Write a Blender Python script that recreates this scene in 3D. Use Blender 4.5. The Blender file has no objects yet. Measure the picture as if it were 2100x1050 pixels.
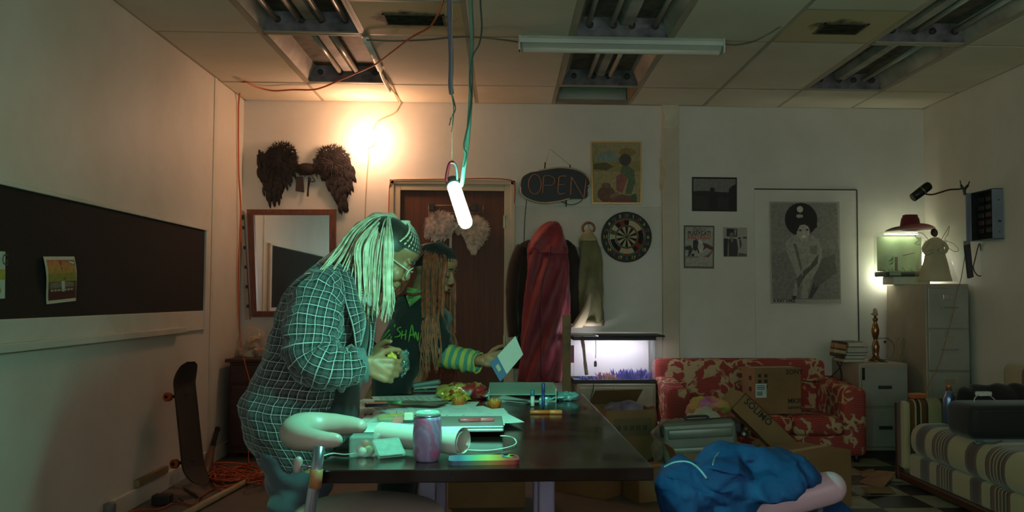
import bpy, bmesh, math, random
from mathutils import Vector, Matrix, noise as mnoise
random.seed(7)
PI = math.pi
sc = bpy.context.scene
col = sc.collection
# ------------------------------------------------------------------ camera
FPX, YAW, PITCH, ROLL, PPX, CAMZ = 1824.4, .05091, .0468, .002718, 1127.2, 1.17
Fw = Vector((math.sin(YAW)*math.cos(PITCH), math.cos(YAW)*math.cos(PITCH), math.sin(PITCH)))
_R0 = Vector((math.cos(YAW), -math.sin(YAW), 0)); _U0 = _R0.cross(Fw)
Rt = _R0*math.cos(ROLL) + _U0*math.sin(ROLL); Up = -_R0*math.sin(ROLL) + _U0*math.cos(ROLL)
CAM = Vector((0, 0, CAMZ))
cd = bpy.data.cameras.new('camera'); cam = bpy.data.objects.new('camera', cd); col.objects.link(cam)
m3 = Matrix((Rt, Up, -Fw)).transposed()
cam.matrix_world = Matrix.Translation(CAM) @ m3.to_4x4()
cd.sensor_width = 36; cd.lens = FPX/2100*36; cd.shift_x = (1050-PPX)/2100
cd.clip_start = .05; cd.clip_end = 100
sc.camera = cam
# ------------------------------------------------------------------ world, exposure
wd = bpy.data.worlds.new('world'); sc.world = wd; wd.use_nodes = True
wd.node_tree.nodes['Background'].inputs[0].default_value = (.93, .94, .92, 1)
wd.node_tree.nodes['Background'].inputs[1].default_value = 3.5
GLOBE_W, TUBE_W, TANK_W, TERR_W = 96, 640, 24, 38
vs = sc.view_settings
vs.view_transform = 'Standard'; vs.look = 'None'; vs.gamma = 1; vs.exposure = 0; vs.use_curve_mapping = False
sc.cycles.use_denoising = True
sc.cycles.sample_clamp_indirect = 4
sc.cycles.max_bounces = 8
# ------------------------------------------------------------------ pixel -> place (distance from a wall, floor or table)
def ray(x, y): return Fw + Rt*((x-PPX)/FPX) + Up*((525-y)/FPX)
def P(x, y, Y): d = ray(x, y); return CAM + d*(Y/d.y)
def PZ(x, y, z): d = ray(x, y); return CAM + d*((z-CAMZ)/d.z)
def PX(x, y, X): d = ray(x, y); return CAM + d*(X/d.x)
XL, XR, YB, CE, TZ = -2.06, 3.43, 7.08, 2.728, .77
# ------------------------------------------------------------------ colours, materials
def lin(c): return c/12.92 if c <= .04045 else ((c+.055)/1.055)**2.4
def C(h):
    h = h.lstrip('#'); return tuple(lin(int(h[i:i+2], 16)/255) for i in (0, 2, 4)) + (1,)
class NT:
    def __init__(s, name):
        s.m = bpy.data.materials.new(name); s.m.use_nodes = True
        s.t = s.m.node_tree; s.b = s.t.nodes['Principled BSDF']; s.tc = None
    def n(s, typ, **kw):
        o = s.t.nodes.new(typ)
        for k, v in kw.items():
            if k in o.inputs: s.set(o.inputs[k], v)
            else: setattr(o, k, v)
        return o
    def set(s, i, v):
        if isinstance(v, bpy.types.NodeSocket): s.t.links.new(v, i)
        else: i.default_value = v
    def co(s, kind='Object', scale=(1, 1, 1)):
        if not s.tc: s.tc = s.t.nodes.new('ShaderNodeTexCoord')
        mp = s.t.nodes.new('ShaderNodeMapping'); mp.inputs['Scale'].default_value = scale
        s.t.links.new(s.tc.outputs[kind], mp.inputs[0]); return mp.outputs[0]
    def noise(s, scale, detail=3, co=None, rough=.5):
        o = s.n('ShaderNodeTexNoise'); o.inputs['Scale'].default_value = scale
        o.inputs['Detail'].default_value = detail; o.inputs['Roughness'].default_value = rough
        s.t.links.new(co or s.co(), o.inputs['Vector']); return o.outputs['Fac']
    def ramp(s, fac, stops, interp='LINEAR'):
        o = s.n('ShaderNodeValToRGB'); o.color_ramp.interpolation = interp
        e = o.color_ramp.elements
        while len(e) < len(stops): e.new(.5)
        for k, (p, c) in zip(e, stops): k.position = p; k.color = c if len(c) == 4 else tuple(c)+(1,)
        s.t.links.new(fac, o.inputs[0]); return o.outputs[0]
    def mix(s, fac, a, b, blend='MIX'):
        o = s.n('ShaderNodeMix', data_type='RGBA', blend_type=blend)
        s.set(o.inputs[0], fac); s.set(o.inputs[6], a); s.set(o.inputs[7], b); return o.outputs[2]
    def math(s, op, a, b=0.):
        o = s.n('ShaderNodeMath', operation=op); s.set(o.inputs[0], a); s.set(o.inputs[1], b); return o.outputs[0]
    def sep(s, co):
        o = s.n('ShaderNodeSeparateXYZ'); s.t.links.new(co, o.inputs[0]); return o.outputs
    def bump(s, h, strength=.3, dist=.01):
        o = s.n('ShaderNodeBump'); o.inputs['Strength'].default_value = strength; o.inputs['Distance'].default_value = dist
        s.t.links.new(h, o.inputs['Height']); s.t.links.new(o.outputs[0], s.b.inputs['Normal'])
    def base(s, c): s.set(s.b.inputs['Base Color'], c)
_mc = {}
def mat(c, rough=.6, metal=0, var=.12, vs_=6, bump=0, bs=60, emit=0, alpha=1, trans=0, spec=.5, ecol=None, sheen=0):
    key = (c, rough, metal, var, vs_, bump, bs, emit, alpha, trans, spec, ecol, sheen)
    if key in _mc: return _mc[key]
    t = NT('surface_' + c.lstrip('#')); cc = C(c)
    if var:
        d = tuple(max(0, k*(1-var*2)) for k in cc[:3]) + (1,); l = tuple(min(1, k*(1+var)) for k in cc[:3]) + (1,)
        t.base(t.ramp(t.noise(vs_, 4), [(.25, d), (.75, l)]))
    else: t.base(cc)
    t.b.inputs['Roughness'].default_value = rough; t.b.inputs['Metallic'].default_value = metal
    t.b.inputs['Specular IOR Level'].default_value = spec
    if trans: t.b.inputs['Transmission Weight'].default_value = trans; t.b.inputs['IOR'].default_value = 1.12
    if alpha < 1: t.b.inputs['Alpha'].default_value = alpha
    if sheen: t.b.inputs['Sheen Weight'].default_value = sheen
    if emit:
        t.b.inputs['Emission Color'].default_value = C(ecol or c); t.b.inputs['Emission Strength'].default_value = emit
    if bump: t.bump(t.noise(bs, 3), bump, .004)
    _mc[key] = t.m; return t.m
# ------------------------------------------------------------------ mesh builder
class MB:
    def __init__(s): s.v = []; s.f = []; s.mi = []; s.sm = []; s.uv = []; s.m = 0; s.smooth = False
    def face(s, idx, uv=None): s.f.append(tuple(idx)); s.mi.append(s.m); s.sm.append(s.smooth); s.uv.append(uv)
    def add(s, pts): k = len(s.v); s.v += [Vector(p) for p in pts]; return k
    def box(s, x0, x1, y0, y1, z0, z1, M=None, bev=0):
        if bev: return s.bevbox(x0, x1, y0, y1, z0, z1, bev, M)
        p = [Vector((x, y, z)) for z in (z0, z1) for y in (y0, y1) for x in (x0, x1)]
        if M: p = [M @ q for q in p]
        k = s.add(p)
        for q in ((0, 2, 3, 1), (4, 5, 7, 6), (0, 1, 5, 4), (2, 6, 7, 3), (0, 4, 6, 2), (1, 3, 7, 5)): s.face([k+i for i in q])
        return s
    def bevbox(s, x0, x1, y0, y1, z0, z1, b, M=None, n=2):
        bm = bmesh.new(); bmesh.ops.create_cube(bm, size=1)
        for v in bm.verts: v.co = Vector(((x0+x1)/2+v.co.x*(x1-x0), (y0+y1)/2+v.co.y*(y1-y0), (z0+z1)/2+v.co.z*(z1-z0)))
        b = min(b, .49*min(abs(x1-x0), abs(y1-y0), abs(z1-z0)))
        bmesh.ops.bevel(bm, geom=list(bm.edges), offset=b, segments=n, profile=.5, affect='EDGES')
        s.bm(bm, M); return s
    def bm(s, bm, M=None):
        bm.verts.index_update(); k = s.add([(M @ v.co if M else v.co.copy()) for v in bm.verts])
        for f in bm.faces: s.face([k+v.index for v in f.verts])
        bm.free()
    def quad(s, a, b, c, d): k = s.add([a, b, c, d]); s.face((k, k+1, k+2, k+3)); return s
    def poly(s, pts): k = s.add(pts); s.face(range(k, k+len(pts))); return s
    def prism(s, pts, off):      # polygon extruded by a vector
        off = Vector(off); n = len(pts); k = s.add(pts); k2 = s.add([Vector(p)+off for p in pts])
        s.face([k+i for i in range(n)][::-1]); s.face([k2+i for i in range(n)])
        for i in range(n): j = (i+1) % n; s.face((k+i, k+j, k2+j, k2+i))
        return s
    def rings(s, rings, cap=True, closed=True, uv=False):
        n = len(rings[0]); ks = [s.add(r) for r in rings]; vv = [0]; LL = []
        if uv:
            for r in rings:
                L = [0]
                for i in range(n): L.append(L[-1] + (r[(i+1) % n]-r[i]).length)
                LL.append([q-L[n//2] for q in L])
            for a in range(len(rings)-1): vv.append(vv[-1] + (rings[a+1][n//2]-rings[a][n//2]).length*.5 + (rings[a+1][n//4]-rings[a][n//4]).length*.5)
        for a in range(len(rings)-1):
            for i in range(n if closed else n-1):
                j = (i+1) % n
                s.face((ks[a]+i, ks[a]+j, ks[a+1]+j, ks[a+1]+i), [(LL[a][i], vv[a]), (LL[a][i+1], vv[a]), (LL[a+1][i+1], vv[a+1]), (LL[a+1][i], vv[a+1])] if uv else None)
        if cap: s.face([ks[0]+i for i in range(n)][::-1]); s.face([ks[-1]+i for i in range(n)])
        return s
    def tube(s, pts, r, n=6, cap=True):
        pts = [Vector(p) for p in pts]; rs = r if isinstance(r, (list, tuple)) else [r]*len(pts)
        rg = []; up = None
        for i, p in enumerate(pts):
            d = (pts[min(i+1, len(pts)-1)]-pts[max(i-1, 0)])
            d = d.normalized() if d.length > 1e-9 else Vector((0, 0, 1))
            if up is None: up = d.orthogonal().normalized()
            up = (up - d*up.dot(d)); up = up.normalized() if up.length > 1e-6 else d.orthogonal().normalized()
            w = d.cross(up)
            rg.append([p + (up*math.cos(2*PI*k/n)+w*math.sin(2*PI*k/n))*rs[i] for k in range(n)])
        o = s.smooth; s.smooth = n > 4; s.rings(rg, False)
        s.smooth = False
        if cap:
            k = len(s.v) - n*len(pts); s.face([k+i for i in range(n)][::-1]); k = len(s.v)-n; s.face([k+i for i in range(n)])
        s.smooth = o; return s
    def lathe(s, prof, n=20, c=(0, 0, 0), M=None, cap=True):   # prof [(r,z)]
        c = Vector(c); rg = []
        for r, z in prof:
            rr = [Vector((r*math.cos(2*PI*k/n), r*math.sin(2*PI*k/n), z))+c for k in range(n)]
            rg.append([M @ q for q in rr] if M else rr)
        o = s.smooth; s.smooth = n > 6; s.rings(rg, False); s.smooth = False
        if cap:
            k = len(s.v)-n*len(prof); s.face([k+i for i in range(n)][::-1]); k = len(s.v)-n; s.face([k+i for i in range(n)])
        s.smooth = o; return s
    def ball(s, c, r, n=12, m=8, M3=None):
        c = Vector(c); r = Vector((r, r, r)) if not hasattr(r, '__len__') else Vector(r); rg = []
        for a in range(m+1):
            t = PI*a/m; t = min(max(t, .02), PI-.02)
            ring = []
            for k in range(n):
                q = Vector((r.x*math.sin(t)*math.cos(2*PI*k/n), r.y*math.sin(t)*math.sin(2*PI*k/n), -r.z*math.cos(t)))
                ring.append(c + (M3 @ q if M3 else q))
            rg.append(ring)
        o = s.smooth; s.smooth = True; s.rings(rg, True); s.smooth = o; return s
    def capsule(s, p0, r0, p1, r1, n=10):
        p0 = Vector(p0); p1 = Vector(p1); d = (p1-p0); L = d.length; d = d/L if L > 1e-9 else Vector((0, 0, 1))
        pts = []; rs = []
        for a in (-80, -55, -25, 0): t = math.radians(a); pts.append(p0+d*r0*math.sin(t)); rs.append(r0*math.cos(t))
        for a in (0, 25, 55, 80): t = math.radians(a); pts.append(p1+d*r1*math.sin(t)); rs.append(r1*math.cos(t))
        return s.tube(pts, rs, n)
    def grid(s, fn, nu, nv, uvscale=None):
        k = s.add([fn(i/nu, j/nv) for j in range(nv+1) for i in range(nu+1)])
        o = s.smooth; s.smooth = True
        for j in range(nv):
            for i in range(nu):
                a = k+j*(nu+1)+i
                u = None
                if uvscale: u = [((i+di)/nu*uvscale[0], (j+dj)/nv*uvscale[1]) for di, dj in ((0, 0), (1, 0), (1, 1), (0, 1))]
                s.face((a, a+1, a+nu+2, a+nu+1), u)
        s.smooth = o; return s
def world_of(o):
    M = o.matrix_basis.copy()
    while o.parent: o = o.parent; M = o.matrix_basis @ M
    return M
def build(name, mb, mats, parent=None, local=False, origin=None):
    me = bpy.data.meshes.new(name)
    vs_ = mb.v
    o = bpy.data.objects.new(name, me); col.objects.link(o)
    if parent is not None:
        o.parent = parent
        if not local:
            I = world_of(parent).inverted(); vs_ = [I @ v for v in vs_]
    elif not local and len(vs_):
        if origin is None:
            xs = [v.x for v in vs_]; ys = [v.y for v in vs_]; zs = [v.z for v in vs_]
            origin = Vector(((min(xs)+max(xs))/2, (min(ys)+max(ys))/2, min(zs)))
        origin = Vector(origin); o.location = origin; vs_ = [v-origin for v in vs_]
    me.from_pydata([tuple(v) for v in vs_], [], mb.f)
    for m in (mats if isinstance(mats, (list, tuple)) else [mats]): me.materials.append(m)
    me.polygons.foreach_set('material_index', mb.mi); me.polygons.foreach_set('use_smooth', mb.sm)
    if any(u is not None for u in mb.uv):
        ul = me.uv_layers.new(name='UVMap').data; k = 0
        for f, u in zip(mb.f, mb.uv):
            for i in range(len(f)): ul[k].uv = u[i] if u else (0, 0); k += 1
    me.update(); return o
def thing(name, label, cat, loc=(0, 0, 0), rz=0, group=None, rot=None):
    o = bpy.data.objects.new(name, None); col.objects.link(o); o.location = loc
    o.rotation_euler = rot if rot else (0, 0, rz); o.empty_display_size = .05
    return tag(o, label, cat, group)
def tag(o, label=None, cat=None, group=None, kind=None):
    if label: o['label'] = label
    if cat: o['category'] = cat
    if group: o['group'] = group
    if kind: o['kind'] = kind
    return o
def struct(name, mb, m, label=None):
    o = build(name, mb, m); o['kind'] = 'structure'
    if label: o['label'] = label
    return o
def curve(pts, n=6):          # Catmull-Rom through points
    pts = [Vector(p) for p in pts]; out = []
    for i in range(len(pts)-1):
        a, b, c, d = pts[max(i-1, 0)], pts[i], pts[i+1], pts[min(i+2, len(pts)-1)]
        for k in range(n):
            t = k/n; out.append(.5*((2*b)+(c-a)*t+(2*a-5*b+4*c-d)*t*t+(3*b-a-3*c+d)*t**3))
    out.append(pts[-1]); return out
def text_into(mb, txt, M, size=1, shear=0, align='LEFT', bold=0, sx=1):
    cu = bpy.data.curves.new('lettering', 'FONT'); cu.body = txt; cu.size = size; cu.align_x = align; cu.shear = shear; cu.offset = bold
    cu.resolution_u = 2
    ob = bpy.data.objects.new('lettering', cu); col.objects.link(ob)
    me = ob.to_mesh(); k = mb.add([M @ Vector((v.co.x*sx, v.co.y, 0)) for v in me.vertices])
    for p in me.polygons: mb.face([k+i for i in p.vertices])
    ob.to_mesh_clear(); bpy.data.objects.remove(ob); bpy.data.curves.remove(cu)
def evaluated(mb, mods):      # mesh after modifiers, as a fresh MB
    me = bpy.data.meshes.new('tmp'); me.from_pydata([tuple(v) for v in mb.v], [], mb.f)
    ob = bpy.data.objects.new('tmp', me); col.objects.link(ob)
    for typ, kw in mods:
        md = ob.modifiers.new(typ, typ)
        for k, v in kw.items(): setattr(md, k, v)
    dg = bpy.context.evaluated_depsgraph_get(); dg.update()
    ev = ob.evaluated_get(dg); em = ev.to_mesh()
    out = MB(); out.smooth = True
    out.v = [v.co.copy() for v in em.vertices]
    for p in em.polygons: out.face(tuple(p.vertices))
    ev.to_mesh_clear(); bpy.data.objects.remove(ob); bpy.data.meshes.remove(me)
    return out
def blob(mb, voxel=.005, smooth=4, fac=.5):
    return evaluated(mb, [('REMESH', dict(mode='VOXEL', voxel_size=voxel, use_smooth_shade=True)), ('SMOOTH', dict(factor=fac, iterations=smooth))])
def fbm(p, s, o=3): return mnoise.fractal(Vector(p)*s, 1., 2., o)
def jitter(mb, amt, scale, seed=0):
    for v in mb.v:
        q = v*scale + Vector((seed, seed*.7, seed*1.3)); v += Vector((mnoise.noise(q), mnoise.noise(q+Vector((9, 3, 1))), mnoise.noise(q+Vector((2, 7, 5)))))*amt
    return mb
def loft(st, Yc, n=28, folds=0, kf=9, seed=0, flatback=.4, power=2.4, uv=False, tilt=None):
    # horizontal rings traced by left and right edge in the photograph: (py, xl, xr, half depth [, dy])
    rg = []
    for i, q in enumerate(st):
        py, xl, xr, hd = q[:4]; dy = q[4] if len(q) > 4 else 0
        a = P(xl, py, Yc+dy); b = P(xr, py, Yc+dy); c = (a+b)/2; hw = (b-a)/2; ring = []
        for k in range(n):
            t = 2*PI*k/n; cs, sn = math.cos(t), math.sin(t)
            ex = math.copysign(abs(cs)**(2/power), cs); ey = math.copysign(abs(sn)**(2/power), sn)
            f = 1 + (folds*math.sin(kf*t + seed + i*.35) + folds*.6*mnoise.noise(Vector((cs*3, sn*3, i*.4+seed))) if folds else 0)
            fy = ey*hd*(f if folds else 1); 
            if ey > 0: fy *= flatback
            ring.append(c + hw*ex*(1+(f-1)*.35) + Vector((0, fy, 0)))
        rg.append(ring)
    return rg
def smooth_st(st, k=4):       # finer stations
    out = []
    for i in range(len(st)-1):
        a, b, c, d = st[max(i-1, 0)], st[i], st[i+1], st[min(i+2, len(st)-1)]
        for j in range(k):
            t = j/k; out.append(tuple(.5*((2*q)+(r-p)*t+(2*p-5*q+4*r-s)*t*t+(3*q-p-3*r+s)*t**3) for p, q, r, s in zip(a, b, c, d)))
    out.append(tuple(st[-1])); return out
def copy_tree(o, parent=None):
    c = o.copy(); col.objects.link(c); c.parent = parent
    for ch in list(o.children): copy_tree(ch, c)
    return c
# ================================================================== the room
def wall_mat(name, c, d):
    t = NT(name); n1 = t.noise(1.3, 5, rough=.65); n2 = t.noise(14, 6, rough=.7)
    a = t.ramp(n1, [(.3, C(d)), (.7, C(c))]); t.base(t.mix(t.ramp(n2, [(.55, (0, 0, 0)), (.8, (.35, .35, .35))]), a, C(d)))
    t.b.inputs['Roughness'].default_value = .55; t.bump(t.noise(90, 3), .08, .002); return t.m
M_wall = wall_mat('painted_wall', '#d8d2c6', '#c9c2b2')
M_trim = wall_mat('painted_trim', '#d9d4c8', '#beb7a6')
t = NT('ceiling_tile'); n1 = t.noise(220, 2); n2 = t.noise(1.7, 5)
t.base(t.mix(t.ramp(n1, [(.62, (0, 0, 0)), (.7, (.5, .5, .5))]), t.ramp(n2, [(.3, C('#d0c5ac')), (.7, C('#ded6c2'))]), C('#ab9f88')))
t.b.inputs['Roughness'].default_value = .85; t.bump(n1, .25, .003); M_tile = t.m
t = NT('floor_lino'); n1 = t.noise(2.2, 6, rough=.7)
t.base(t.ramp(n1, [(.3, C('#4f4740')), (.7, C('#6d6258'))])); t.b.inputs['Roughness'].default_value = .6; t.bump(t.noise(120, 2), .1, .002); M_floor = t.m
M_gridbar = mat('#a89c84', .5, vs_=3)
# floor
mb = MB().box(XL-.1, XR+.1, -2, YB+.1, -.12, 0); floor = struct('floor', mb, M_floor, 'worn brown grey floor')
tl = MB().bevbox(.002, .303, .002, .303, 0, .004, .001)
tm = [mat('#8f8a70', .5, var=.2, vs_=9), mat('#26241f', .5, var=.2, vs_=9)]
meshes = []
for i in (0, 1):
    o = build('floor_tile', tl, tm[i], floor, local=True); meshes.append(o)
    o.location = Vector((1.5+.305*i, 4.0, 0)) - floor.location
    o.location.z = .12
k = 0
for i in range(9):
    for j in range(8):
        if j == 0 and i < 2: continue
        if 1.5+.305*i > XR-.3: continue
        o = meshes[(i+j) % 2].copy(); col.objects.link(o); o.parent = floor
        o.location = Vector((1.5+.305*i, 4.0+.305*j, 0)) - floor.location; o.location.z = .12
# walls
mb = MB()
DX0, DX1, DZ = P(812, 600, YB).x, P(1041, 600, YB).x, P(920, 384, YB).z
mb.box(XL-.1, DX0, YB, YB+.12, 0, CE+.2); mb.box(DX1, XR+.1, YB, YB+.12, 0, CE+.2); mb.box(DX0, DX1, YB, YB+.12, DZ, CE+.2)
struct('wall_back', mb, M_wall, 'stained off white back wall')
struct('wall_left', MB().box(XL-.12, XL, -2, YB, 0, CE+.2), M_wall, 'off white left wall')
struct('wall_right', MB().box(XR, XR+.12, -2, YB, 0, CE+.2), M_wall, 'off white right wall')
mb = MB()
for (a, b, c, d) in ((XL, XR, 0, 1.0), (XL, XR, 2.35, CE+.2), (XL, XL+.5, 1.0, 2.35), (XR-.5, XR, 1.0, 2.35), (.55, .8, 1.0, 2.35)): mb.box(a, b, -2.1, -2, c, d)
struct('wall_rear', mb, M_wall, 'off white wall behind the viewpoint with two openings added to let in fill light')
for k, (a, b) in enumerate(((XL+.5, .55), (.8, XR-.5))):  # unseen openings added behind the camera to admit world fill light
    w = thing('window_%d' % (k+1), None, None, ((a+b)/2, -2.05, 1.0)); w['kind'] = 'structure'; w['label'] = 'added rear opening that lets in fill light'
    build('window_frame', MB().box(a, b, -2.08, -2.02, 1.0, 1.05).box(a, b, -2.08, -2.02, 2.30, 2.35).box(a, a+.05, -2.08, -2.02, 1.05, 2.3).box(b-.05, b, -2.08, -2.02, 1.05, 2.3), M_trim, w)
# baseboards
struct('baseboard_left', MB().bevbox(XL, XL+.022, 4.83, YB, 0, .10, .004), M_trim, 'scuffed pale baseboard on left wall')
struct('baseboard_back', MB().bevbox(DX1+.08, XR, YB-.018, YB, 0, .10, .004), M_trim, 'pale baseboard along back wall')
# left wall joint strip and conduit corner
a = PX(437, 300, XL).y
struct('trim_1', MB().bevbox(XL, XL+.006, a, a+.05, .1, CE, .002), M_trim, 'flat joint strip on left wall')
# pilaster on back wall
x0, x1 = P(1357, 400, YB).x, P(1390, 400, YB).x
pil = struct('trim_2', MB().bevbox(x0, x1, YB-.05, YB, 0, CE, .004), wall_mat('pilaster_paint', '#cdbfa8', '#b3a48c'), 'narrow boxed chase with peeling paint on back wall')
for name, pts in (('peeled_paint', [(1352, 323), (1357, 328), (1366, 350), (1363, 372), (1358, 392), (1354, 385), (1357, 360), (1355, 340)]),
                  ('peeled_paint', [(1357, 216), (1390, 216), (1391, 225), (1388, 240), (1391, 250), (1384, 262), (1372, 264), (1360, 262), (1364, 240)])):
    m = MB().prism([P(x, y, YB-.052) for x, y in pts], (0, -.003, 0)); build(name, m, mat('#cfae86' if pts[0][0] == 1352 else '#cfc4ae', .7), pil)
# panels on back wall
x0, x1 = P(1052, 450, YB).x, P(1353, 450, YB).x
struct('trim_3', MB().bevbox(x0, x1, YB-.012, YB, P(1200, 508, YB).z, P(1200, 424, YB).z, .003), M_trim, 'pale board fixed to wall behind the coats')
x0, x1 = P(1547, 450, YB).x, P(1757, 450, YB).x; z1 = P(1650, 389, YB).z
tr = struct('trim_4', MB().bevbox(x0, x1, YB-.008, YB, .10, z1, .003), M_wall, 'patched wall board with dark seams round the large poster')
m = MB().box(x0, x1, YB-.0105, YB-.004, z1-.004, z1+.006).box(x1-.004, x1+.005, YB-.0105, YB-.004, .72, z1)
build('seam', m, mat('#3a3630', .8), tr)
# left-wall screw patches
# door
dr = thing('door_1', None, None, ((DX0+DX1)/2, YB, 0)); dr['kind'] = 'structure'; dr['label'] = 'brown wood veneer door in a pale frame'
fw = .075
m = MB()
for (a, b, c, d) in ((DX0-.055, DX0+.03, 0, DZ+.055), (DX1-.03, DX1+.055, 0, DZ+.055)):
    m.bevbox(a, b, YB-.022, YB+.05, c, d, .004)
m.bevbox(DX0+.03, DX1-.03, YB-.022, YB+.05, DZ-.03, DZ+.055, .004)
for (a, b, c, d) in ((DX0-.055, DX0-.02, 0, DZ+.056), (DX1+.02, DX1+.055, 0, DZ+.056)): m.bevbox(a, b, YB-.034, YB-.02, c, d, .004)
m.bevbox(DX0-.055, DX1+.055, YB-.034, YB-.02, DZ+.02, DZ+.056, .004)
build('door_frame', m, wall_mat('door_frame_paint', '#c9b79c', '#b19d80'), dr)
t = NT('door_veneer'); co = t.co('Object', (14, 14, .7)); n1 = t.noise(2.2, 6, co, .65)
t.base(t.ramp(n1, [(.25, C('#4a2612')), (.55, C('#5e3118')), (.8, C('#6e3c1e'))])); t.b.inputs['Roughness'].default_value = .6; M_veneer = t.m
build('door_panel', MB().bevbox(DX0+.03, DX1-.03, YB+.005, YB+.045, .01, DZ-.03, .003), M_veneer, dr)
for py in (455, 700):
    p = P(1037, py, YB-.02); m = MB().lathe([(.007, -.05), (.007, .05)], 8, p).box(p.x-.02, p.x+.012, YB-.026, YB-.02, p.z-.05, p.z+.05)
    build('hinge', m, mat('#7a6a50', .35, .9), dr)
p = P(822, 720, YB); m = MB(); M = Matrix.Translation((DX0+.09, YB+.0, .95)) @ Matrix.Rotation(PI/2, 4, 'X')
m.lathe([(.03, 0), (.03, .012), (.012, .016), (.012, .04), (.026, .05), (.03, .065), (.02, .078)], 14, M=M); build('door_knob', m, mat('#8a7850', .3, .9), dr)
# ------------------------------------------------------------------ ceiling
GX = [-1.4437+.61*i for i in range(8)]; XS = [XL] + GX + [XR]
YS = [2.82, 4.04, 5.26, 6.48, YB]
ce = struct('ceiling', MB().box(XL-.1, XR+.1, -2, YB+.1, CE+.16, CE+.26).box(XL, XR, -2, 2.82, CE, CE+.15), mat('#6e675a', .9), 'suspended ceiling')
lights = {1: (2, 3), 4: (2, 3), 7: (2, 3)}
def cpanel(x0, x1, y0, y1, tilt=0):
    m = MB().bevbox(x0+.013, x1-.013, y0+.0145, y1-.0145, CE-.004+random.uniform(-.002, .003), CE+.016, .003)
    if tilt:
        for v in m.v: v.z += tilt*(v.x-x0)
    build('ceiling_panel', m, M_tile, ce)
for i in range(len(XS)-1):
    for j in range(4):
        if i in (1, 4, 7) and j in (1, 2): continue
        x0, x1, y0, y1 = XS[i], XS[i+1], YS[j], YS[j+1]
        if x1-x0 < .05: continue
        if j == 1 and i in (2, 6):
            ym = (y0+y1)/2
            if i == 6: cpanel(x0, x1, y0, ym)
            continue
        if j == 3 and i == 4: continue
        if j == 3 and i in (5, 7):      # merged half tiles along the back
            pass
        cpanel(x0, x1, y0, y1, 0)
for i, x in enumerate(GX):
    build('grid_bar', MB().box(x-.012, x+.012, 2.82, YB, CE-.003, CE+.02), M_gridbar, ce)
for y in YS[1:4]:
    for i in range(len(XS)-1):
        if XS[i+1]-XS[i] > .05: build('grid_bar', MB().box(XS[i]+.012, XS[i+1]-.012, y-.012, y+.012, CE-.002, CE+.02), M_gridbar, ce)
for i in (2, 6): build('grid_bar', MB().box(XS[i]+.012, XS[i+1]-.012, 4.638, 4.662, CE-.002, CE+.02), M_gridbar, ce)
m = MB().box(XL, XL+.02, 2.82, YB, CE-.004, CE+.02).box(XR-.02, XR, 2.82, YB, CE-.004, CE+.02).box(XL, XR, YB-.02, YB, CE-.004, CE+.02)
build('wall_angle', m, M_gridbar, ce)
# recess with missing panel
x0, x1 = XS[4]+.012, XS[5]-.012
m = MB().box(x0, x1, 6.49, YB-.02, CE+.13, CE+.15).box(x0, x0+.01, 6.49, YB-.02, CE, CE+.13).box(x1-.01, x1, 6.49, YB-.02, CE, CE+.13).box(x0, x1, YB-.09, YB-.02, CE-.004, CE+.02)
build('open_bay', m, mat('#8d7f68', .8), ce)
# air vents
def dirt_mat(cx, cy, sx, sy):
    t = NT('vent_panel'); s = t.sep(t.co('Object'))
    d = t.math('ADD', t.math('MULTIPLY', t.math('MULTIPLY', s[0], s[0]), 1/sx**2), t.math('MULTIPLY', t.math('MULTIPLY', s[1], s[1]), 1/sy**2))
    d = t.math('ADD', d, t.math('MULTIPLY', t.math('SUBTRACT', t.noise(9, 5), .5), 2.6))
    t.base(t.ramp(d, [(.12, C('#3c3428')), (.5, C('#94835f')), (.8, C('#c9b68c'))])); t.b.inputs['Roughness'].default_value = .7; return t.m
def vent(i, label, ox, oy, gw, gh, sx, sy):
    x0, x1 = XS[i]+.012, XS[i+1]-.012; cx, cy = (x0+x1)/2, 4.955
    v = thing('air_vent', label, 'air vent', (cx, cy, CE-.004))
    build('panel', MB().bevbox(x0, x1, 4.662, 5.248, CE-.002, CE+.02, .003), dirt_mat(0, 0, sx, sy), v)
    gx, gy = cx+ox, cy+oy
    build('grille_frame', MB().box(gx-gw, gx+gw, gy-gh, gy-gh+.012, CE-.008, CE-.002).box(gx-gw, gx+gw, gy+gh-.012, gy+gh, CE-.008, CE-.002).box(gx-gw, gx-gw+.012, gy-gh, gy+gh, CE-.008, CE-.002).box(gx+gw-.012, gx+gw, gy-gh, gy+gh, CE-.008, CE-.002), mat('#5b5240', .7, var=.3, vs_=20), v)
    build('grille_backing', MB().box(gx-gw+.012, gx+gw-.012, gy-gh+.012, gy+gh-.012, CE-.0035, CE-.0025), mat('#171410', .9), v)
    n = 7
    for k in range(n):
        y = gy-gh+.02+(2*gh-.04)*k/(n-1)
        M = Matrix.Translation((gx, y, CE-.006)) @ Matrix.Rotation(.7, 4, 'X')
        build('slat', MB().box(-gw+.012, gw-.012, -.006, .006, -.0006, .0006, M), mat('#5f543c', .7, var=.4, vs_=25), v)
vent(2, 'soot stained ceiling air vent panel above the globe lamp', .02, .0, .17, .10, .26, .16)
vent(6, 'square ceiling vent panel with dark grille near right wall', .02, .02, .13, .10, .19, .16)
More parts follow.
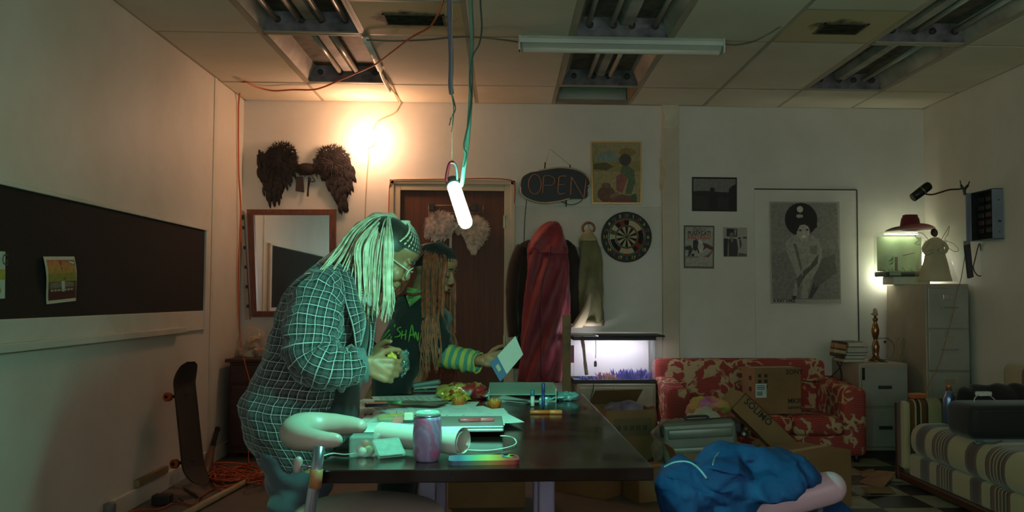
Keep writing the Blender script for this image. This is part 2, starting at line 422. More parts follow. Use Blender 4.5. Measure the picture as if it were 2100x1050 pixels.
# ------------------------------------------------------------------ recessed fluorescent fixtures
M_enamel = mat('#a9a294', .45, var=.3, vs_=5); M_dirty = mat('#6d6656', .7, var=.35, vs_=12); M_tubeg = mat('#bdb8ab', .25, var=.05)
M_endp = mat('#7c7278', .6, var=.4, vs_=10)
def troffer(i, j, label, tubes, ball):
    x0, x1 = XS[i]+.014, XS[i+1]-.014; y0, y1 = YS[j-1]+.014, YS[j]-.014
    cx, cy = (x0+x1)/2, (y0+y1)/2; z = CE
    o = thing('ceiling_light', label, 'ceiling light', (cx, cy, CE-.003), group='recessed fluorescent ceiling fixtures')
    build('housing_top', MB().box(x0+.06, x1-.06, y0, y1, z+.11, z+.118), M_dirty, o)
    for s in (0, 1):
        xa, xb = (x0, x0+.07) if s == 0 else (x1, x1-.07)
        m = MB().prism([Vector((xa, y0, z+.0)), Vector((xb, y0, z+.115)), Vector((xb, y0, z+.12)), Vector((xa, y0, z+.012))], (0, y1-y0, 0)); build('reflector', m, M_enamel, o)
    for (ya, yb) in ((y0, y0+.05), (y1-.05, y1)):
        a = yb if ya == y0 else ya
        s = .05 if ya == y0 else -.05
        m = MB().prism([Vector((x0, a-s, z)), Vector((x0, a-s*.2, z+.055)), Vector((x0, a, z+.11)), Vector((x0, a-s, z+.11))], (x1-x0, 0, 0)); build('end_plate', m, M_endp, o)
    m = MB()
    for (a, b, c, d) in ((x0-.004, x1+.004, y0-.004, y0+.016), (x0-.004, x1+.004, y1-.016, y1+.004), (x0-.004, x0+.014, y0, y1), (x1-.014, x1+.004, y0, y1)): m.box(a, b, c, d, z-.004, z+.004)
    build('frame', m, M_gridbar, o)
    for bx, w in ball:
        build('ballast_cover', MB().prism([Vector((cx+bx-w, y0+.05, z+.11)), Vector((cx+bx-w*.6, y0+.05, z+.06)), Vector((cx+bx+w*.6, y0+.05, z+.06)), Vector((cx+bx+w, y0+.05, z+.11))], (0, y1-y0-.1, 0)), M_enamel, o)
    for tx in tubes:
        tu = build('tube', MB().tube([(cx+tx, y0+.06, z+.065), (cx+tx, y1-.06, z+.065)], .0165, 10), M_tubeg, o)
        build('tube_cap', MB().tube([(cx+tx, y1-.06, z+.065), (cx+tx, y1-.045, z+.065)], .0175, 10), mat('#8c8578', .4, .7), tu)
    for k, sx in enumerate((-.19, -.05, .06, .2)):
        build('socket', MB().lathe([(.02, 0), (.02, .012), (.01, .014)], 10, M=Matrix.Translation((cx+sx, y1-.052, z+.06)) @ Matrix.Rotation(PI/2, 4, 'X')), mat('#35302a', .6), o)
troffer(1, 2, 'recessed ceiling light with four grey tubes left of the stained vent', [-.2, -.07, .07, .2], [(0, .05)])
troffer(1, 3, 'warmly lit recessed ceiling light with two tubes above the feather wings', [-.05, .07], [(0.01, .05)])
troffer(4, 2, 'recessed ceiling light with three tubes above the hanging strip light', [-.2, -.06, .2], [(.03, .055)])
troffer(4, 3, 'recessed ceiling light with two close tubes behind the hanging strip light', [-.075, .075], [(0, .045)])
troffer(7, 2, 'recessed ceiling light with widely spaced tubes at top right', [-.03, .2], [(-.1, .05)])
troffer(7, 3, 'recessed ceiling light with one thick centre cover near the right wall', [.14], [(-.04, .05)])
# dark missing panel beside the vent
build('open_bay', MB().box(XS[2]+.012, XS[3]-.012, 4.05, 4.64, CE+.13, CE+.15), mat('#2c2c28', .9), ce)
# ------------------------------------------------------------------ left wall board
bt0, bt1, bb1 = PX(0, 380, XL), PX(417, 470, XL), PX(413, 637, XL)
yb0, yb1 = 3.2, bt1.y; zt, zb = bt0.z, bb1.z
cb = thing('notice_board', 'long black notice board set in pale trim on left wall', 'board', (XL+.001, (yb0+yb1)/2, zb))
t = NT('black_felt'); t.base(t.ramp(t.noise(160, 3), [(.35, C('#0d0908')), (.7, C('#261a13'))])); t.b.inputs['Roughness'].default_value = .92; t.bump(t.noise(300, 2), .3, .002)
build('board_face', MB().box(XL, XL+.006, yb0, yb1, zb, zt), t.m, cb)
m = MB().bevbox(XL, XL+.02, yb0, yb1+.06, zt, zt+.02, .003)
build('top_trim', m, M_trim, cb)
build('side_trim', MB().bevbox(XL, XL+.02, yb1, yb1+.055, zb-.13, zt, .003), M_trim, cb)
build('bottom_trim', MB().bevbox(XL, XL+.014, yb0, yb1, zb-.13, zb, .003), M_trim, cb)
p0 = PX(365, 660, XL)
build('chalk_ledge', MB().bevbox(XL+.014, XL+.05, yb0, p0.y, zb-.135, zb-.098, .004), M_trim, cb)
cb.location.x += .003
# papers pinned on the board (traced on the board plane)
def wall_sheet(name, label, cat, corners, unp, nrm, layers, base_col, bow=0, mesh_name='print', rough=.6, lift=.004):
    # corners tl,tr,br,bl in photo pixels; unp maps pixel to the wall; layers: (colour, [(u,v)...])
    c = [unp(*q) for q in corners]; n = Vector(nrm)
    def at(u, v, l): # v down
        p = (c[0]*(1-u)+c[1]*u)*(1-v) + (c[3]*(1-u)+c[2]*u)*v
        return p + n*(lift + l + bow*(math.sin(v*PI*1.5)*.5+.5))
    cen = (c[2]+c[3])/2
    o = thing(name, label, cat, cen)
    m = MB(); N = 12
    m.grid(lambda u, v: at(u, v, 0), 4, N); m.grid(lambda u, v: at(u, v, -.0012), 4, N)
    build('sheet', m, mat(base_col, rough, var=.04), o)
    if layers:
        m = MB(); ms = []; l = .0005
        for cl, pts in layers:
            if cl not in ms: ms.append(cl)
            m.m = ms.index(cl); l += .00012
            if pts == 'rect': continue
            # split long polygons into strips so they follow the bow
            if bow and len(pts) == 4 and pts[0][1] == pts[1][1] and pts[2][1] == pts[3][1]:
                v0, v1 = pts[0][1], pts[2][1]; K = max(1, int((v1-v0)*12))
                for k in range(K):
                    a, b = k/K, (k+1)/K
                    la = lambda s, e, q: (pts[0][0]*(1-q)+pts[3][0]*q)
                    q = [(pts[0][0]*(1-a)+pts[3][0]*a, v0+(v1-v0)*a), (pts[1][0]*(1-a)+pts[2][0]*a, v0+(v1-v0)*a), (pts[1][0]*(1-b)+pts[2][0]*b, v0+(v1-v0)*b), (pts[0][0]*(1-b)+pts[3][0]*b, v0+(v1-v0)*b)]
                    m.poly([at(u, v, l) for u, v in q])
            else: m.poly([at(u, v, l) for u, v in pts])
        build(mesh_name, m, [mat(x, rough, var=.15, vs_=40) for x in ms], o)
    o_at = at
    return o, at
def rect(u0, v0, u1, v1): return [(u0, v0), (u1, v0), (u1, v1), (u0, v1)]
def ell(cx, cy, rx, ry, n=16, a0=0, a1=2*PI): return [(cx+rx*math.cos(a0+(a1-a0)*k/n), cy+ry*math.sin(a0+(a1-a0)*k/n)) for k in range(n)]
L = [('#c9793f', rect(.06, .07, .97, .2)), ('#b88a3c', rect(.06, .2, .97, .36)), ('#8e8a34', rect(.05, .36, .98, .54)), ('#6d6a58', [(.55, .08), (.97, .08), (.97, .2), (.8, .16)]), ('#c7cac0', [(.75, .1), (.94, .12), (.93, .17), (.8, .14)]),
     ('#8f4a26', [(.42, .08), (.55, .08), (.62, .3), (.6, .5), (.55, .5), (.5, .3)]), ('#5a3a20', rect(.05, .54, .98, .72)), ('#7f7a66', [(.1, .56), (.5, .54), (.9, .57), (.9, .66), (.1, .68)]), ('#4a1710', rect(.05, .72, .98, .93)), ('#c9cdb8', [(.47, .53), (.58, .53), (.6, .76), (.5, .76)])]
nb, at = wall_sheet('poster', 'small curling poster of orange sky and dark field on black board', 'poster', [(84, 526), (148, 526), (154, 617), (94, 624)], lambda x, y: PX(x, y, XL+.010), (1, 0, 0), L, '#cfcab2', bow=.012)
m = MB()
for k in range(7): m.prism([at(.12+.11*k, .70, .003), at(.20+.11*k, .70, .003), at(.20+.11*k, .745, .003), at(.12+.11*k, .745, .003)], (.0003, 0, 0))
q = build('caption_print', m, mat('#a8a590', .6, var=0), nb); q['kind'] = 'stuff'
L = [('#a8a53a', rect(0, .38, 1, .6)), ('#8c7c2c', ell(.75, .83, .12, .1))]
nb, at = wall_sheet('flyer', 'pale green flyer with yellow band cut off at left edge of board', 'flyer', [(-60, 512), (9, 516), (8, 612), (-60, 616)], lambda x, y: PX(x, y, XL+.010), (1, 0, 0), L, '#b9c7b4')
m = MB(); text_into(m, 'G', Matrix.Translation(at(.87, .29, .002)) @ Matrix(((0, 0, 1, 0), (1, 0, 0, 0), (0, 1, 0, 0), (0, 0, 0, 1))), size=.07)
build('lettering', m, mat('#2c3c30', .6, var=0), nb)
# ================================================================== lamps that light the room
g = P(750, 283, YB-.19)
gl = thing('globe_lamp', 'glowing round warm globe lamp on back wall above mirror', 'wall lamp', (g.x, YB, g.z))
m = MB().ball(g, .07, 24, 16); t = NT('globe_glow'); t.b.inputs['Emission Color'].default_value = (1, .54, .33, 1); t.b.inputs['Emission Strength'].default_value = GLOBE_W; t.base((1, .9, .8, 1))
build('globe', m, t.m, gl)
build('base', MB().lathe([(.045, 0), (.045, .015), (.03, .02), (.018, .03), (.018, .13)], 16, M=Matrix.Translation((g.x, YB-.001, g.z)) @ Matrix.Rotation(PI/2, 4, 'X')), mat('#d8d0bc', .5), gl)
m = MB().tube(curve([P(757, 303, YB-.01), P(755, 330, YB-.006), P(752, 370, YB-.006), P(749, 430, YB-.006), P(748, 520, YB-.006)]), .004, 6)
build('cord', m, mat('#b99f7c', .6), gl)
m = MB().tube(curve([P(764, 268, YB-.02), P(775, 250, YB-.01), P(808, 233, YB-.008), P(820, 214, YB-.02), P(818, 202, YB-.12), PZ(800, 180, CE-.03), PZ(790, 165, CE-.03), PZ(784, 150, CE-.02)]), .005, 6)
build('supply_cord', m, mat('#cdb389', .6), gl)
# white channel under ceiling beside it
m = MB().tube([PZ(750, 80, CE-.015), PZ(779, 142, CE-.015)], .02, 8).tube(curve([PZ(779, 142, CE-.015), PZ(785, 160, CE-.02), PZ(800, 188, CE-.04)]), [.014]+[.012]*11+[.006], 8)
o = build('cable_sleeve', m, mat('#efe8d8', .4)); tag(o, 'white sleeve of wiring lying along ceiling above globe lamp', 'cable')
# --- hanging cyan tube
T0, T1 = P(931, 384, 2.2), P(957, 463, 2.1)
tl_ = thing('tube_lamp', 'glowing cyan green stick lamp hanging over the table', 'lamp', (T0+T1)/2)
d = (T1-T0).normalized(); t = NT('tube_glow'); t.b.inputs['Emission Color'].default_value = (.19, 1, .70, 1); t.b.inputs['Emission Strength'].default_value = TUBE_W; t.base((.8, 1, .95, 1))
L_ = (T1-T0).length
pts = [T0 + d*L_*k for k in (0, .02, .9, .96, 1)]
build('glow_tube', MB().tube(pts, [.0155, .0162, .0162, .014, .008], 16), t.m, tl_)
build('end_cap', MB().tube([T0-d*.03, T0-d*.026, T0-d*.004, T0-d*.001], [.012, .0165, .017, .0155], 16), mat('#6d6a62', .5, .2), tl_)
hang = T0-d*.03
# carabiner
a = P(926, 375, 2.2); pts = [P(x, y, 2.2) for x, y in ((921, 374), (916, 368), (918, 350), (922, 336), (928, 333), (934, 338), (937, 352), (937, 368), (932, 376))]
ca = thing('carabiner', 'dark red carabiner clip on top of stick lamp', 'clip', P(926, 377, 2.2))
pp = curve(pts); k = int(len(pp)*.55)
build('hook', MB().tube(pp[:k+1], .0042, 8), mat('#6d1620', .35, .6), ca)
build('gate', MB().tube(pp[k:], .003, 8), mat('#8c8790', .3, .8), ca)
# hanging cables
def cable(name, label, pts, r, c, n=6, rough=.6, cat='cable', **k):
    m = MB().tube(curve(pts), r, n); o = build(name, m, mat(c, rough)); return tag(o, label, cat)
Yc = 2.2
cable('hanging_cable', 'thick grey green cable hanging from ceiling to the stick lamp', [P(962, -420, Yc), P(963, -150, Yc), P(965, 0, Yc), P(968, 70, Yc), P(966, 130, Yc), P(965, 200, Yc), P(959, 290, Yc), P(951, 350, Yc), P(947, 378, Yc), P(938, 382, Yc)], .0052, '#4c5a4c', 8)
cable('thin_cable', 'thin black cord twisting down beside the thick cable', [P(980, -420, Yc-.02), P(984, -80, Yc-.02), P(985, 0, Yc-.02), P(988, 55, Yc-.02), P(983, 90, Yc-.02), P(970, 115, Yc-.02), P(963, 160, Yc-.012), P(967, 200, Yc-.012), P(961, 250, Yc-.012), P(951, 300, Yc-.012), P(957, 318, Yc-.012), P(950, 345, Yc-.012)], .0022, '#1c1f1b')
bc = thing('braided_cable', 'grey braided cable with frayed wire ends hanging from ceiling', 'cable', P(928, 265, 2.6))
m = MB().tube(curve([P(921, -400, 2.6), P(921, -100, 2.6), P(922, 40, 2.6), P(925, 120, 2.6), P(924, 170, 2.6), P(926, 193, 2.6)]), .0068, 8)
build('sheath', m, mat('#5d5668', .7, bump=.6, bs=300), bc)
for pts in ([(926, 192), (931, 212), (934, 224), (927, 238), (921, 257)], [(925, 192), (930, 215), (930, 235), (926, 271)], [(927, 192), (934, 220), (931, 232), (923, 245)]):
    build('wire', MB().tube(curve([P(x, y, 2.6) for x, y in pts]), .0016, 5), mat('#4a4136', .6), bc)
cable('thread', 'fine thread from ceiling holding the carabiner clip', [P(927, -420, 2.201), P(927, 100, 2.201), P(927, 335, 2.2)], .0006, '#8a7c66', 4)
# --- batten light under the ceiling
a, b = P(1063, 100, 5.25), P(1483, 100, 5.25); z = P(1270, 122, 5.25).z; zt_ = CE-.012
bl = thing('strip_light', 'long white unlit strip light hung under ceiling by cords', 'ceiling light', ((a.x+b.x)/2, 5.25, z))
h0 = P(1270, 80, 5.25).z
m = MB().prism([Vector((a.x, 5.25+y, zz)) for y, zz in ((-.04, h0), (-.055, h0-.02), (-.055, h0-.045), (.055, h0-.045), (.055, h0-.02), (.04, h0))], (b.x-a.x, 0, 0))
build('housing', m, mat('#c2c4ba', .4, var=.06), bl)
m = MB().tube([(a.x+.03, 5.235, h0-.075), (b.x-.03, 5.235, h0-.075)], .0185, 14)
build('tube', m, mat('#d9d2c4', .25, var=.03), bl)
m = MB().prism([Vector((a.x+.02, 5.25+y, zz)) for y, zz in ((-.05, h0-.046), (-.022, h0-.085), (.022, h0-.085), (.05, h0-.046))], (b.x-a.x-.04, 0, 0))
build('diffuser', m, mat('#c9c9be', .3, var=.04, alpha=.55), bl)
for x in (a.x, b.x-.012):
    build('end_cap', MB().bevbox(x, x+.012, 5.19, 5.31, h0-.09, h0, .004), mat('#c6c4b6', .4), bl)
    build('bracket', MB().box(x+.1, x+.13, 5.24, 5.26, h0, CE-.003), mat('#908a7c', .4, .6), bl)
build('pull_switch', MB().tube([(a.x+.004, 5.195, h0-.09), (a.x+.004, 5.195, h0-.105)], .004, 6), mat('#30302c', .5), bl)
cable('ceiling_cable', 'grey cord running along ceiling to left end of strip light', [PZ(752, 82, CE-.03), PZ(800, 84, CE-.035), PZ(870, 82, CE-.03), PZ(940, 76, CE-.02), PZ(1000, 78, CE-.03), P(1062, 86, 5.25)], .005, '#6d6458')
cable('ceiling_cable', 'grey cord rising from right end of strip light into ceiling', [P(1484, 90, 5.25), P(1510, 92, 5.2), P(1545, 85, 5.1), P(1575, 70, 5.0), PZ(1612, 48, CE+.01)], .005, '#6d6a5c')
cable('orange_cable', 'orange brown cord draped across ceiling below the vent', [PZ(912, -20, CE-.022), PZ(906, 10, CE-.024), PZ(893, 38, CE-.03), PZ(878, 58, CE-.05), PZ(842, 78, CE-.05), PZ(800, 110, CE-.06), PZ(770, 132, CE-.06), PZ(735, 148, CE-.05), PZ(700, 163, CE-.04), PZ(665, 178, CE-.035), PZ(640, 184, CE-.035), PZ(600, 184, CE-.035), PZ(560, 186, CE-.035), PZ(525, 178, CE-.03), PZ(504, 168, CE-.03), PX(495, 176, XL+.08), PX(490, 205, XL+.02), PX(489, 240, XL+.014), PX(489, 300, XL+.014), PX(490, 360, XL+.014), PX(494, 430, XL+.03), PX(492, 480, XL+.02), PX(489, 560, XL+.014), PX(490, 640, XL+.014), PX(492, 690, XL+.02), PX(494, 722, XL+.045)], .0062, '#c05a28')
cable('orange_cable', 'thin orange cord framing the top of the door', [P(797, 440, YB-.012), P(798, 400, YB-.012), P(800, 378, YB-.04), P(808, 369, YB-.042), P(850, 368, YB-.042), P(940, 367, YB-.042), P(1000, 366, YB-.042), P(1040, 368, YB-.042), P(1053, 374, YB-.042), P(1056, 390, YB-.042), P(1054, 420, YB-.03), P(1051, 450, YB-.03), P(1049, 500, YB-.03), P(1052, 530, YB-.03)], .0042, '#a54a22')
# ================================================================== things on the back wall
def feather(m, base, tip, w, nrm, bend=.0, n=5):
    base, tip, nrm = Vector(base), Vector(tip), Vector(nrm); d = tip-base; s = d.cross(nrm).normalized()
    k = len(m.v); L = []
    for i in range(n+1):
        t = i/n; ww = w*math.sin(PI*min(.95, .12+.8*t))**.7*(1 if i < n else .25)
        p = base + d*t + nrm*(bend*math.sin(t*PI)+ .002); m.v += [p+s*ww, p-s*ww+nrm*.0015]
    for i in range(n): m.face((k+2*i, k+2*i+1, k+2*i+3, k+2*i+2))
def inside(p, poly):
    c = False; n = len(poly)
    for i in range(n):
        (x0, y0), (x1, y1) = poly[i], poly[(i+1) % n]
        if (y0 > p[1]) != (y1 > p[1]) and p[0] < (x1-x0)*(p[1]-y0)/(y1-y0)+x0: c = not c
    return c
def wing(name, poly, dome, rad, dirf, Y, c, th, parent, nf=170, nfur=1500, fl=(16, 24), fw=3.2, seed=1):
    rnd = random.Random(seed); m = MB(); m.smooth = True
    xs = [p[0] for p in poly]; ys = [p[1] for p in poly]; pts = []
    while len(pts) < nf:
        q = (rnd.uniform(min(xs), max(xs)), rnd.uniform(min(ys), max(ys)))
        if inside(q, poly) and (q[1]-min(ys))/(max(ys)-min(ys)) > .2: pts.append(q)
    px = (P(1, 0, Y)-P(0, 0, Y)).length
    for q in pts:
        f = (q[1]-min(ys))/(max(ys)-min(ys)); L = (fl[0]+(fl[1]-fl[0])*f)*rnd.uniform(.8, 1.15)
        dx, dy = dirf(q, f); dx += rnd.uniform(-.18, .18)
        b = (q[0]-dx*L*.6, q[1]-dy*L*.6); e = (q[0]+dx*L*.5, q[1]+dy*L*.5)
        lift = th*(1-.75*f)
        feather(m, P(b[0], b[1], Y-lift-rnd.uniform(0, .012)), P(e[0], e[1], Y-lift*.6-.004), fw*px*rnd.uniform(.8, 1.2), (0, -1, 0), .006)
    o = build(name, m, mat(c, .75, var=.3, vs_=30, sheen=.3), parent); o['kind'] = 'stuff'
    m = MB()
    m.poly([P(x*.86+.14*dome[0], y*.9+.1*(sum(ys)/len(ys)), Y-.012) for x, y in poly])
    for k in range(nfur):
        a = rnd.uniform(0, 2*PI); r = math.sqrt(rnd.random()); x = dome[0]+rad[0]*r*math.cos(a); y = dome[1]+rad[1]*r*math.sin(a)
        z = Y-.01-th*math.sqrt(max(0, 1-r*r)); b = P(x, y, z); ang = a+rnd.uniform(-.5, .5); l = rnd.uniform(6, 12)
        e = P(x+l*math.cos(ang), y+l*math.sin(ang)+1.5, z-.012*rnd.random()); s = Vector((rnd.uniform(-1, 1), 0, rnd.uniform(-1, 1))).normalized()*.0042
        m.poly([b+s, b-s, e])
    o2 = build('fluff', m, mat(c, .85, var=.3, vs_=30, sheen=.3), parent); o2['kind'] = 'stuff'
bw = thing('feather_wings', 'large black feather costume wings hung above mirror', 'wings', P(627, 440, YB))
pl = [(548, 299), (575, 291), (597, 299), (608, 320), (612, 335), (605, 360), (590, 378), (582, 398), (572, 418), (562, 422), (552, 418), (543, 400), (535, 378), (528, 358), (527, 338), (532, 316)]
pr_ = [(648, 320), (656, 308), (675, 300), (695, 300), (710, 312), (722, 337), (728, 357), (725, 378), (721, 402), (712, 424), (705, 434), (697, 428), (688, 408), (675, 388), (667, 370), (655, 360), (640, 352)]
wing('wing_feathers', pl, (577, 326), (30, 33), lambda q, f: (-.22*(q[0]-570)/-40*-1 if q[0] < 570 else .12, .98), YB-.004, '#1c110c', .05, bw, seed=3)
wing('wing_feathers', pr_, (682, 330), (32, 31), lambda q, f: (.3*(1-f)+.1, .96), YB-.004, '#1f120c', .05, bw, seed=5)
m = MB().ball(P(628, 347, YB-.03), (.085, .025, .05), 14, 8); rnd = random.Random(4)
for k in range(160):
    x, y = rnd.uniform(603, 655), rnd.uniform(336, 358); b = P(x, y, YB-.045); e = P(x+rnd.uniform(-6, 6), y+rnd.uniform(-4, 12), YB-.055); s = Vector((.003, 0, .002)); m.poly([b+s, b-s, e])
build('centre_band', m, mat('#1c110c', .85, var=.3), bw)
build('strap', MB().prism([P(607, 362, YB-.03), P(622, 363, YB-.03), P(624, 395, YB-.02), P(606, 392, YB-.02)], (0, -.003, 0)), mat('#3c2a24', .5), bw)
build('strap', MB().prism([P(632, 362, YB-.03), P(638, 366, YB-.03), P(634, 385, YB-.02), P(633, 403, YB-.02), P(629, 403, YB-.02), P(631, 380, YB-.02)], (0, -.003, 0)).tube(curve([P(640, 362, YB-.04), P(646, 371, YB-.04), P(638, 372, YB-.04), P(632, 366, YB-.04)]), .004, 6), mat('#1a110c', .6), bw)
# white wings on the door
ww = thing('feather_wings', 'fluffy pale pink feather wings hanging on the brown door', 'wings', P(935, 525, YB))
wl = [(870, 470), (880, 450), (895, 437), (914, 437), (928, 450), (935, 462), (930, 478), (916, 490), (895, 494), (878, 487), (868, 480)]
wr = [(948, 458), (963, 449), (980, 446), (993, 455), (1000, 475), (996, 490), (985, 502), (975, 518), (963, 514), (956, 495), (945, 472)]
wing('wing_feathers', wl, (903, 458), (26, 22), lambda q, f: (-.75+.5*f, .75), YB-.012, '#ecc8b6', .06, ww, nf=150, nfur=1100, fl=(12, 20), fw=2.6, seed=8)
wing('wing_feathers', wr, (975, 470), (24, 24), lambda q, f: (.35-.3*f, .94), YB-.012, '#dcc0a8', .05, ww, nf=150, nfur=1000, fl=(12, 20), fw=2.6, seed=9)
build('centre_band', MB().ball(P(940, 468, YB-.03), (.03, .015, .06), 10, 6), mat('#cdb19a', .8), ww)
build('ribbon', MB().prism([P(922, 480, YB-.02), P(927, 480, YB-.02), P(926, 525, YB-.02), P(921, 525, YB-.02)], (0, -.002, 0)), mat('#d6bfae', .7), ww)
hr = thing('hook_rack', 'thin wire hook rack hung over top of the door', 'rack', P(935, 445, YB))
m = MB()
for (a, b) in (((879, 421), (991, 421)), ((879, 436), (991, 436)), ((879, 421), (879, 450)), ((991, 421), (991, 440))): m.tube([P(*a, YB-.006), P(*b, YB-.006)], .0018, 5)
build('wire_frame', m, mat('#b9ad98', .4, .6), hr)
for x in (888, 974): build('door_clip', MB().bevbox(P(x-5, 0, YB).x, P(x+7, 0, YB).x, YB-.014, YB-.002, P(x, 432, YB).z, P(x, 418, YB).z, .003), mat('#2a2a24', .5), hr)
# ------------------------------------------------------------------ mirror
mi = thing('wall_mirror', 'brown wood framed mirror leaning on back wall beside the wings', 'mirror', P(600, 650, YB))
o4 = [P(508, 430, YB-.012), P(690, 430, YB-.012), P(689, 650, YB-.012), P(517, 650, YB-.012)]
i4 = [P(522, 441, YB-.012), P(677, 441, YB-.012), P(677, 638, YB-.012), P(529, 638, YB-.012)]
t = NT('mirror_frame_wood'); co = t.co('Object', (9, 9, 3)); t.base(t.ramp(t.noise(5, 5, co), [(.3, C('#5e2f16')), (.7, C('#7d4422'))])); t.b.inputs['Roughness'].default_value = .4; M_mf = t.m
for k in range(4):
    j = (k+1) % 4; build('frame_rail', MB().prism([o4[k], o4[j], i4[j], i4[k]], (0, -.026, 0)), M_mf, mi)
    mid = lambda p, q: p*.62+q*.38
    build('frame_bead', MB().prism([mid(i4[k], o4[k])+Vector((0, -.026, 0)), mid(i4[j], o4[j])+Vector((0, -.026, 0)), i4[j]+Vector((0, -.026, 0)), i4[k]+Vector((0, -.026, 0))], (0, -.008, 0)), M_mf, mi)
t = NT('mirror_glass'); t.base((.82, .84, .80, 1)); t.b.inputs['Metallic'].default_value = 1; t.b.inputs['Roughness'].default_value = .03
build('glass', MB().prism([p+Vector((0, -.006, 0)) for p in i4], (0, -.004, 0)), t.m, mi)
# power strip rail
ps = thing('power_strip', 'long pale outlet strip on wall beside the mirror', 'power strip', P(505, 655, YB))
q = [P(494, 432, YB), P(501, 432, YB), P(514, 655, YB), P(505, 655, YB)]
build('rail', MB().prism(q, (0, -.03, 0)), mat('#a99c88', .5), ps)
for k, y in enumerate((447, 467, 508, 548, 588, 628)):
    f = (y-432)/223; x = 497.5*(1-f)+509.5*f; build('outlet', MB().prism([P(x-2.4, y-(6 if k == 0 else 3.4), YB-.031), P(x+2.4, y-(6 if k == 0 else 3.4), YB-.031), P(x+2.6, y+3.4, YB-.031), P(x-2.2, y+3.4, YB-.031)], (0, -.004, 0)), mat('#1b1814', .5), ps)
# ------------------------------------------------------------------ OPEN sign
sg = thing('neon_sign', 'unlit black oval neon OPEN sign on back wall', 'sign', P(1139, 416, YB))
out = [(1068, 381), (1071, 365), (1086, 355), (1102, 352), (1119, 348), (1150, 344.5), (1181, 349), (1200, 359), (1211, 374), (1205, 388), (1202, 406), (1172, 408), (1145, 413), (1113, 416), (1087, 409), (1071, 397)]
oc = curve([P(x, y, YB-.03) for x, y in out+out[:1]], 4)[:-1]
build('backing', MB().prism(oc, (0, -.018, 0)), mat('#120e0b', .5), sg)
Ys = YB-.062
M_neon = mat('#b8a078', .25, var=.05); M_neon2 = mat('#9a6844', .3, var=.05)
build('border_tube', MB().tube(curve([P(x, y, Ys) for x, y in ((1105, 350), (1120, 347), (1150, 343.5), (1182, 348), (1201, 358), (1211, 374), (1206, 383))]), .0062, 8), M_neon, sg)
build('border_tube', MB().tube(curve([P(x, y, Ys) for x, y in ((1068, 383), (1070, 398), (1087, 410), (1113, 416), (1145, 413), (1168, 407))]), .0062, 8), M_neon, sg)
for pts in ([(1097+13*math.cos(a), 378+20*math.sin(a)) for a in [i*PI/6 for i in range(13)]],
            [(1113, 397), (1114, 378), (1116, 362), (1126, 360), (1136, 365), (1137, 374), (1130, 380), (1116, 380)],
            [(1162, 361), (1148, 362), (1146, 372), (1145, 396), (1159, 396)], [(1146, 379), (1159, 378)],
            [(1170, 400), (1172, 368), (1174, 366), (1196, 404), (1198, 402), (1202, 366)]):
    build('letter_tube', MB().tube(curve([P(x, y, Ys) for x, y in pts], 4), .0042, 7), M_neon2, sg)
for a, b in (((1118, 333), (1117, 350)), ((1169, 338), (1169, 347)), ((1161, 410), (1161, 424))):
    build('bracket', MB().tube([P(*a, YB-.03), P(*b, YB-.03)], .005, 6), mat('#17130f', .5), sg)
build('hanging_wire', MB().tube([P(1119, 334, YB-.02), P(1129, 306, YB-.005), P(1169, 339, YB-.02)], .0014, 4), mat('#7c5a3a', .5), sg)
build('power_cord', MB().tube(curve([P(1150, 413, YB-.03), P(1170, 420, YB-.03), P(1190, 414, YB-.03), P(1194, 407, YB-.03)]), .003, 6), mat('#17130f', .5), sg)
build('power_cord', MB().tube(curve([P(1080, 410, YB-.03), P(1077, 440, YB-.02), P(1075, 480, YB-.02), P(1074, 530, YB-.02)]), .003, 6), mat('#2a241c', .5), sg)
# ------------------------------------------------------------------ painting
def framed(name, label, cat, c, fcol, layers, base, fw=.012, metal=.7, d=.02):
    un = lambda x, y: P(x, y, YB-.006)
    o, at = wall_sheet(name, label, cat, c, un, (0, -1, 0), layers, base)
    q = [P(x, y, YB) for x, y in c]; ce_ = sum(q, Vector())/4
    for k in range(4):
        a, b = q[k], q[(k+1) % 4]; ai = a+(ce_-a).normalized()*fw*1.4; bi = b+(ce_-b).normalized()*fw*1.4
        build('frame_rail', MB().prism([a, b, bi, ai], (0, -d, 0)), mat(fcol, .35, metal), o)
    return o, at
un = lambda x, y: P(x, y, YB-.001)
L = [('#a08f62', rect(0, 0, 1, .34)), ('#7f8e84', [(.05, .3), (.2, .18), (.35, .12), (.5, .22), (.6, .32)]), ('#96854c', rect(0, .32, 1, .5)), ('#a89262', rect(0, .48, 1, 1)), ('#5a5526', [(.05, .36), (.3, .33), (.45, .4), (.3, .46), (.05, .44)]),
     ('#8c7238', ell(.72, .17, .17, .07)), ('#4a4032', ell(.68, .29, .12, .1)), ('#5a6a4c', [(.6, .4), (.74, .38), (.86, .46), (.88, .66), (.8, .84), (.68, .84), (.74, .6), (.58, .5)]), ('#96584c', [(.5, .55), (.62, .5), (.72, .6), (.62, .82), (.5, .78)]),
     ('#6d4a34', ell(.3, .84, .18, .13)), ('#7c5a3c', ell(.3, .7, .09, .045)), ('#7a4a42', [(.4, .9), (.6, .84), (.86, .88), (.8, 1), (.35, 1)]), ('#4f6040', [(.78, .86), (.9, .82), (.92, .98), (.8, .98)]), ('#94664a', [(.36, .86), (.52, .8), (.56, .85), (.4, .92)]), ('#4a3c30', ell(.68, .3, .075, .065))]
framed('painting', 'framed painting of seated figure with clay pots beside the sign', 'painting', [(1211, 291), (1315, 291), (1315, 419), (1213, 419)], '#b08a50', L, '#8a7a48')
